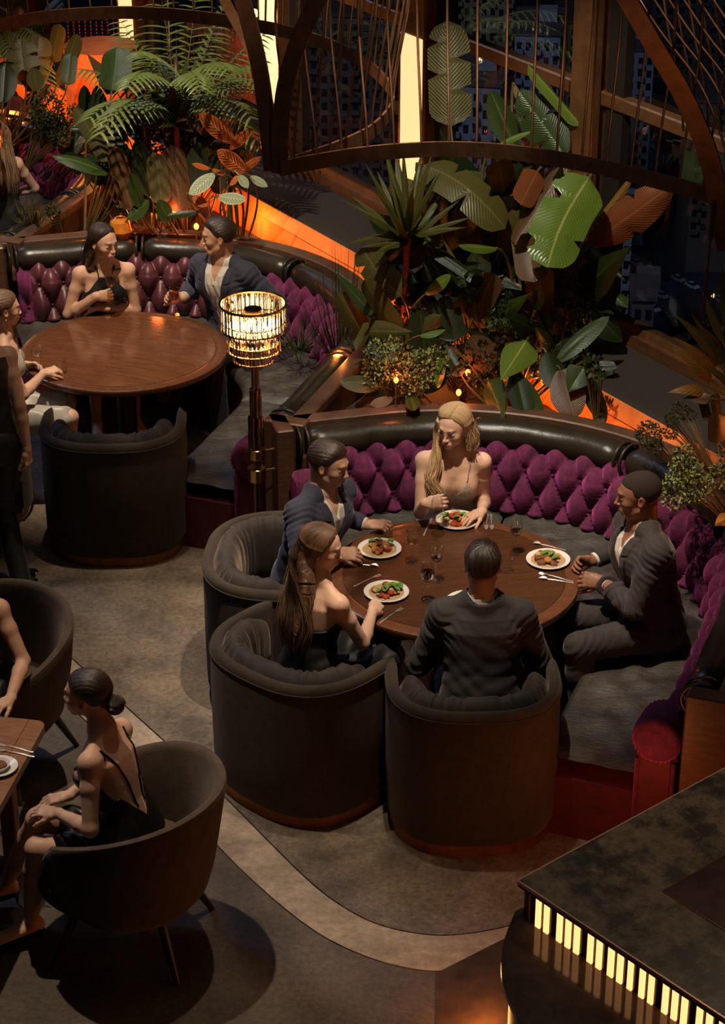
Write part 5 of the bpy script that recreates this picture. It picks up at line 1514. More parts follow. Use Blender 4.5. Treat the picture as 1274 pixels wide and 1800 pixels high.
def man_right():
    t = person('man with close cropped hair in a charcoal suit, hands clasped on the table edge', (1.42, 9.62, 0))
    s = Fig('m', (1.468, 9.57, 0.585), dg(196), lean=5.4, side=3, head_yaw=dg(178), head_pitch=-8, scale=1.05, hunch=0.02, neck_fwd=.02)
    s.arm(-1, atz(1058, 1022, 0.80), V(.2, -1, -1), V(-1, .15, .05), V(0, .7, -.5), curl=(45, 50, 30))
    s.arm(1, atz(1042, 985, 0.79), V(.3, 1, -1), V(-1, -.25, .05), V(0, -.8, -.3), curl=(50, 55, 30))
    s.legs_seated(0.12)
    s.body(t, SK_D, lips=(.22, .09, .07), brow=(.012, .008, .006)); s.suit(t, W_CHAR, W_SHIRT, W_CHAR)
    s.hair(t, H_BUZZ, [(-.12, -.070), (-.07, -.070), (-.045, -.055), (-.025, -.015), (.000, .016), (.022, .034), (.028, .060), (.055, .070), (.075, .078), (.10, .085)], inf=0.0035, ridge=0)
    return s
def woman_halter():
    t = person('dark haired woman in a black halter top holding a wine glass, at the middle table', (-1.62, 13.6, 0))
    s = Fig('f', (-1.737, 13.56, 0.585), dg(-77), lean=16, head_yaw=dg(-42), head_pitch=-8, scale=1.06, hunch=0.03)
    s.arm(1, at(170, 521, 13.28), V(-.6, .0, -1), V(1, .10, .12), V(.1, .6, -.1), curl=(50, 50, 35), thumb=(20, 5))
    s.arm(-1, atz(172, 541, 0.785), V(.7, .2, -1), V(-1, .1, .0), V(0, 0, -1))
    s.legs_seated(0.08)
    s.body(t, SK_F, brow=(.03, .018, .012))
    s.dress(t, W_BLACK, lambda ax, x: .455 - np.clip(ax - .035, 0, 1) * 1.15, lambda ax, x: .28 + ax * .3, skirt='short',
            straps=[[(x * .035, .085, .43), (x * .037, .06, .465), (x * .034, .03, .495), (x * .025, -.02, .51), (0, -.05, .50)] for x in (1, -1)])
    L = lambda *a: s.hp_(*a)
    fl = [([L(.06, -.05, .0), L(.075, -.05, -.09), s.tp(.10, .0, .43), s.tp(.10, .09, .32)], .030, .018), ([L(0, -.08, 0), L(0, -.085, -.12)], .04, .035),
          ([L(-.06, -.05, 0), L(-.065, -.045, -.1), s.tp(-.055, .06, .42), s.tp(-.06, .12, .27)], .028, .020)]
    s.hair(t, H_DARK, [(-.12, -.12), (-.05, -.12), (-.025, -.10), (-.010, -.03), (.010, .015), (.028, .044), (.045, .068), (.062, .088), (.10, .100)], peak=.010, inf=0.010, flows=fl, part=0.0, mode='down', ridge=.0004)
    gd = [[L(.03, .04, .105), L(.075, -.01, .05), L(.084, -.055, -.03), s.tp(.10, .0, .47), s.tp(.105, .075, .37), s.tp(.095, .11, .25)],
          [L(.03, -.02, .115), L(.078, -.05, .04), L(.080, -.08, -.05), s.tp(.12, -.02, .47), s.tp(.125, .06, .38), s.tp(.115, .10, .27)],
          [L(-.03, .03, .108), L(-.078, -.01, .04), L(-.082, -.035, -.05), s.tp(-.045, .07, .45), s.tp(-.055, .12, .36), s.tp(-.05, .135, .22)],
          [L(-.03, -.02, .112), L(-.080, -.035, .03), L(-.084, -.05, -.07), s.tp(-.065, .06, .44), s.tp(-.075, .12, .34), s.tp(-.07, .13, .22)]]
    locks(s, t, H_DARK, gd, 44, .0019, .010, wave=.003, seed=12)
    e = L(.079, -.006, -.048); bb = MB(); bb.tube([e + s.hr * .006 * cos(a) * 0 + s.hf * .009 * cos(a) + s.hu * .010 * sin(a) for a in [i * pi / 6 for i in range(12)]], .0018, 6, closed=True); build(bb, 'earring', 'brass', t)
    return s
def man_mid():
    t = person('man with slicked back hair in a navy blazer, at the middle table beside the lamp', (-0.82, 13.45, 0))
    s = Fig('m', (-0.853, 13.43, 0.585), dg(-123), lean=6.8, side=2.4, head_yaw=dg(-172), head_pitch=-6, scale=1.05, hunch=0.02)
    s.arm(1, atz(322, 523, 0.85), V(-.4, .5, -1), V(-1, .05, .15), V(-.1, -.8, -.2), curl=(50, 50, 30), thumb=(22, 5))
    s.arm(-1, s.P + V(.12, -.33, .17), V(1, .1, -1), V(-.6, -.8, 0), V(0, 0, -1))
    s.legs_seated(0.12)
    s.body(t, SK_M, brow=(.03, .018, .012)); s.suit(t, W_NAVY, W_SHIRT, W_CHAR, open_=1.35, button=0.06)
    s.hair(t, H_DARK, FULL, inf=0.009, puff=[((0, .012, .088), (.056, .060, .034))], ridge=.0004)
    return s
def woman_silver():
    t = person('woman in a sleeveless silver top reaching for a tumbler, at the left edge', (-2.42, 12.3, 0))
    s = Fig('f', (-2.245, 12.153, 0.565), dg(10), lean=6.4, side=-1, head_yaw=dg(22), head_pitch=-6, scale=1.03, hunch=.02, neck_fwd=.0)
    s.arm(1, atz(78, 655, 0.80), V(-.1, -.8, -1), V(1, .45, .15), V(.2, .3, -.9), curl=(40, 40, 25), thumb=(30, 15))
    s.arm(-1, atz(42, 640, 0.79), V(-.2, .8, -1), V(1, -.05, .05), V(.1, -.5, -.7), curl=(30, 35, 25))
    s.legs_seated(0.08)
    s.body(t, SK_P)
    s.dress(t, W_SATIN_S, lambda ax, x: .44 - np.clip(.075 - ax, 0, 1) * .9, lambda ax, x: .42 + ax * .1, skirt='short')
    s.hair(t, H_LBROWN, [(-.12, -.08), (-.06, -.08), (-.035, -.05), (-.02, .0), (.000, .016), (.025, .034), (.050, .062), (.075, .080), (.10, .085)], inf=0.009, ridge=.0004, extra=lambda p, d: smin(d, s_ell(s.hp_(0, -.125, .01), V(.038, .035, .04))(p), .012))
    e = s.hp_(.079, -.004, -.046); bb = MB(); bb.blob(e, (.0045, .0045, .0045)); build(bb, 'earring', 'steel', t)
    return s
def woman_bun():
    t = person('woman with a low bun in a black slip dress, seated with hands on her knee', (-1.12, 7.82, 0))
    s = Fig('f', (-1.01, 7.70, 0.565), dg(161), lean=9.2, side=3.5, head_yaw=dg(163), head_pitch=-4, scale=1.04, hunch=.035, neck_fwd=.043)
    K = s.P + V(-.36, .10, .09)
    s.arm(-1, s.P + V(-.30, -.01, .145), V(.15, -.6, -1), V(-1, .25, .0), V(0, .15, -1), curl=(25, 30, 25), spread=.12)
    s.arm(1, s.P + V(-.27, .12, .145), V(.1, .8, -1), V(-1, -.30, -.05), V(0, 0, -1), curl=(25, 30, 25))
    s.leg(1, s.P + V(-.40, .07, .055), V(-1.62, 7.98, .12), V(-1, -.25, 0))
    s.leg(-1, s.P + V(-.39, -.06, -.005), V(-1.47, 7.72, .11), V(-.95, -.5, 0))
    s.body(t, SK_F)
    s.dress(t, W_SATIN, lambda ax, x: .345 + ax * 0, lambda ax, x: .125 + np.clip(ax, 0, .1) * 1.25, skirt='short', slen=.66,
            straps=[[(x * .075, .10, .345), (x * .098, .05, .43), (x * .105, .0, .468), (x * .090, -.06, .42), (x * .055, -.10, .30), (x * .030, -.10, .18)] for x in (1, -1)])
    s.hair(t, H_DARK, [(-.12, -.055), (-.07, -.055), (-.045, -.045), (-.025, -.01), (.000, .016), (.025, .034), (.050, .062), (.075, .080), (.10, .085)], inf=0.0075, ridge=.0004,
           extra=lambda p, d: smin(d, s_ell(s.hp_(0, -.128, -.035), V(.048, .040, .044), s.Rh)(p) + .003 * np.sin(np.arctan2(s.hl(p)[:, 2] + .035, s.hl(p)[:, 0]) * 3 + np.linalg.norm(s.hl(p) - np.array([0, -.13, -.035], f32), axis=1) * 260), .008))
    for q in (1, -1):
        d = nrm((s.to[q] - s.an[q]) * V(1, 1, 0)); s.to[q] = s.an[q] + d * .14 + V(0, 0, -.085)
        a = s.an[q]; sd = np.cross(d, V(0, 0, 1))
        def f(p, a=a, d=d, sd=sd, q=q):
            e = s_loft(a - d * .035 + V(0, 0, -.045), s.to[q] - V(0, 0, .0), .034, .030, .038, .020, sd)(p)
            lim = a[2] - .020 - ((p - a.astype(f32)) @ d.astype(f32)) * .62
            return np.maximum(e, p[:, 2] - lim)
        lo, hi = s.bounds([a, s.to[q]], .07); s.surf('shoe', f, lo, hi, .006, 'black', t)
        bb = MB(); hp = a - d * .045; bb.tube([tuple(hp + V(0, 0, -.06)), tuple(V(hp[0], hp[1], .0))], [.010, .005], 8); build(bb, 'heel', 'black', t)
    return s
def waiter():
    t = person('standing person in black walking past at the left edge, one bare arm down', (-2.08, 11.05, 0))
    s = Fig('f', (-2.10, 11.02, 0.93), dg(118), lean=3, head_yaw=dg(118), scale=1.07)
    s.arm(1, atz(52, 812, 0.80) * 1.0, V(.3, -.6, -.3), V(.05, -.05, -1), V(-1, .4, 0), curl=(30, 35, 25), thumb=(15, 10))
    s.arm(-1, s.P + V(-.25, -.02, -.04), V(-.3, -.6, -.3), V(0, 0, -1), V(1, 0, 0))
    s.leg(1, s.P + V(.03, .05, -.43), V(-1.96, 10.88, .10), V(.2, 1, 0)); s.leg(-1, s.P + V(-.15, .18, -.42), V(-2.35, 11.28, .10), V(-.2, 1, 0))
    s.body(t, SK_F)
    s.dress(t, W_BLACK, lambda ax, x: .44 - ax * 0, lambda ax, x: .46 - ax * .1, skirt=None)
    s.trousers(t, W_BLACK)
    s.hair(t, H_DARK, FULL, inf=.01)
    return s
def woman_edge():
    t = person('seated woman in black cut by the left edge, bare arm by the tub chair', (-1.86, 9.05, 0))
    s = Fig('f', (-1.86, 9.02, 0.565), dg(-105), lean=6, head_yaw=dg(-105), scale=1.03)
    s.arm(-1, atz(18, 1228, 0.70), V(.6, .5, -1), V(-.6, -.8, 0), V(0, 0, -1)); s.arm(1, s.P + V(-.15, -.30, .12), V(-.6, .3, -1), V(.2, -1, 0), V(0, 0, -1))
    s.legs_seated(0.08)
    s.body(t, SK_F); s.dress(t, W_SATIN, lambda ax, x: .38 + ax * 0, lambda ax, x: .40 - ax * .1, skirt='short')
    s.hair(t, H_DARK, FULL, inf=.01)
    return s
def person_far():
    t = person('person in black with long straight hair, far back at the upper left edge', (-2.75, 15.6, 0))
    s = Fig('f', (-2.72, 15.60, 0.565), dg(120), lean=6, head_yaw=dg(125), scale=1.05)
    for q in (1, -1): s.arm(q, s.P + s.rt0 * .14 * q + s.fw0 * .28 + V(0, 0, .14), s.rt0 * q + V(0, 0, -1), s.fw0 - s.rt0 * q * .5, V(0, 0, -1))
    s.legs_seated(0.08)
    s.body(t, SK_F, h=.012, hh=.006)
    s.dress(t, W_BLACK, lambda ax, x: .46 + ax * 0, lambda ax, x: .47 + ax * 0, inf=.012, skirt='short', h=.009)
    L = lambda *a: s.hp_(*a)
    s.hair(t, H_BROWN, [(-.12, -.12), (-.05, -.12), (-.02, -.10), (.010, -.05), (.030, .03), (.050, .060), (.10, .083)], inf=.012, mode='down', h=.006)
    gd = [[L(x * .6, -.02, .11), L(x * 1.2, -.085, .03), L(x * 1.2, -.10, -.09), s.tp(x * 1.3, -.13, .38), s.tp(x * 1.25, -.135, .23)] for x in (-.07, -.045, -.02, .0, .02, .045, .07)]
    locks(s, t, H_BROWN, gd, 20, .004, .012, seed=3)
PEOPLE = [man_back, man_left, woman_back, woman_blonde, man_right, woman_halter, man_mid, woman_silver, woman_bun, waiter, woman_edge, person_far]
FIGS = {}
for fn in (PEOPLE if not globals().get('ONLY_PEOPLE') else [f for f in PEOPLE if f.__name__ in ONLY_PEOPLE]):
    FIGS[fn.__name__] = fn()
# ================================================================== things on the tables
def hexc(h): return tuple(((int(h[i:i + 2], 16) / 255) ** 2.2) for i in (0, 2, 4))
FOOD = {n: mat('food_' + n, c, c2, 60, rough=0.45, bump=0.5, bscale=180) for n, c, c2 in (
    ('tomato', (0.40, 0.045, 0.015), (0.28, 0.03, 0.01)), ('leaf', (0.07, 0.20, 0.03), (0.14, 0.30, 0.05)), ('cream', (0.58, 0.42, 0.24), (0.50, 0.33, 0.15)),
    ('golden', (0.50, 0.24, 0.05), (0.38, 0.15, 0.03)), ('bread', (0.55, 0.38, 0.20), (0.44, 0.27, 0.12)), ('brown', (0.20, 0.075, 0.025), (0.13, 0.045, 0.016)))}
WINE_W = thin_glass('white_wine', (.90, .68, .22), 0.05, .04, .5)
WINE_R = thin_glass('red_wine', (.30, .02, .03), 0.05, .04, .5)
WINE_P = thin_glass('rose_wine', (.95, .45, .26), 0.05, .04, .5)
def plate(c, label, r=0.115, group=None):
    t = thing('plate', label, 'plate', c, 0)
    b = MB(); b.lathe([(0, .004), (r * .55, .004), (r * .66, .007), (r * .95, .016), (r, .0175), (r, .0155), (r * .70, .003), (r * .5, 0), (0, 0)], n=56); build(b, 'dish', 'porcelain', t, local=True)
    return t
def meal(c, label, seed, kinds):
    R = random.Random(seed); t = thing('meal', label, 'food', (c[0], c[1], c[2] + .0055), R.uniform(0, 6)); t.scale = (1.18, 1.18, 1.1)
    b = MB(); b.lathe([(0, .004), (.060, .005), (.070, .009), (.076, .006), (.074, .0), (0, 0)], n=32)
    for i, v in enumerate(b.v): b.v[i] = (v[0] * (1 + .03 * sin(5 * atan2(v[1], v[0]))), v[1], v[2] + .0015 * sin(9 * atan2(v[1], v[0])))
    build(b, 'flatbread', FOOD['bread'], t, local=True)
    for i in range(24):
        k = kinds[i % len(kinds)]; a = R.uniform(0, 6.28); q = sqrt(R.random()) * .060
        x, y, z = q * cos(a), q * sin(a), .012 + .012 * (1 - q / .055) + R.uniform(0, .006)
        if k == 'leaf':
            b = MB(); L = R.uniform(.028, .045); w = R.uniform(.011, .016); a2 = R.uniform(0, 6.28); P = []
            for u in [j / 6 for j in range(7)]:
                ww = w * sin(pi * min(1, u * .9 + .05)); zz = z + .008 + .012 * sin(u * 2.6)
                P.append([(x + cos(a2) * (u - .5) * L + sin(a2) * s_ * ww, y + sin(a2) * (u - .5) * L - cos(a2) * s_ * ww, zz + (.004 * abs(s_))) for s_ in (-1, 0, 1)])
            b.grid(P); b.grid([[(p[0], p[1], p[2] - .0012) for p in r_] for r_ in P]); build(b, 'salad_leaf', FOOD['leaf'], t, local=True)
        else:
            b = MB(); s_ = R.uniform(.012, .021); b.blob((x, y, z), (s_ * R.uniform(.8, 1.3), s_, s_ * .72), Matrix.Rotation(R.uniform(0, 3), 3, 'Z'), 10, 6, .12)
            build(b, {'tomato': 'tomato_piece', 'cream': 'potato_piece', 'golden': 'chicken_piece', 'brown': 'mushroom_piece'}[k], FOOD[k], t, local=True)
    return t
PL = [((803, 916), 'white dinner plate in front of the blonde woman', 'tomato and basil dish on the plate before the blonde woman', ['tomato', 'leaf', 'cream', 'tomato', 'golden']),
      ((667, 966), 'white dinner plate under the hand of the man in navy', 'golden chicken and tomato dish on the plate of the man in navy', ['golden', 'tomato', 'cream', 'golden', 'leaf', 'brown']),
      ((679, 1042), 'white dinner plate nearest the long haired woman', 'chicken with green leaves on the plate of the long haired woman', ['leaf', 'golden', 'tomato', 'cream', 'leaf', 'brown']),
      ((963, 985), 'white dinner plate nearest the man with cropped hair', 'mixed vegetable dish on the plate of the man with cropped hair', ['brown', 'golden', 'tomato', 'cream', 'leaf', 'brown', 'golden'])]
for i, ((u, v), l1, l2, kinds) in enumerate(PL):
    c = atz(u, v + 2, 0.7503); plate(c, l1); meal(c, l2, 11 + i, kinds)
plate(atz(822, 1062, 0.7503), 'white plate half hidden behind the shoulder of the man seen from behind')

def wine_glass(c, label, wine=None, fill=0.4, hgt=0.205, group=None, tilt=0.0):
    t = thing('wine_glass', label, 'glass', c, 0, group)
    b = MB(); hb = hgt * .46; R0 = .036
    outer = [(0, .0), (.032, .0), (.0325, .0015), (.012, .004), (.0042, .010), (.0036, hgt * .47), (.007, hgt * .505)]
    bowl = [(.020, hgt * .55), (.032, hgt * .63), (R0, hgt * .73), (.034, hgt * .86), (.029, hgt)]
    inner = [(r - .0012, z) for r, z in bowl[::-1]] + [(.012, hgt * .535), (0, hgt * .525)]
    b.lathe(outer + bowl + inner, n=28); build(b, 'bowl_and_stem', 'glass', t, local=True)
    if wine:
        zt = hgt * (.55 + .32 * fill); b = MB()
        pts = [(0, hgt * .53), (.0105, hgt * .545)] + [(r - .0018, z) for r, z in bowl if z < zt - .004]
        rr = float(np.interp(zt, [z for r, z in bowl], [r for r, z in bowl])) - .0018
        b.lathe(pts + [(rr, zt), (0, zt)], n=28); build(b, 'wine', wine, t, local=True)
    return t
def tumbler(c, label, liquid=None):
    t = thing('tumbler', label, 'glass', c, 0); b = MB()
    b.lathe([(0, 0), (.026, 0), (.030, .004), (.036, .04), (.034, .085), (.0325, .085), (.034, .04), (.026, .010), (0, .009)], n=28); build(b, 'glass_body', 'glass', t, local=True)
    if liquid: b = MB(); b.lathe([(0, .0095), (.0255, .0105), (.0325, .035), (0, .035)], n=28); build(b, 'drink', liquid, t, local=True)
    return t
Z = 0.7503
wine_glass(atz(723, 990, Z), 'wine glass with a little white wine, between two of the plates', WINE_W, .25)
wine_glass(atz(751, 1057, Z), 'wine glass of red wine nearest the front of the table', WINE_R, .75, .215)
wine_glass(atz(767, 1021, Z), 'wine glass with a drop of red wine, behind the fuller red one', WINE_R, .22, .215)
wine_glass(atz(906, 973, Z), 'wine glass of red wine standing alone to the right of the table centre', WINE_R, .35)
wine_glass(atz(767, 946, Z), 'slender empty wine glass under the hand of the blonde woman', None, 0, .235)
tumbler(atz(889, 1004, Z), 'low glass tumbler beside the head of the man seen from behind')
wine_glass(at(197, 531, 13.235), 'wine glass of white wine held by the woman in the halter top', WINE_W, .35, .205)
wine_glass(atz(307, 553, Z), 'wine glass of rose wine held by the man in the blazer', WINE_P, .8, .195)
wine_glass(atz(69, 648, Z), 'empty wine glass at the left end of the polished table', None, 0, .15)
tumbler(atz(108, 655, Z), 'small round tumbler touched by the woman in silver')

def cutlery(kind, p0, p1, label, group=None):
    """p0: working end, p1: handle end (pixels of the photograph, on the table)"""
    a = atz(*p0, Z); b_ = atz(*p1, Z); L = .185; ang = atan2((b_ - a).y, (b_ - a).x)
    t = thing(kind, label, 'cutlery', tuple(a), ang, group)
    b = MB()
    def strip(st, th=.0016):
        P = [[(x, -w, z), (x, 0, z + th), (x, w, z), (x, 0, z - .0004)] for x, w, z in st]
        b.grid(P, closev=True)
    strip([(.048, .0022, .004), (.07, .0022, .006), (.12, .0034, .004), (.165, .0050, .002), (L - .004, .0052, .0012), (L, .002, .0012)]); build(b, 'handle', 'steel', t, local=True)
    b = MB()
    if kind == 'spoon':
        P = []
        for i in range(9):
            u = i / 8; w = .0125 * sin(pi * min(.985, u * .93 + .05)) ** .7
            P.append([(u * .048, w * q, .0012 + .0065 * q * q * sin(pi * u) + (.004 * u)) for q in (-1, -.5, 0, .5, 1)])
        b.grid(P); b.grid([[(p[0], p[1], p[2] + .0008) for p in r] for r in P]); build(b, 'bowl', 'steel', t, local=True)
    elif kind == 'fork':
        P = [[(.024 + u * .026, (.0105 * (1 - u * .75)) * q, .002 + .004 * u) for q in (-1, 0, 1)] for u in (0, .3, .6, 1)]
        b.grid(P); b.grid([[(p[0], p[1], p[2] + .0012) for p in r] for r in P]); build(b, 'neck', 'steel', t, local=True)
        for q in (-1, -.33, .33, 1):
            b = MB(); b.tube([(.025, q * .0088, .003), (.010, q * .009, .0025), (.0, q * .0085, .005)], .0012, 5); build(b, 'tine', 'steel', t, local=True)
    else:
        P = [[(x, -w, .001), (x, w, .001), (x, w, .0024), (x, -w, .0024)] for x, w in ((-.03, .001), (-.015, .006), (.02, .0085), (.048, .006))]
        b.grid(P, closev=True); build(b, 'blade', 'steel', t, local=True)
    return t
cutlery('spoon', (666, 996), (604, 992), 'long spoon on the table below the plate of the man in navy')
cutlery('fork', (668, 1011), (622, 1031), 'fork left of the plate of the long haired woman')
cutlery('fork', (706, 1070), (686, 1083), 'small fork right of the plate of the long haired woman')
cutlery('spoon', (854, 931), (857, 905), 'left of the two upright spoons right of the blonde woman\'s plate')
cutlery('spoon', (864, 931), (863, 905), 'right of the two upright spoons right of the blonde woman\'s plate')
cutlery('spoon', (936, 955), (993, 967), 'spoon lying behind the plate of the man with cropped hair')
cutlery('fork', (948, 1008), (1004, 1022), 'fork lying in front of the plate of the man with cropped hair')
cutlery('spoon', (946, 1017), (1000, 1024), 'spoon beside the fork in front of the plate of the man with cropped hair')
cutlery('spoon', (768, 1068), (774, 1100), 'outer spoon left of the half hidden plate')
cutlery('fork', (781, 1066), (786, 1098), 'fork left of the half hidden plate')
cutlery('spoon', (900, 1061), (906, 1090), 'spoon right of the half hidden plate')
cutlery('knife', (757, 915), (747, 936), 'knife left of the blonde woman\'s plate')
Z = 0.7506
c = atz(-2, 1352, Z); plate(c, 'white plate on the rectangular wooden table', .085)
t = thing('bowl', 'small white bowl on the plate of the rectangular wooden table', 'bowl', (c.x, c.y, c.z + .005)); b = MB(); b.lathe([(0, .004), (.03, .006), (.050, .026), (.052, .026), (.040, .004), (0, 0)], n=32); build(b, 'bowl_shell', 'porcelain', t, local=True)
b = MB(); b.blob((0, 0, .018), (.036, .034, .012), nu=14, nv=8, jit=.1); build(b, 'food', FOOD['brown'], t, local=True)
cutlery('knife', (-6, 1308), (35, 1317), 'upper knife on the rectangular wooden table')
cutlery('fork', (-6, 1318), (32, 1325), 'fork under the knife on the rectangular wooden table')
# ================================================================== plants
def leaf_mat(name, c1, c2, vein=(0.3, 0.4, 0.1), rough=0.35, stripes=26.0, vstr=0.25, patt=0.0, pcol=None, trans=0.25, back=None):
    trans = .10
    m = bpy.data.materials.new(name); m.use_nodes = True; nt = m.node_tree; N = nt.nodes; L = nt.links; b = N['Principled BSDF']
    uv = N.new('ShaderNodeUVMap'); uv.uv_map = 'uv'
    sp = N.new('ShaderNodeSeparateXYZ'); L.new(uv.outputs[0], sp.inputs[0])
    def mth(op, a, b_=None, c=None):
        n = N.new('ShaderNodeMath'); n.operation = op
        for i, x in enumerate((a, b_, c)):
            if x is None: continue
            if isinstance(x, (int, float)): n.inputs[i].default_value = x
            else: L.new(x, n.inputs[i])
        return n.outputs[0]
    ax = mth('ABSOLUTE', sp.outputs[0])
    ph = mth('SUBTRACT', mth('MULTIPLY', sp.outputs[1], stripes), mth('MULTIPLY', ax, stripes * .22))
    w = mth('MULTIPLY_ADD', mth('SINE', mth('MULTIPLY', ph, 6.283)), 0.5, 0.5)
    no = N.new('ShaderNodeTexNoise'); no.inputs['Scale'].default_value = 4; L.new(uv.outputs[0], no.inputs['Vector'])
    mx = N.new('ShaderNodeMix'); mx.data_type = 'RGBA'; mx.inputs['A'].default_value = (*c1, 1); mx.inputs['B'].default_value = (*c2, 1)
    L.new(mth('MULTIPLY_ADD', w, vstr, mth('MULTIPLY', no.outputs['Fac'], 0.7)), mx.inputs['Factor'])
    col = mx.outputs['Result']
    if patt:
        # herringbone blotches between the veins, calathea like
        pp = mth('SINE', mth('MULTIPLY', mth('SUBTRACT', mth('MULTIPLY', sp.outputs[1], 9.0), mth('MULTIPLY', ax, 2.6)), 6.283))
        msk = mth('MULTIPLY', mth('GREATER_THAN', mth('ADD', pp, mth('MULTIPLY', no.outputs['Fac'], .8)), .45), mth('LESS_THAN', ax, .78))
        m2 = N.new('ShaderNodeMix'); m2.data_type = 'RGBA'; L.new(mth('MULTIPLY', msk, patt), m2.inputs['Factor']); L.new(col, m2.inputs['A']); m2.inputs['B'].default_value = (*pcol, 1); col = m2.outputs['Result']
    m3 = N.new('ShaderNodeMix'); m3.data_type = 'RGBA'; L.new(mth('MULTIPLY', mth('LESS_THAN', ax, .045), .8), m3.inputs['Factor']); L.new(col, m3.inputs['A']); m3.inputs['B'].default_value = (*vein, 1)
    L.new(m3.outputs['Result'], b.inputs['Base Color'])
    bp = N.new('ShaderNodeBump'); bp.inputs['Strength'].default_value = .35; bp.inputs['Distance'].default_value = .004; L.new(w, bp.inputs['Height']); L.new(bp.outputs['Normal'], b.inputs['Normal'])
    b.inputs['Roughness'].default_value = rough; b.inputs['Specular IOR Level'].default_value = 0.28
    if trans:
        tr = N.new('ShaderNodeBsdfTranslucent'); L.new(m3.outputs['Result'], tr.inputs['Color'])
        ms = N.new('ShaderNodeMixShader'); ms.inputs[0].default_value = trans; out = N['Material Output']
        L.new(b.outputs[0], ms.inputs[1]); L.new(tr.outputs[0], ms.inputs[2]); L.new(ms.outputs[0], out.inputs['Surface'])
    return m
LM = {'bright': leaf_mat('bright_leaf', (0.056, 0.094, 0.011), (0.104, 0.145, 0.021), (0.263, 0.239, 0.065), .30),
      'green': leaf_mat('green_leaf', (0.014, 0.026, 0.004), (0.027, 0.044, 0.007), (0.075, 0.084, 0.019), .32),
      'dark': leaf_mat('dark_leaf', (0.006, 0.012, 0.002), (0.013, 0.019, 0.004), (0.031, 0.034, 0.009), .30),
      'olive': leaf_mat('olive_leaf', (0.043, 0.035, 0.007), (0.065, 0.052, 0.011), (0.100, 0.080, 0.025), .38),
      'brown': leaf_mat('bronze_leaf', (0.055, 0.026, 0.009), (0.085, 0.043, 0.014), (0.120, 0.070, 0.030), .34),
      'copper': leaf_mat('copper_red_leaf', (0.100, 0.025, 0.009), (0.140, 0.043, 0.014), (0.180, 0.070, 0.025), .30),
      'rib': leaf_mat('strap_leaf', (0.031, 0.036, 0.006), (0.062, 0.052, 0.010), (0.138, 0.109, 0.031), .38, 3, .1),
      'reddish': leaf_mat('reddish_strap_leaf', (0.058, 0.022, 0.010), (0.033, 0.030, 0.009), (0.120, 0.060, 0.025), .4, 3, .1),
      'palm': leaf_mat('palm_leaflet', (0.070, 0.088, 0.016), (0.150, 0.165, 0.035), (0.20, 0.22, 0.06), .36, 2, .1),
      'cal_red': leaf_mat('patterned_red_leaf', (0.400, 0.068, 0.012), (0.496, 0.128, 0.024), (0.480, 0.200, 0.080), .45, 12, .2, .92, (0.044, 0.024, 0.008)),
      'cal_pale': leaf_mat('patterned_pale_leaf', (0.20, 0.215, 0.12), (0.26, 0.27, 0.17), (0.320, 0.336, 0.200), .45, 12, .2, .85, (0.056, 0.084, 0.032)),
      'orange': leaf_mat('orange_green_leaf', (0.150, 0.060, 0.010), (0.100, 0.062, 0.011), (0.200, 0.100, 0.030), .4, 8, .3),
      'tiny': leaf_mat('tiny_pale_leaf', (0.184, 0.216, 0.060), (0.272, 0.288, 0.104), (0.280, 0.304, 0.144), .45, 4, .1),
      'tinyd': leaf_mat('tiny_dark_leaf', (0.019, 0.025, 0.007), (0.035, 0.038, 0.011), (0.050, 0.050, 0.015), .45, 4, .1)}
MT['stem'] = mat('stem', (0.060, 0.055, 0.018), (0.090, 0.050, 0.020), 8, rough=0.5)
MT['red_stem'] = mat('red_stem', (0.30, 0.055, 0.022), (0.17, 0.035, 0.016), 40, (1, 1, 8), 0.6, bump=.8, bscale=60, bstretch=(1, 1, 6))
def blade(mb, uvs, base, tip, width, nrm_, sag=0.0, side=0.0, fold=0.18, shape='oval', nl=14, nw=4, splits=None, curl=0.0, wavy=0.0, seed=0):
    """adds a leaf to mb; uvs collects per-vertex uv"""
    R = random.Random(seed); base = Vector(base); tip = Vector(tip); L = (tip - base).length
    n0 = Vector(nrm_).normalized(); t0 = (tip - base).normalized(); n0 = (n0 - t0 * n0.dot(t0)).normalized(); s0 = t0.cross(n0)
    mid = (base + tip) / 2 + n0 * (sag * L) + s0 * (side * L)
    P = bez(base, mid, tip, nl); rows = []
    spl = splits or []
    for i, p in enumerate(P):
        u = i / nl; t = (P[min(i + 1, nl)] - P[max(i - 1, 0)]).normalized()
        n = (n0 - t * n0.dot(t)).normalized(); s = t.cross(n)
        if shape == 'oval': w = (sin(pi * min(1, (u * .96 + .035))) ** .62)
        elif shape == 'paddle': w = min(1, (u / .12)) ** .55 * (1 - max(0, (u - .72) / .28) ** 2.2) ** .5 if u < 1 else 0
        elif shape == 'strap': w = min(1, .55 + u * 2) * (1 - max(0, (u - .35) / .65) ** 1.5)
        elif shape == 'grass': w = (1 - u) ** .7
        elif shape == 'heart': w = min(1, (u / .10)) ** .5 * (1 - max(0, (u - .25) / .75) ** 1.35)
        w = max(w, 0.012) * width / 2
        row = []
        for j in range(nw + 1):
            q = -1 + 2 * j / nw; k = w
            for (sq, su, sd) in spl:                               # tears in the blade
                if q * sq > 0.4 and abs(u - su) < .028: k *= (1 - sd)
            bow = -fold * abs(q) * k * 1.0 - curl * q * q * k + (wavy * width * sin(u * 17 + seed + (2 if q > 0 else 0)) * abs(q))
            row.append(p + s * (q * k * (1 - .15 * fold)) + n * bow); uvs.append((q, u))
        rows.append(row)
    mb.grid(rows)
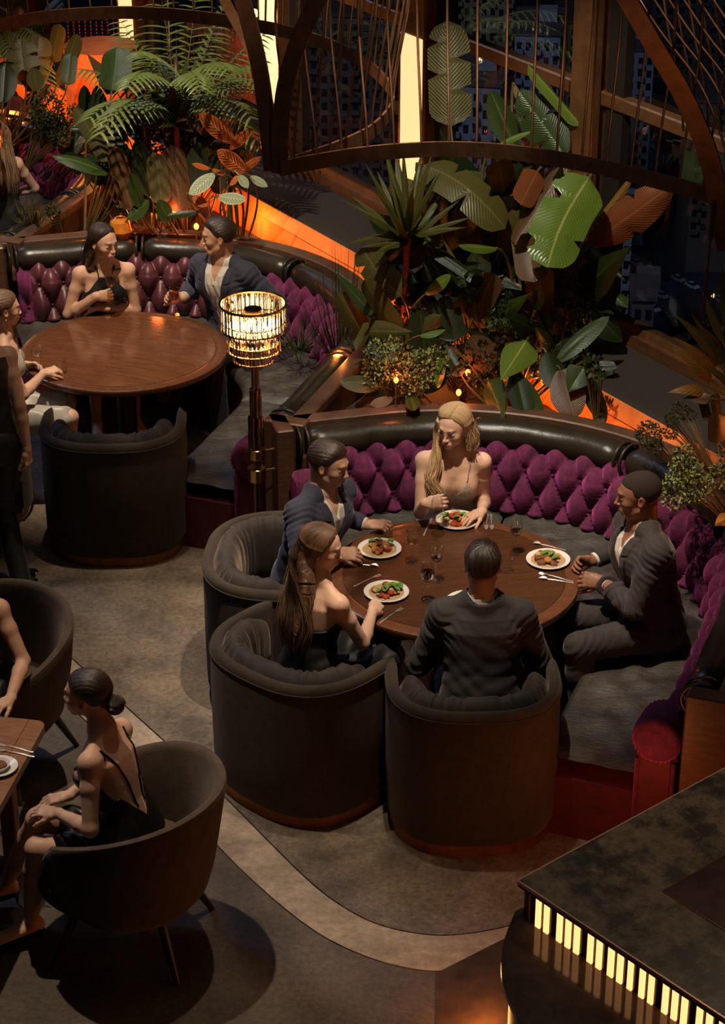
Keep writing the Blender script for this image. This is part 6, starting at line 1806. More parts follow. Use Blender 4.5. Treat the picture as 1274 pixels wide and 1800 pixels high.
def plant_mesh(mb, uvs, name, m, parent):
    o = build(mb, name, m, parent, angle=False)
    uvl = o.data.uv_layers.new(name='uv'); li = np.empty(len(o.data.loops), np.int32); o.data.loops.foreach_get('vertex_index', li)
    U = np.zeros((len(mb.v), 2), f32)
    k = np.array(uvs, f32); U[:len(k)] = k
    uvl.data.foreach_set('uv', U[li].ravel())
    return o
def leaf_on(parent, base, tip, width, m, root=None, nrm_=(0, -.62, .78), stem_r=.006, **kw):
    mb = MB(); uvs = []; blade(mb, uvs, base, tip, width, nrm_, **kw)
    o = plant_mesh(mb, uvs, 'leaf', LM[m], parent)
    b = MB(); base = Vector(base); tip = Vector(tip)
    if root is not None:
        r = Vector(root); d = (tip - base).normalized()
        c = base - d * min(.25, (base - r).length * .35); c.z = max(c.z, (r.z + base.z) / 2)
        b.tube(bez(r, c, base, 8), [stem_r * (1.3 - .6 * i / 8) for i in range(9)], 6); build(b, 'leaf_stalk', 'stem', o)
    return o
# ------------------------------------------------------------------ broad leaved plants
A_Y = 12.0
def broad(label, root, leaves, cat='plant', name='banana_plant', sr=.008):
    t = thing(name, label, cat, tuple(root))
    for i, L in enumerate(leaves):
        (b_, yb), (tp, yt), w, m = L[0], L[1], L[2], L[3]; kw = dict(L[4]) if len(L) > 4 else {}
        B = at(b_[0], b_[1], yb); T = at(tp[0], tp[1], yt)
        leaf_on(t, B, T, w, m, root=root if kw.pop('stalk', True) else None, stem_r=sr, seed=i + len(leaves), **kw)
    return t
S1 = [(1, .35, .55), (-1, .5, .5), (1, .66, .6), (-1, .78, .5)]
S2 = [(-1, .3, .6), (1, .55, .7), (-1, .72, .55)]
broad('tall banana plant with big torn leaves, reaching above the bronze ring', (0.95, 12.12, .76), [
    (((792, 222), 12.7), ((786, 36), 12.9), .27, 'olive', dict(splits=S1, fold=.25, nl=20, nrm_=(-.1, -1, .2), shape='paddle')),
    (((1022, 222), 12.5), ((928, 114), 12.6), .085, 'bright', dict(fold=.9, splits=[(1, .5, .3)], shape='paddle')),
    (((905, 262), 12.5), ((862, 160), 12.6), .17, 'green', dict(nrm_=(.3, -1, .2), fold=.3)),
    (((992, 272), 12.5), ((912, 160), 12.7), .27, 'green', dict(nrm_=(-.3, -1, .4), fold=.2, splits=S2, nl=20)),
    (((868, 260), 12.4), ((934, 231), 12.3), .05, 'bright', dict(fold=.5, sag=.12)),
    (((905, 150), 12.8), ((912, 178), 12.7), .04, 'orange', {}),
    (((742, 290), 12.3), ((888, 402), 12.0), .27, 'olive', dict(sag=.28, nrm_=(.3, -.7, .8), fold=.2, splits=S2, nl=20, shape='paddle')),
    (((996, 288), 12.2), ((905, 430), 11.9), .20, 'brown', dict(nrm_=(-.5, -.8, .3), curl=.5, shape='paddle', splits=S1, nl=20)),
    (((1036, 312), 12.1), ((962, 470), 11.7), .33, 'bright', dict(nrm_=(.0, -1, .35), fold=.22, side=.10, splits=[(1, .30, .5), (-1, .62, .35), (1, .8, .3)], nl=22, shape='paddle', wavy=.02)),
    (((925, 400), 12.0), ((938, 496), 11.8), .20, 'brown', dict(shape='paddle', nrm_=(0, -1, .3))),
    (((945, 300), 12.2), ((915, 360), 12.0), .16, 'copper', dict(nrm_=(0, -1, .1), shape='paddle')),
    (((1045, 392), 12.2), ((1112, 305), 12.2), .06, 'orange', dict(fold=.6, side=.08)),
    (((1040, 430), 12.2), ((1186, 322), 12.0), .24, 'copper', dict(nrm_=(-.35, -1, .3), sag=.12, curl=.3, splits=[(1, .4, .3), (-1, .6, .4)], nl=20, wavy=.03)),
    (((1080, 310), 12.6), ((1016, 345), 12.5), .12, 'green', dict(nrm_=(0, -1, .5))),
    (((872, 436), 12.0), ((806, 432), 11.7), .085, 'bright', dict(fold=.4, splits=[(1, .4, .6)])),
    (((760, 436), 12.1), ((842, 494), 11.9), .09, 'dark', dict(fold=.5, shape='paddle')),
    (((835, 520), 12.0), ((845, 430), 12.1), .16, 'dark', {}),
    (((880, 500), 12.2), ((860, 380), 12.3), .22, 'dark', dict(shape='paddle')),
    (((950, 560), 12.0), ((950, 470), 11.9), .18, 'brown', dict(shape='paddle', nrm_=(.2, -1, .1))),
    (((830, 560), 12.0), ((868, 480), 12.0), .17, 'brown', dict(shape='paddle', nrm_=(-.2, -1, .1))),
    (((985, 540), 12.1), ((1002, 480), 12.1), .16, 'dark', {}),
    (((940, 545), 11.9), ((952, 508), 11.8), .075, 'green', {}),
], sr=.011)
broad('rubber plant with shiny broad leaves hanging over the leather roll', (0.86, 11.62, .76), [
    (((925, 598), 11.75), ((880, 668), 11.40), .215, 'bright', dict(nrm_=(-.25, -.9, .55), fold=.2, shape='heart', curl=.2)),
    (((862, 650), 11.75), ((828, 590), 11.8), .20, 'brown', dict(nrm_=(.2, -1, .3), shape='oval')),
    (((858, 668), 11.6), ((886, 740), 11.20), .16, 'green', dict(nrm_=(-.3, -1, .3), fold=.25, shape='heart')),
    (((915, 662), 11.6), ((942, 770), 11.10), .19, 'green', dict(nrm_=(.1, -1, .3), fold=.2, shape='oval')),
    (((978, 636), 11.7), ((1070, 556), 11.8), .125, 'green', dict(nrm_=(-.3, -.7, .9), fold=.3, sag=.10)),
    (((1026, 645), 11.5), ((998, 690), 11.35), .17, 'green', dict(nrm_=(0, -.7, .8), shape='heart', fold=.15)),
    (((985, 650), 11.6), ((1010, 735), 11.25), .21, 'brown', dict(nrm_=(0, -1, .2), shape='oval')),
    (((1030, 655), 11.6), ((1062, 745), 11.30), .13, 'dark', dict(nrm_=(.3, -1, .2))),
    (((905, 650), 11.6), ((925, 735), 11.25), .15, 'dark', {}),
    (((960, 620), 11.7), ((985, 690), 11.5), .16, 'dark', {}),
    (((810, 660), 11.7), ((775, 600), 11.8), .15, 'dark', {}),
    (((782, 620), 11.6), ((768, 682), 11.35), .09, 'bright', dict(nrm_=(.5, -.8, .2))),
], name='rubber_plant')
broad('olive leaved banana plant left of the spiky dracaena', (0.10, 11.85, .76), [
    (((705, 520), 11.9), ((636, 434), 12.0), .19, 'olive', dict(nrm_=(-.2, -1, .4), shape='paddle', splits=S2, nl=18, side=-.1)),
    (((703, 592), 11.8), ((640, 492), 11.8), .13, 'olive', dict(nrm_=(-.3, -1, .3), shape='paddle', fold=.4)),
    (((662, 560), 11.9), ((588, 478), 12.0), .09, 'green', dict(nrm_=(-.3, -1, .5), shape='strap')),
    (((748, 516), 11.9), ((792, 484), 11.8), .09, 'bright', dict(nrm_=(.2, -.7, .8))),
    (((748, 640), 11.7), ((738, 545), 11.8), .16, 'dark', dict(shape='paddle')),
    (((738, 590), 11.6), ((782, 580), 11.5), .05, 'bright', dict(sag=-.1)),
    (((800, 600), 11.8), ((780, 520), 11.9), .17, 'dark', dict(shape='paddle')),
    (((690, 640), 11.7), ((640, 580), 11.8), .13, 'dark', {}),
    (((662, 600), 11.8), ((655, 560), 11.8), .08, 'olive', {}),
    (((665, 680), 11.45), ((597, 672), 11.45), .13, 'olive', dict(nrm_=(0, -.5, .9), sag=.15)),
    (((720, 690), 11.4), ((728, 722), 11.20), .085, 'green', dict(nrm_=(0, -1, .3))),
    (((690, 700), 11.4), ((650, 712), 11.35), .07, 'brown', {}),
    (((745, 690), 11.5), ((790, 640), 11.6), .12, 'dark', {}),
])
# ------------------------------------------------------------------ dracaenas
def dracaena(label, top, foot, tips, m, w, extra=0, name='dracaena', mats=None, trunk='red_stem', tr=.018):
    t = thing(name, label, 'plant', tuple(foot)); top = Vector(top); R = random.Random(len(tips))
    b = MB(); b.tube(bez(foot, (Vector(foot) + top) / 2 + Vector((.01, 0, .05)), top, 10), [tr * (1 + .12 * (i % 2)) for i in range(11)], 10); build(b, 'trunk', trunk, t)
    for i, (tp, yt, *rest) in enumerate(tips):
        T = at(tp[0], tp[1], yt); d = (T - top).normalized(); n = Vector((-d.x * .3, -.5, .75 + .2 * abs(d.x)))
        mm = (mats or [m])[i % len(mats or [m])]
        b0 = top + d * .015 + Vector((0, 0, -.05 + .06 * (i % 5) / 4)); mb = MB(); uvs = []
        blade(mb, uvs, b0, T, w * R.uniform(.85, 1.15), n, sag=.06 if T.z > top.z else .14, fold=.5, shape='strap', nl=12, nw=4, seed=i)
        plant_mesh(mb, uvs, 'leaf', LM[mm], t)
    return t
dracaena('spiky dracaena with a red stem and pointed leaves, under the bronze ring', at(716, 412, 12.05), (0.22, 12.05, .76),
    [((640, 284), 12.0), ((598, 350), 11.8), ((618, 345), 12.1), ((650, 328), 11.7), ((676, 262), 12.2), ((694, 262), 12.4), ((708, 255), 12.1), ((742, 262), 12.3), ((760, 268), 12.1), ((776, 300), 11.9), ((790, 325), 12.2), ((808, 352), 12.0),
     ((832, 381), 11.9), ((820, 400), 11.7), ((612, 428), 11.6), ((632, 436), 11.5), ((662, 442), 11.6), ((662, 300), 12.3), ((688, 320), 11.7), ((726, 330), 11.6), ((690, 378), 11.4), ((648, 378), 11.7), ((772, 385), 11.5), ((700, 280), 12.6), ((755, 410), 11.6)],
    'rib', .060, mats=['rib', 'rib', 'olive'])
dracaena('reddish dracaena in the middle of the palm fronds', at(308, 212, 14.75), (-1.30, 14.85, .76),
    [((288, 100), 14.8), ((310, 88), 15.0), ((330, 95), 14.8), ((274, 92), 15.1), ((345, 105), 15.0), ((262, 168), 14.5), ((268, 200), 14.3), ((300, 140), 14.4), ((326, 175), 14.4), ((330, 212), 14.3), ((250, 130), 14.9), ((362, 140), 14.9), ((278, 225), 14.2), ((340, 232), 14.3), ((228, 190), 14.7), ((240, 218), 14.5)],
    'rib', .085, mats=['rib', 'reddish', 'rib', 'olive'])
# ------------------------------------------------------------------ palm: fronds with leaflets
def frond(parent, base, tip, width, sag, n=30, m='palm', droop=.35, seed=0):
    base, tip = Vector(base), Vector(tip); L = (tip - base).length
    mid = (base + tip) / 2 + Vector((0, 0, sag * L)); P = bez(base, mid, tip, n); mb = MB(); uvs = []; R = random.Random(seed)
    b = MB(); b.tube(P, [.005 * (1 - .75 * i / n) for i in range(n + 1)], 5); st = build(b, 'frond_rib', 'stem', parent)
    for i in range(4, n + 1):
        u = i / n; t = (P[min(i + 1, n)] - P[i - 1]).normalized(); s = t.cross(Vector((0, 0, 1)))
        if s.length < .05: s = Vector((1, 0, 0))
        s.normalize(); l = width * (.35 + .65 * sin(pi * min(1, u * .85 + .12))) * R.uniform(.85, 1.1)
        for q in (-1, 1):
            d = (s * q * .85 + t * .55 + Vector((0, 0, .15))).normalized(); e = P[i] + d * l + Vector((0, 0, -droop * l))
            blade(mb, uvs, P[i], e, .024, Vector((0, -.3, 1)), sag=.22, fold=.4, shape='strap', nl=6, nw=2, seed=i)
    o = plant_mesh(mb, uvs, 'frond', LM[m], parent); return o
t = thing('palm', 'kentia palm with arching feathery fronds behind the middle booth', 'plant', (-1.25, 15.0, .76))
PR = Vector((-1.22, 15.0, .78)); heart = at(318, 230, 15.0)
for i in range(5):
    b = MB(); b.tube(bez(PR + Vector((.04 * cos(i * 1.3), .04 * sin(i * 1.3), 0)), (PR + heart) / 2, heart + Vector((.03 * cos(i), 0, 0)), 8), .010, 6); build(b, 'cane', 'stem', t)
for i, ((u, v), y, sg, w) in enumerate([((160, 205), 14.2, .34, .19), ((178, 232), 14.0, .40, .17), ((148, 122), 14.9, .22, .20), ((222, 62), 15.3, .10, .20), ((208, 30), 15.6, .08, .18), ((282, -15), 15.4, .05, .20), ((345, -10), 15.4, .05, .20), ((395, 8), 15.2, .12, .20),
        ((458, 108), 14.8, .25, .20), ((448, 145), 14.5, .34, .19), ((462, 62), 15.2, .16, .19), ((440, 205), 14.3, .36, .17), ((456, 252), 14.4, .40, .15), ((350, 150), 13.9, .35, .15), ((225, 150), 14.0, .38, .16), ((400, 120), 14.1, .35, .18), ((250, 90), 14.4, .30, .18), ((380, 60), 15.7, .12, .19)]):
    frond(t, heart, at(u, v, y), w * 1.55, sg, seed=i, n=18, droop=.6)
# fronds at the far left edge
t = thing('palm', 'palm with pale drooping leaflets at the upper left corner', 'plant', (-3.25, 17.3, .76))
for i, ((u, v), y) in enumerate([((20, 100), 16.6), ((62, 70), 16.8), ((-20, 90), 16.6), ((90, 150), 16.4), ((30, 30), 17.2), ((110, 20), 17.0)]):
    frond(t, at(-10, 60, 17.3) if i < 5 else at(20, 90, 17.3), at(u, v, y), .20, .3, n=18, seed=50 + i, droop=.7)
b = MB(); b.tube([(-3.25, 17.3, .76), tuple(at(-10, 60, 17.3))], .014, 6); build(b, 'cane', 'stem', t)
# ------------------------------------------------------------------ more broad plants in the back
broad('olive banana leaves at the upper left, before the orange column', (-2.95, 16.6, .76), [
    (((45, 150), 16.4), ((35, 68), 16.5), .25, 'olive', dict(shape='paddle', splits=S1, nl=20, nrm_=(0, -1, .2))), (((60, 145), 16.5), ((70, 62), 16.6), .22, 'olive', dict(shape='paddle', splits=S2, nl=20, nrm_=(.2, -1, .2))),
    (((100, 150), 16.4), ((136, 60), 16.4), .14, 'olive', dict(shape='paddle', fold=.5)), (((92, 110), 16.8), ((105, 42), 16.8), .13, 'olive', dict(shape='paddle')),
    (((118, 150), 16.3), ((125, 92), 16.4), .12, 'green', dict(shape='paddle')), (((20, 20), 17.2), ((28, -20), 17.2), .22, 'olive', dict(shape='paddle')),
    (((80, 30), 17.2), ((112, 2), 17.2), .25, 'dark', dict(shape='paddle', nrm_=(0, -.5, 1))), (((66, 160), 16.2), ((58, 120), 16.2), .14, 'olive', {}), (((5, 180), 16.2), ((10, 110), 16.3), .2, 'dark', {})])
broad('banana plant with upright leaves at the left of the palm', (-2.0, 14.75, .76), [
    (((196, 160), 14.7), ((205, 82), 14.9), .23, 'green', dict(shape='paddle', nrm_=(-.2, -1, .3), side=.05)), (((222, 160), 14.8), ((214, 108), 14.9), .12, 'olive', dict(shape='paddle')),
    (((192, 285), 14.5), ((132, 188), 14.6), .12, 'olive', dict(shape='paddle', fold=.5)), (((192, 262), 14.6), ((180, 200), 14.7), .11, 'olive', dict(shape='paddle')),
    (((232, 372), 14.3), ((200, 256), 14.4), .15, 'brown', dict(shape='paddle', fold=.45)), (((200, 290), 14.6), ((205, 180), 14.8), .14, 'dark', {}), (((180, 260), 14.8), ((170, 150), 14.9), .16, 'dark', {}),
    (((188, 306), 14.2), ((92, 274), 14.2), .125, 'green', dict(nrm_=(.1, -.5, .9), sag=.14, fold=.3)), (((150, 205), 15.0), ((148, 150), 15.0), .1, 'dark', {})])
broad('tall narrow leaved plant in front of the palm, behind the blazer man', (-1.25, 14.55, .76), [
    (((318, 375), 14.3), ((300, 255), 14.45), .20, 'brown', dict(shape='paddle', nrm_=(.1, -1, .2), fold=.35)), (((285, 360), 14.3), ((272, 268), 14.4), .15, 'olive', dict(shape='paddle')),
    (((340, 340), 14.4), ((350, 250), 14.5), .18, 'dark', {}), (((265, 345), 14.4), ((240, 245), 14.5), .17, 'dark', {}), (((245, 365), 14.2), ((232, 305), 14.2), .1, 'green', {}),
    (((290, 380), 14.2), ((352, 372), 14.15), .06, 'dark', {}), (((225, 385), 14.2), ((262, 352), 14.2), .12, 'green', {}), (((380, 340), 14.6), ((392, 260), 14.7), .17, 'dark', {}), (((300, 390), 14.2), ((278, 352), 14.2), .12, 'green', {}),
    (((350, 260), 14.8), ((385, 190), 14.9), .16, 'dark', {}), (((250, 250), 14.9), ((215, 180), 15.0), .16, 'dark', {})], name='cast_iron_plant')
# calathea
t = broad('calathea with orange red and pale patterned leaves beside the man in the blazer', (-0.88, 14.35, .76), [
    (((412, 250), 14.3), ((350, 200), 14.25), .125, 'cal_red', dict(nrm_=(-.1, -1, .4), fold=.1)), (((405, 262), 14.3), ((440, 228), 14.25), .075, 'cal_red', dict(nrm_=(.1, -1, .3), fold=.1)),
    (((432, 302), 14.2), ((382, 264), 14.15), .120, 'cal_red', dict(nrm_=(-.1, -1, .6), fold=.1)), (((425, 300), 14.2), ((458, 276), 14.15), .055, 'cal_red', dict(nrm_=(.2, -1, .4))),
    (((368, 296), 14.2), ((338, 288), 14.15), .050, 'cal_red', {}), (((395, 306), 14.15), ((372, 298), 14.1), .045, 'cal_red', {}), (((404, 325), 14.1), ((420, 308), 14.1), .045, 'cal_red', {}),
    (((376, 306), 14.1), ((333, 342), 14.0), .105, 'cal_pale', dict(nrm_=(-.1, -.9, .6), fold=.1)), (((385, 345), 14.05), ((432, 352), 13.95), .105, 'cal_pale', dict(nrm_=(0, -.7, .9), fold=.1)),
    (((420, 308), 14.1), ((436, 330), 14.05), .065, 'cal_pale', dict(nrm_=(0, -1, .5))), (((440, 310), 14.15), ((470, 328), 14.1), .060, 'cal_pale', dict(nrm_=(0, -1, .6))), (((340, 345), 14.1), ((364, 362), 14.05), .08, 'cal_red', {})], name='calathea')
# ------------------------------------------------------------------ right edge
t = broad('bromeliad like plant with orange lit leaves at the right edge', (2.42, 10.45, .76), [
    (((1262, 640), 10.5), ((1183, 552), 10.45), .075, 'olive', dict(shape='strap', sag=.2)), (((1262, 662), 10.45), ((1182, 592), 10.4), .06, 'orange', dict(shape='strap', sag=.22)),
    (((1250, 668), 10.4), ((1178, 610), 10.35), .09, 'orange', dict(shape='strap', sag=.2)), (((1245, 690), 10.35), ((1173, 690), 10.3), .075, 'orange', dict(shape='strap', sag=.3)), (((1250, 700), 10.3), ((1200, 700), 10.3), .07, 'brown', dict(shape='strap', sag=.1)),
    (((1245, 740), 10.3), ((1232, 690), 10.35), .055, 'olive', dict(shape='paddle')), (((1262, 738), 10.3), ((1256, 690), 10.3), .055, 'olive', dict(shape='paddle')),
    (((1270, 640), 10.6), ((1215, 550), 10.6), .06, 'olive', dict(shape='strap')), (((1285, 620), 10.6), ((1236, 540), 10.7), .05, 'dark', dict(shape='strap')), (((1270, 600), 10.6), ((1232, 508), 10.7), .05, 'olive', dict(shape='strap')),
    (((1290, 600), 10.6), ((1268, 470), 10.7), .09, 'green', dict(shape='strap')), (((1275, 640), 10.5), ((1225, 570), 10.3), .04, 'brown', dict(shape='strap', sag=.2)), (((1290, 660), 10.4), ((1240, 600), 10.2), .035, 'green', dict(shape='strap', sag=.2)), (((1290, 690), 10.3), ((1225, 640), 10.2), .06, 'olive', dict(shape='strap', sag=.25)),
    (((1260, 780), 10.2), ((1262, 725), 10.2), .10, 'brown', dict(shape='paddle'))], name='bromeliad')
broad('yellow green leaf plant hanging over the booth end at the right edge', (2.25, 9.75, .76), [
    (((1285, 905), 9.9), ((1256, 925), 9.6), .09, 'green', dict(shape='heart')), (((1300, 1000), 9.3), ((1266, 1085), 9.1), .13, 'green', dict(shape='oval', nrm_=(-1, -.5, .3)))], name='trailing_plant')
# ------------------------------------------------------------------ grasses and small-leaved shrubs
def grass(label, root, n, hgt, spread, w, m, name='grass_tuft', lean=(0, 0), seed=1, curve=.15):
    t = thing(name, label, 'plant', tuple(root)); R = random.Random(seed); root = Vector(root)
    for i in range(n):
        a = R.uniform(0, 6.28); q = R.random() ** .7; h = hgt * R.uniform(.55, 1.0)
        b0 = root + Vector((.03 * cos(a), .03 * sin(a), 0)); e = root + Vector((spread * q * cos(a) + lean[0], spread * q * sin(a) + lean[1], h * (1 - .25 * q)))
        mb = MB(); uvs = []; blade(mb, uvs, b0, e, w, Vector((cos(a), sin(a), .6)), sag=-curve * q * .0 + curve * q, fold=.5, shape='grass', nl=8, nw=2, seed=i)
        plant_mesh(mb, uvs, 'leaf', LM[m], t)
    return t
grass('tall dark spiky grass between the two booths, over the purple tufting', (-0.145, 12.55, .76), 60, .95, .34, .010, 'dark')
grass('feathery drooping fern tuft between the lamp and the tall grass', (-0.42, 13.05, .62), 70, .32, .30, .008, 'tinyd', name='fern', seed=4, curve=.5)
grass('brownish drooping grass tuft over the farthest booth', (-2.32, 14.55, .95), 90, .25, .26, .010, 'olive', seed=6, curve=.6)
grass('dark thicket of narrow leaves at the upper left edge', (-3.15, 16.2, .9), 80, .5, .35, .014, 'dark', seed=9, curve=.5)
def shrub(label, lumps, n, size, m, root, name='shrub', seed=1, dark=None):
    """lumps: (centre, radius); the foliage is uncountable"""
    t = thing(name, label, 'plant', tuple(root)); R = np.random.default_rng(seed); root = Vector(root)
    b = MB()
    for c, r in lumps:
        for k in range(7):
            e = Vector(c) + Vector(tuple(R.normal(0, .4, 3))) * r; b.tube(bez(root, (root + e) / 2 + Vector((0, 0, .04)), e, 5), [.004, .004, .003, .003, .002, .0015], 4)
    build(b, 'stems', 'stem', t)['kind'] = 'stuff'
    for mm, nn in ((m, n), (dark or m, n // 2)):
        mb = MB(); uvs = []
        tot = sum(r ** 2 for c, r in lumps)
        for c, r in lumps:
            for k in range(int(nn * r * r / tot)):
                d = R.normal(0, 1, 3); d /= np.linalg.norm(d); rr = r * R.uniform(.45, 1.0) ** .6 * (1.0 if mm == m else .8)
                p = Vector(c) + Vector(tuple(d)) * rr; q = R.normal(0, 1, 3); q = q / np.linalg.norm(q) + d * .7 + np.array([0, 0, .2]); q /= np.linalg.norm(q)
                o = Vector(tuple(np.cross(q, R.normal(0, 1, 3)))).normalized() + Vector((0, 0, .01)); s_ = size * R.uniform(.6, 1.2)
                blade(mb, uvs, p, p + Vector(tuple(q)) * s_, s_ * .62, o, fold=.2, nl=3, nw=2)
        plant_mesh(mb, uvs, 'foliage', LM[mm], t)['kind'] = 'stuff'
    return t
def lump(u, v, y, r): return (at(u, v, y), r)
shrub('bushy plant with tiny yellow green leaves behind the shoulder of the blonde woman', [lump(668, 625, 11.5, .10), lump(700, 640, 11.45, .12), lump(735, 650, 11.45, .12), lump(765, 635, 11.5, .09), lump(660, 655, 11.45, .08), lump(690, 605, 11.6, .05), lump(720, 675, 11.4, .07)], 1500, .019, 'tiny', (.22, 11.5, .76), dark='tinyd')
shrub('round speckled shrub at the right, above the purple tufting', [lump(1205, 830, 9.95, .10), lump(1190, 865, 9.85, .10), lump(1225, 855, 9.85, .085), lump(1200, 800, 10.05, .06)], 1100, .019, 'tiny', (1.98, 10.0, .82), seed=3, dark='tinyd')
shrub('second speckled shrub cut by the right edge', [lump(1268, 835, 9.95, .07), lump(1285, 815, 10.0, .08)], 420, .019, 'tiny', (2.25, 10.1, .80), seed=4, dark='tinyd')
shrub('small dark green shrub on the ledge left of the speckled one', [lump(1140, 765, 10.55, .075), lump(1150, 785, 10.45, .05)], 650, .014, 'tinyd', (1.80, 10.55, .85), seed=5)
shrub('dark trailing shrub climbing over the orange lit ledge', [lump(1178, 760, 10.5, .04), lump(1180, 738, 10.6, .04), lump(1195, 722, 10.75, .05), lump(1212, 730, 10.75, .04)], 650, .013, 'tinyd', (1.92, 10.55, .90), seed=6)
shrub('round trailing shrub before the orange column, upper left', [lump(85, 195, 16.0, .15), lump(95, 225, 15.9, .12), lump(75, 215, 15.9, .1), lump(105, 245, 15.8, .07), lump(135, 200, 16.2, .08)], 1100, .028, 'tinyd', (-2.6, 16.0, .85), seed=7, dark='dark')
shrub('small golden tuft on the edge of the farthest booth', [lump(93, 372, 14.35, .05)], 220, .018, 'olive', (-2.1, 14.4, .93), seed=8)
shrub('small leafy shrub with reddish stalks left of the window post', [lump(985, 500, 12.1, .14), lump(1000, 540, 12.0, .12), lump(1020, 570, 11.9, .08)], 500, .022, 'tinyd', (1.15, 12.1, .76), seed=10, dark='brown')
shrub('little succulent with rosette leaves beside the shiny leaves', [lump(1040, 645, 11.35, .045), lump(1030, 625, 11.4, .03), lump(1055, 660, 11.3, .03)], 60, .035, 'green', (1.35, 11.35, .80), name='succulent', seed=11)
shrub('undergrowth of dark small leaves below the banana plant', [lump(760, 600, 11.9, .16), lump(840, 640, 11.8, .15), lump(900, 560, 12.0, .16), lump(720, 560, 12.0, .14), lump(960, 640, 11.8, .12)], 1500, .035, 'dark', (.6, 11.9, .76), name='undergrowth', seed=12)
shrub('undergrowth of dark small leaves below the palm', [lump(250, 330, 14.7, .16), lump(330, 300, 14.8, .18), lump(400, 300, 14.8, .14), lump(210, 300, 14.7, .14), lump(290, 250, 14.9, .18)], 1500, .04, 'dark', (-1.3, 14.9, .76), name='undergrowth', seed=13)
def filler(label, root, boxes, n, seed, mats, name='leafy_undergrowth', big=1.0):
    t = thing(name, label, 'plant', tuple(root)); R = random.Random(seed); root = Vector(root)
    for i in range(n):
        u, v, y, du, dv = boxes[i % len(boxes)]
        B = at(u + R.uniform(-du, du), v + R.uniform(-dv, dv), y + R.uniform(-.15, .15)); L_ = R.uniform(.20, .36) * big
        d = Vector((R.uniform(-.7, .7), R.uniform(-.6, .1), R.uniform(-.5, 1.0))).normalized(); T = B + d * L_
        leaf_on(t, B, T, L_ * R.uniform(.32, .5), mats[i % len(mats)], root=(B.x * .6 + root.x * .4, B.y, root.z) if i % 2 else None, nrm_=(R.uniform(-.5, .5), -1, R.uniform(.2, .9)), stem_r=.005, seed=i, fold=.35, sag=.1, nl=10, shape=('oval', 'paddle', 'heart')[i % 3], splits=S2 if i % 4 == 0 else None)
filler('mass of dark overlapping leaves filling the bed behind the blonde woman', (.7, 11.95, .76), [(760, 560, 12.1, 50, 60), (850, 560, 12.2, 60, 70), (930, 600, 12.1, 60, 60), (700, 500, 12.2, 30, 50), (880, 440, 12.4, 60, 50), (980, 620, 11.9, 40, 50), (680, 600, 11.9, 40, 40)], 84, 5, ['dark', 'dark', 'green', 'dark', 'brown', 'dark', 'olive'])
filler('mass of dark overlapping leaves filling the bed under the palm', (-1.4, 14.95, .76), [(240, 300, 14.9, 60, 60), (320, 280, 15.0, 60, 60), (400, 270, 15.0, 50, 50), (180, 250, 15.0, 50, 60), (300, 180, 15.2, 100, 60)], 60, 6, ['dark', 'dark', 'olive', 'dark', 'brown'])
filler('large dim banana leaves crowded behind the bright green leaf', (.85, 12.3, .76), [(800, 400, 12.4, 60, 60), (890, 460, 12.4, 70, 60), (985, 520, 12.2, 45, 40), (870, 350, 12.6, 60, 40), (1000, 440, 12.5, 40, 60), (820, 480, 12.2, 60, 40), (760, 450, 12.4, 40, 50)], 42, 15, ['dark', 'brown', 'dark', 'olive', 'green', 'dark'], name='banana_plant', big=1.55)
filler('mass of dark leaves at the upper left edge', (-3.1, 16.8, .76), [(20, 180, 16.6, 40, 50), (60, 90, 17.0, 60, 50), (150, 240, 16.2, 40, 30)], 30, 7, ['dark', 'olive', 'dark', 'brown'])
# small glowing amber lamps among the stems
for i, (u, v, y, r, lab) in enumerate([(268, 345, 14.5, .018, 'small red glass lamp glowing left among the palm stems'), (305, 372, 14.35, .022, 'red glass lamp glowing among the stems behind the blazer man'), (345, 398, 14.2, .018, 'lowest red lamp behind the head of the man in the blazer'),
        (822, 655, 11.75, .016, 'small red lamp glowing under the leaves behind the blonde woman'), (696, 668, 11.35, .014, 'red lamp glowing below the speckled bush'), (806, 690, 11.6, .016, 'low red lamp right of the blonde woman\'s head'), (698, 560, 11.95, .016, 'red lamp glowing between the olive leaves')]):
    p = at(u, v, y); t = thing('glass_lamp', lab, 'lamp', tuple(p)); b = MB(); b.blob(p, (r, r, r * 1.3), nu=12, nv=8); build(b, 'glowing_glass', 'led_red', t)
    b = MB(); b.tube([(p.x, p.y, .76), (p.x, p.y, p.z - r)], .004, 5); build(b, 'stake', 'stem', t)
    point('ember_light', (p.x, p.y - .05, p.z + .04), 1.6, (1.0, .16, .03), .03)
t = thing('glass_vase', 'round amber glass vase behind the head of the woman in the halter top', 'vase', tuple(at(212, 410, 14.25))); p = at(212, 400, 14.25)
b = MB(); b.lathe([(0, p.z - .09), (.05, p.z - .08), (.085, p.z - .02), (.07, p.z + .05), (.035, p.z + .075), (.03, p.z + .07), (.06, p.z + .04), (.075, p.z - .02), (.04, p.z - .07), (0, p.z - .08)], c=(p.x, p.y, 0), n=28); build(b, 'vase_body', mat('amber_glass', (.9, .35, .05), rough=.1, trans=.7), t)
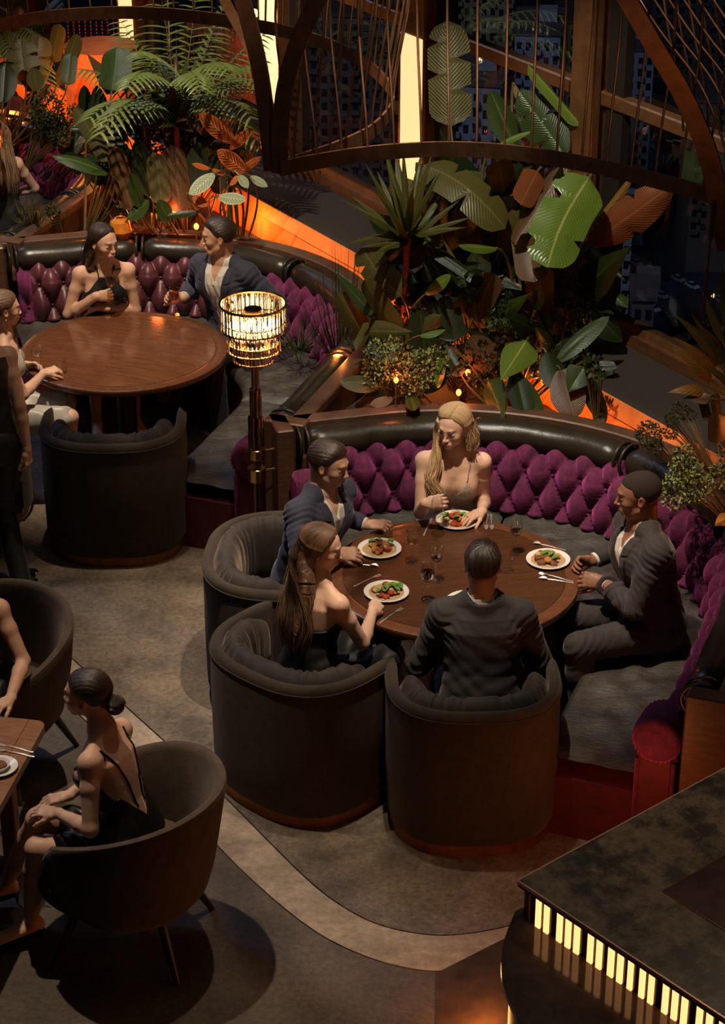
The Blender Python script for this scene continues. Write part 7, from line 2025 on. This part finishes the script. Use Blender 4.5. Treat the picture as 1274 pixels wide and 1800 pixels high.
# ================================================================== hanging bronze cages
ZR = 3.3
def ringcurve(px, n=6): return spline([atz(u, v, ZR) for u, v in px], n)
def cage(name_, label, px, apex, nrods, ext=(), rib=(), bulge=.10, hband=.065, top=2.0, parent_group=None, rod_from=0, lean=.0):
    P = ringcurve(px); c0 = sum(P, Vector()) / len(P); t = thing('hanging_cage', label, 'light sculpture', (c0.x, c0.y, ZR))
    b = MB(); b.ribbon(P, (0, 0, 1), .012, hband); build(b, 'ring_band', 'bronze', t, smooth=False)
    # rods at even steps
    L = [0]
    for i in range(1, len(P)): L.append(L[-1] + (P[i] - P[i - 1]).length)
    ap = Vector(apex)
    for k in range(nrods):
        s = L[-1] * (k + .5) / nrods; i = max(j for j in range(len(L)) if L[j] <= s); i = min(i, len(P) - 2); f = (s - L[i]) / (L[i + 1] - L[i])
        p = P[i].lerp(P[i + 1], f) + Vector((0, 0, hband * .4)); out = (p - ap); out.z = 0; out = out.normalized() if out.length > .01 else Vector((0, 1, 0))
        tp = Vector((ap.x, ap.y, ZR + top)); m1 = p + Vector((0, 0, top * .35)) + out * bulge; m2 = p.lerp(tp, .55); m2.z = ZR + top * .72
        b = MB(); b.tube(spline([p, m1, m2, tp], 7), .0055, 6); build(b, 'rod', 'bronze', t)
    return t
C1 = [(492, 296), (560, 283), (640, 271), (720, 264), (800, 262), (880, 266), (960, 276), (1040, 291), (1120, 309), (1190, 327), (1256, 345)]
c1 = cage('', 'bronze cage of thin rods on a curved band, hanging before the tall leaves', C1, (0.55, 7.6, 0), 17, bulge=.05, top=2.3)
C2 = [(-30, 50), (40, 36), (110, 27), (220, 22), (330, 28), (430, 42), (520, 60), (600, 88), (655, 122), (690, 165), (684, 198), (652, 232), (590, 262), (500, 292)]
c2 = cage('', 'bronze cage of thin rods at the upper left, curving round to the pointed corner', C2, (-0.9, 9.6, 0), 38, bulge=.05, top=2.4)
def rib_band(t, pts, w, h, m='bronze'):
    """curved flat rib through (u, v, y) points"""
    P = spline([at(u, v, y) for u, v, y in pts], 8); b = MB(); b.ribbon(P, (1, -.35, 0), h, w); build(b, 'rib', m, t, smooth=False)
cor = atz(485, 290, ZR)
rib_band(c1, [(492, 305, cor.y), (492, 240, cor.y - .02), (500, 160, cor.y - .06), (520, 85, cor.y - .12), (548, 20, cor.y - .2), (590, -60, cor.y - .3)], .070, .012)
rib_band(c2, [(478, 300, cor.y + .02), (470, 220, cor.y + .04), (458, 130, cor.y + .06), (440, 50, cor.y + .1), (415, -40, cor.y + .15)], .070, .012)
rib_band(c2, [(483, 290, cor.y + .04), (478, 225, cor.y + .12), (466, 160, cor.y + .2), (440, 85, cor.y + .3), (400, 10, cor.y + .42), (380, -40, cor.y + .5)], .045, .012)
cor2 = atz(1256, 345, ZR)
rib_band(c1, [(1278, 440, cor2.y), (1266, 370, cor2.y), (1244, 270, cor2.y - .03), (1202, 170, cor2.y - .08), (1150, 80, cor2.y - .15), (1098, -10, cor2.y - .25), (1060, -70, cor2.y - .3)], .080, .012)
# third cage: long rods fanning at the upper right
t = thing('hanging_cage', 'fan of long bronze rods at the upper right corner', 'light sculpture', tuple(at(1200, 60, 8.3)))
for i in range(9):
    u0 = 1130 + i * 26; b = MB(); b.tube(spline([at(u0 - 45, -20, 8.9 - .05 * i), at(u0 + 8, 60, 8.7 - .05 * i), at(u0 + 75, 150, 8.5 - .05 * i), at(u0 + 118, 260, 8.35 - .05 * i), at(u0 + 135, 360, 8.3 - .05 * i)], 5), .0055, 6); build(b, 'rod', 'bronze', t)
for i in range(6):
    u0 = 1176 + i * 22; b = MB(); b.tube(spline([at(u0 - 12, -20, 9.1), at(u0, 60, 9.05), at(u0 + 18, 150, 9.0), at(u0 + 25, 230, 9.0)], 5), .005, 6); build(b, 'rod', 'bronze', t)
# gold hanging pole at the corner of the ring
t = thing('hanging_pole', 'slim gold pole hanging from the right end of the bronze ring', 'pole', tuple(at(1250, 350, cor2.y)))
b = MB(); b.tube([at(1256, 350, cor2.y), at(1248, 420, cor2.y)], .011, 8); build(b, 'gold_tube', 'brass', t)
b = MB(); b.tube([at(1248, 420, cor2.y), at(1236, 545, cor2.y)], .0055, 8); build(b, 'thin_rod', 'bronze', t)
spot('spot_on_cage', (0.6, 5.2, 4.4), (0.45, 8.8, 3.9), 42, 50, .8, (1.0, .72, .46), .05)  # unseen spots added so the bronze rods and bands glint
spot('spot_on_cage', (-1.4, 7.0, 5.2), (-.6, 10.4, 3.8), 60, 50, .8, (1.0, .66, .40), .05)
# bead curtain behind, upper left, and the orange column
t = thing('orange_column', 'orange lit rough column standing behind the leaves, upper left', 'column', (-2.55, 17.2, 0))
b = MB(); c = at(180, 150, 17.2)
b.lathe([(.30, .5), (.30, at(180, 80, 17.2).z), (.0, at(180, 76, 17.2).z)], c=(c.x, 17.2, 0), n=32); build(b, 'shaft', mat('orange_plaster', (.72, .16, .035), (.5, .1, .025), 14, rough=.8, bump=1.0, bscale=24), t)
point('column_light', (c.x - .1, 16.5, 1.4), 16, ORANGE, .05)
beads = None
for i in range(34):
    u = 118 + i * 10; y = 17.9; p0 = at(u, 20, y); p1 = at(u + random.uniform(-2, 2), 125, y)
    if beads is None:
        b = MB()
        for k in range(26):
            b.blob((0, 0, -k * .030), (.007, .007, .012), nu=6, nv=4)
        beads = build(b, 'bead_string', mat('copper_beads', (.75, .24, .08), rough=.25, metal=.8)); o = beads
        beads['label'] = 'string of copper beads hanging behind the palm, one of a row'; beads['category'] = 'bead string'; beads['group'] = 'row of bead strings hanging behind the palm'
    else:
        o = beads.copy(); C.objects.link(o)
    o.location = p0
# ================================================================== the city below, seen through the windows
GZ = -190.0
MT['asphalt'] = mat('asphalt', (.050, .055, .075), (.036, .040, .056), .02, rough=.9)
MT['city_pale'] = mat('pale_render', (.42, .42, .40), (.34, .34, .33), .1, rough=.9)
MT['city_yellow'] = mat('yellow_render', (.40, .31, .15), (.32, .25, .13), .1, rough=.9)
MT['city_brown'] = mat('brown_render', (.20, .14, .10), (.16, .11, .08), .1, rough=.9)
MT['city_glass'] = mat('far_window_glass', (.012, .016, .025), rough=.3)
MT['city_lit'] = mat('far_lit_window', (1, .7, .4), emit=(1.0, .62, .28), estr=.25)
MT['city_roof'] = mat('far_roof', (.16, .10, .08), (.12, .08, .07), .1, rough=.9)
b = MB(); b.grid([[(x, y, GZ) for y in (120, 1500)] for x in (-700, 700)]); tag(build(b, 'ground', 'asphalt'), 'dark city ground and car park far below', 'ground', kind='structure')
random.seed(21)
WINM = None
def building(label, u0, u1, vt, Y, m, cols, yaw=0.0, depth=22, fl=3.3, balc=True, rows=None):
    p0 = at(u0, vt, Y); p1 = at(u1, vt, Y); w = (p1 - p0).length; zt = p0.z; cx_ = (p0.x + p1.x) / 2
    t = thing('apartment_building', label, 'building', (cx_, Y, GZ), yaw)
    H_ = zt - GZ
    b = MB(); b.box((0, depth / 2, H_ / 2), (w, depth, H_)); build(b, 'walls', m, t, smooth=False, local=True)
    b = MB(); b.box((0, depth / 2, H_ + .4), (w + 1, depth + 1, .8)); build(b, 'roof', 'city_roof', t, smooth=False, local=True)
    b = MB(); b.box((w * .2, depth * .5, H_ + 2), (4, 4, 3.2)); build(b, 'roof_house', m, t, smooth=False, local=True)
    n = rows or int(min(H_, 90) / fl); cw = w / cols
    fr = MB(); fr.box((0, 0, 0), (cw * .52, .35, 1.7)); pm = gm = bm_ = lm = None
    for r in range(n):
        z = H_ - fl * (r + .75)
        for k in range(cols):
            x = -w / 2 + cw * (k + .5); lit = random.random() < .006
            if lit:
                if lm is None: lm = build(MB().box((0, 0, 0), (cw * .52, .35, 1.7)), 'window', 'city_lit', t, smooth=False, local=True); o = lm
                else: o = lm.copy(); C.objects.link(o)
            else:
                if gm is None: gm = build(MB().box((0, 0, 0), (cw * .52, .35, 1.7)), 'window', 'city_glass', t, smooth=False, local=True); o = gm
                else: o = gm.copy(); C.objects.link(o)
            o.location = (x, -.02, z)
            if balc and k % 2 == 0:
                if bm_ is None: bm_ = build(MB().box((0, -.7, -.55), (cw * .9, 1.4, 1.0)), 'balcony', m, t, smooth=False, local=True); q = bm_
                else: q = bm_.copy(); C.objects.link(q)
                q.location = (x, 0, z - .6)
    return t
building('pale apartment block with balconies right of the window post, above the car park', 1062, 1112, 395, 430, 'city_pale', 3, -.12, rows=14)
building('pale blue grey block seen between the rods, upper right of the green leaf', 905, 985, 62, 470, 'city_pale', 5, -.1, rows=16)
building('yellow apartment block at the top, behind the tall olive leaf', 800, 905, -40, 560, 'city_yellow', 7, -.15, rows=16)
building('yellow block right of the tall window post, behind the rods', 1000, 1085, 40, 600, 'city_yellow', 5, .1, rows=14)
building('white block with grouped windows near the upper right', 1088, 1150, 90, 540, 'city_pale', 4, -.1, rows=14)
building('brown block at the top right corner', 1150, 1290, -30, 700, 'city_brown', 7, .1, rows=12)
building('dim block low behind the cage, left of the window post', 760, 880, 150, 430, 'city_pale', 7, -.2, rows=16)
building('dark block behind the crossing rods of the left cage', 540, 690, 30, 520, 'city_brown', 8, -.15, rows=14)
building('dim pale block at the left of the crossing rods', 468, 545, -10, 600, 'city_pale', 4, -.1, rows=12)
building('low brown block under the yellow one, right of the window post', 1112, 1150, 528, 340, 'city_brown', 2, -.1, rows=4, balc=False, depth=10)
building('far dark block over the street, right of the pale apartment block', 1160, 1240, 330, 620, 'city_brown', 5, 0, rows=5, balc=False)
building('dim block behind the fan of rods, cut by the right edge', 1225, 1330, 180, 520, 'city_brown', 6, 0, rows=10)
building('distant block low at the left, behind the palm', 380, 450, -20, 650, 'city_brown', 4, 0, rows=10)
# parked cars
MT['car_a'] = mat('silver_paint', (.42, .44, .48), rough=.3, metal=.3); MT['car_b'] = mat('dark_paint', (.03, .03, .04), rough=.3); MT['car_c'] = mat('white_paint', (.6, .6, .6), rough=.35)
def car(label, p, yaw, m):
    t = thing('car', label, 'car', tuple(p), yaw, None)
    rows = []
    for x, z0, z1, w in ((-2.2, .5, .85, .78), (-2.05, .35, 1.0, .86), (-.6, .32, 1.05, .88), (1.2, .32, 1.0, .88), (2.05, .35, .8, .84), (2.2, .5, .65, .75)):
        rows.append([(x, -w, z0), (x, w, z0), (x, w, z1), (x, -w, z1)])
    b = MB(); b.grid(rows, closev=True); b.f.append((0, 1, 2, 3)); b.f.append((23, 22, 21, 20)); build(b, 'car_body', m, t, local=True)
    rows = [[(x, -w, .98), (x, w, .98), (x, w * .82, z), (x, -w * .82, z)] for x, w, z in ((-1.7, .8, 1.0), (-1.1, .8, 1.42), (.3, .8, 1.45), (1.05, .8, 1.0))]
    b = MB(); b.grid(rows, closev=True); build(b, 'cabin', 'city_glass', t, local=True)
    b = MB(); b.box((-.4, 0, 1.45), (1.3, 1.2, .04)); build(b, 'car_roof', m, t, smooth=False, local=True)
    for sx in (-1.35, 1.35):
        for sy in (-.8, .8):
            b = MB(); b.lathe([(0, -.1), (.32, -.1), (.32, .1), (0, .1)], n=12)
            b.v = [(sx + x, sy + z, .32 + y) for x, y, z in b.v]; build(b, 'wheel', 'black', t, local=True)
r0 = atz(1120, 470, GZ); r1 = atz(1180, 500, GZ); rd = (r1 - r0).normalized(); CY = atan2(rd.y, rd.x)
rows_ = [((1118, 466), 3, 'far row of parked cars'), ((1116, 500), 2, 'row beside the pale block'), ((1148, 546), 3, 'near row of parked cars'), ((1192, 494), 4, 'right hand row')]
ordn = ['first from the left', 'second from the left', 'third from the left', 'fourth from the left', 'fifth from the left']
ci_ = 0
for (uv, n, lab) in rows_:
    s0 = atz(uv[0], uv[1], GZ)
    for k in range(n):
        m, cn = [('car_a', 'silver'), ('car_c', 'white'), ('car_b', 'dark')][(ci_ * 2 + k) % 3 if n != 5 or ci_ else k % 2]
        q = s0 + rd * (5.6 * k)
        car('%s car, %s in the %s' % (cn, ordn[k], lab), q, CY, m)
    ci_ += 1
car('silver car driving alone in the middle of the street far below', atz(1163, 523, GZ), CY, 'car_a')
# the two wide trees of the street
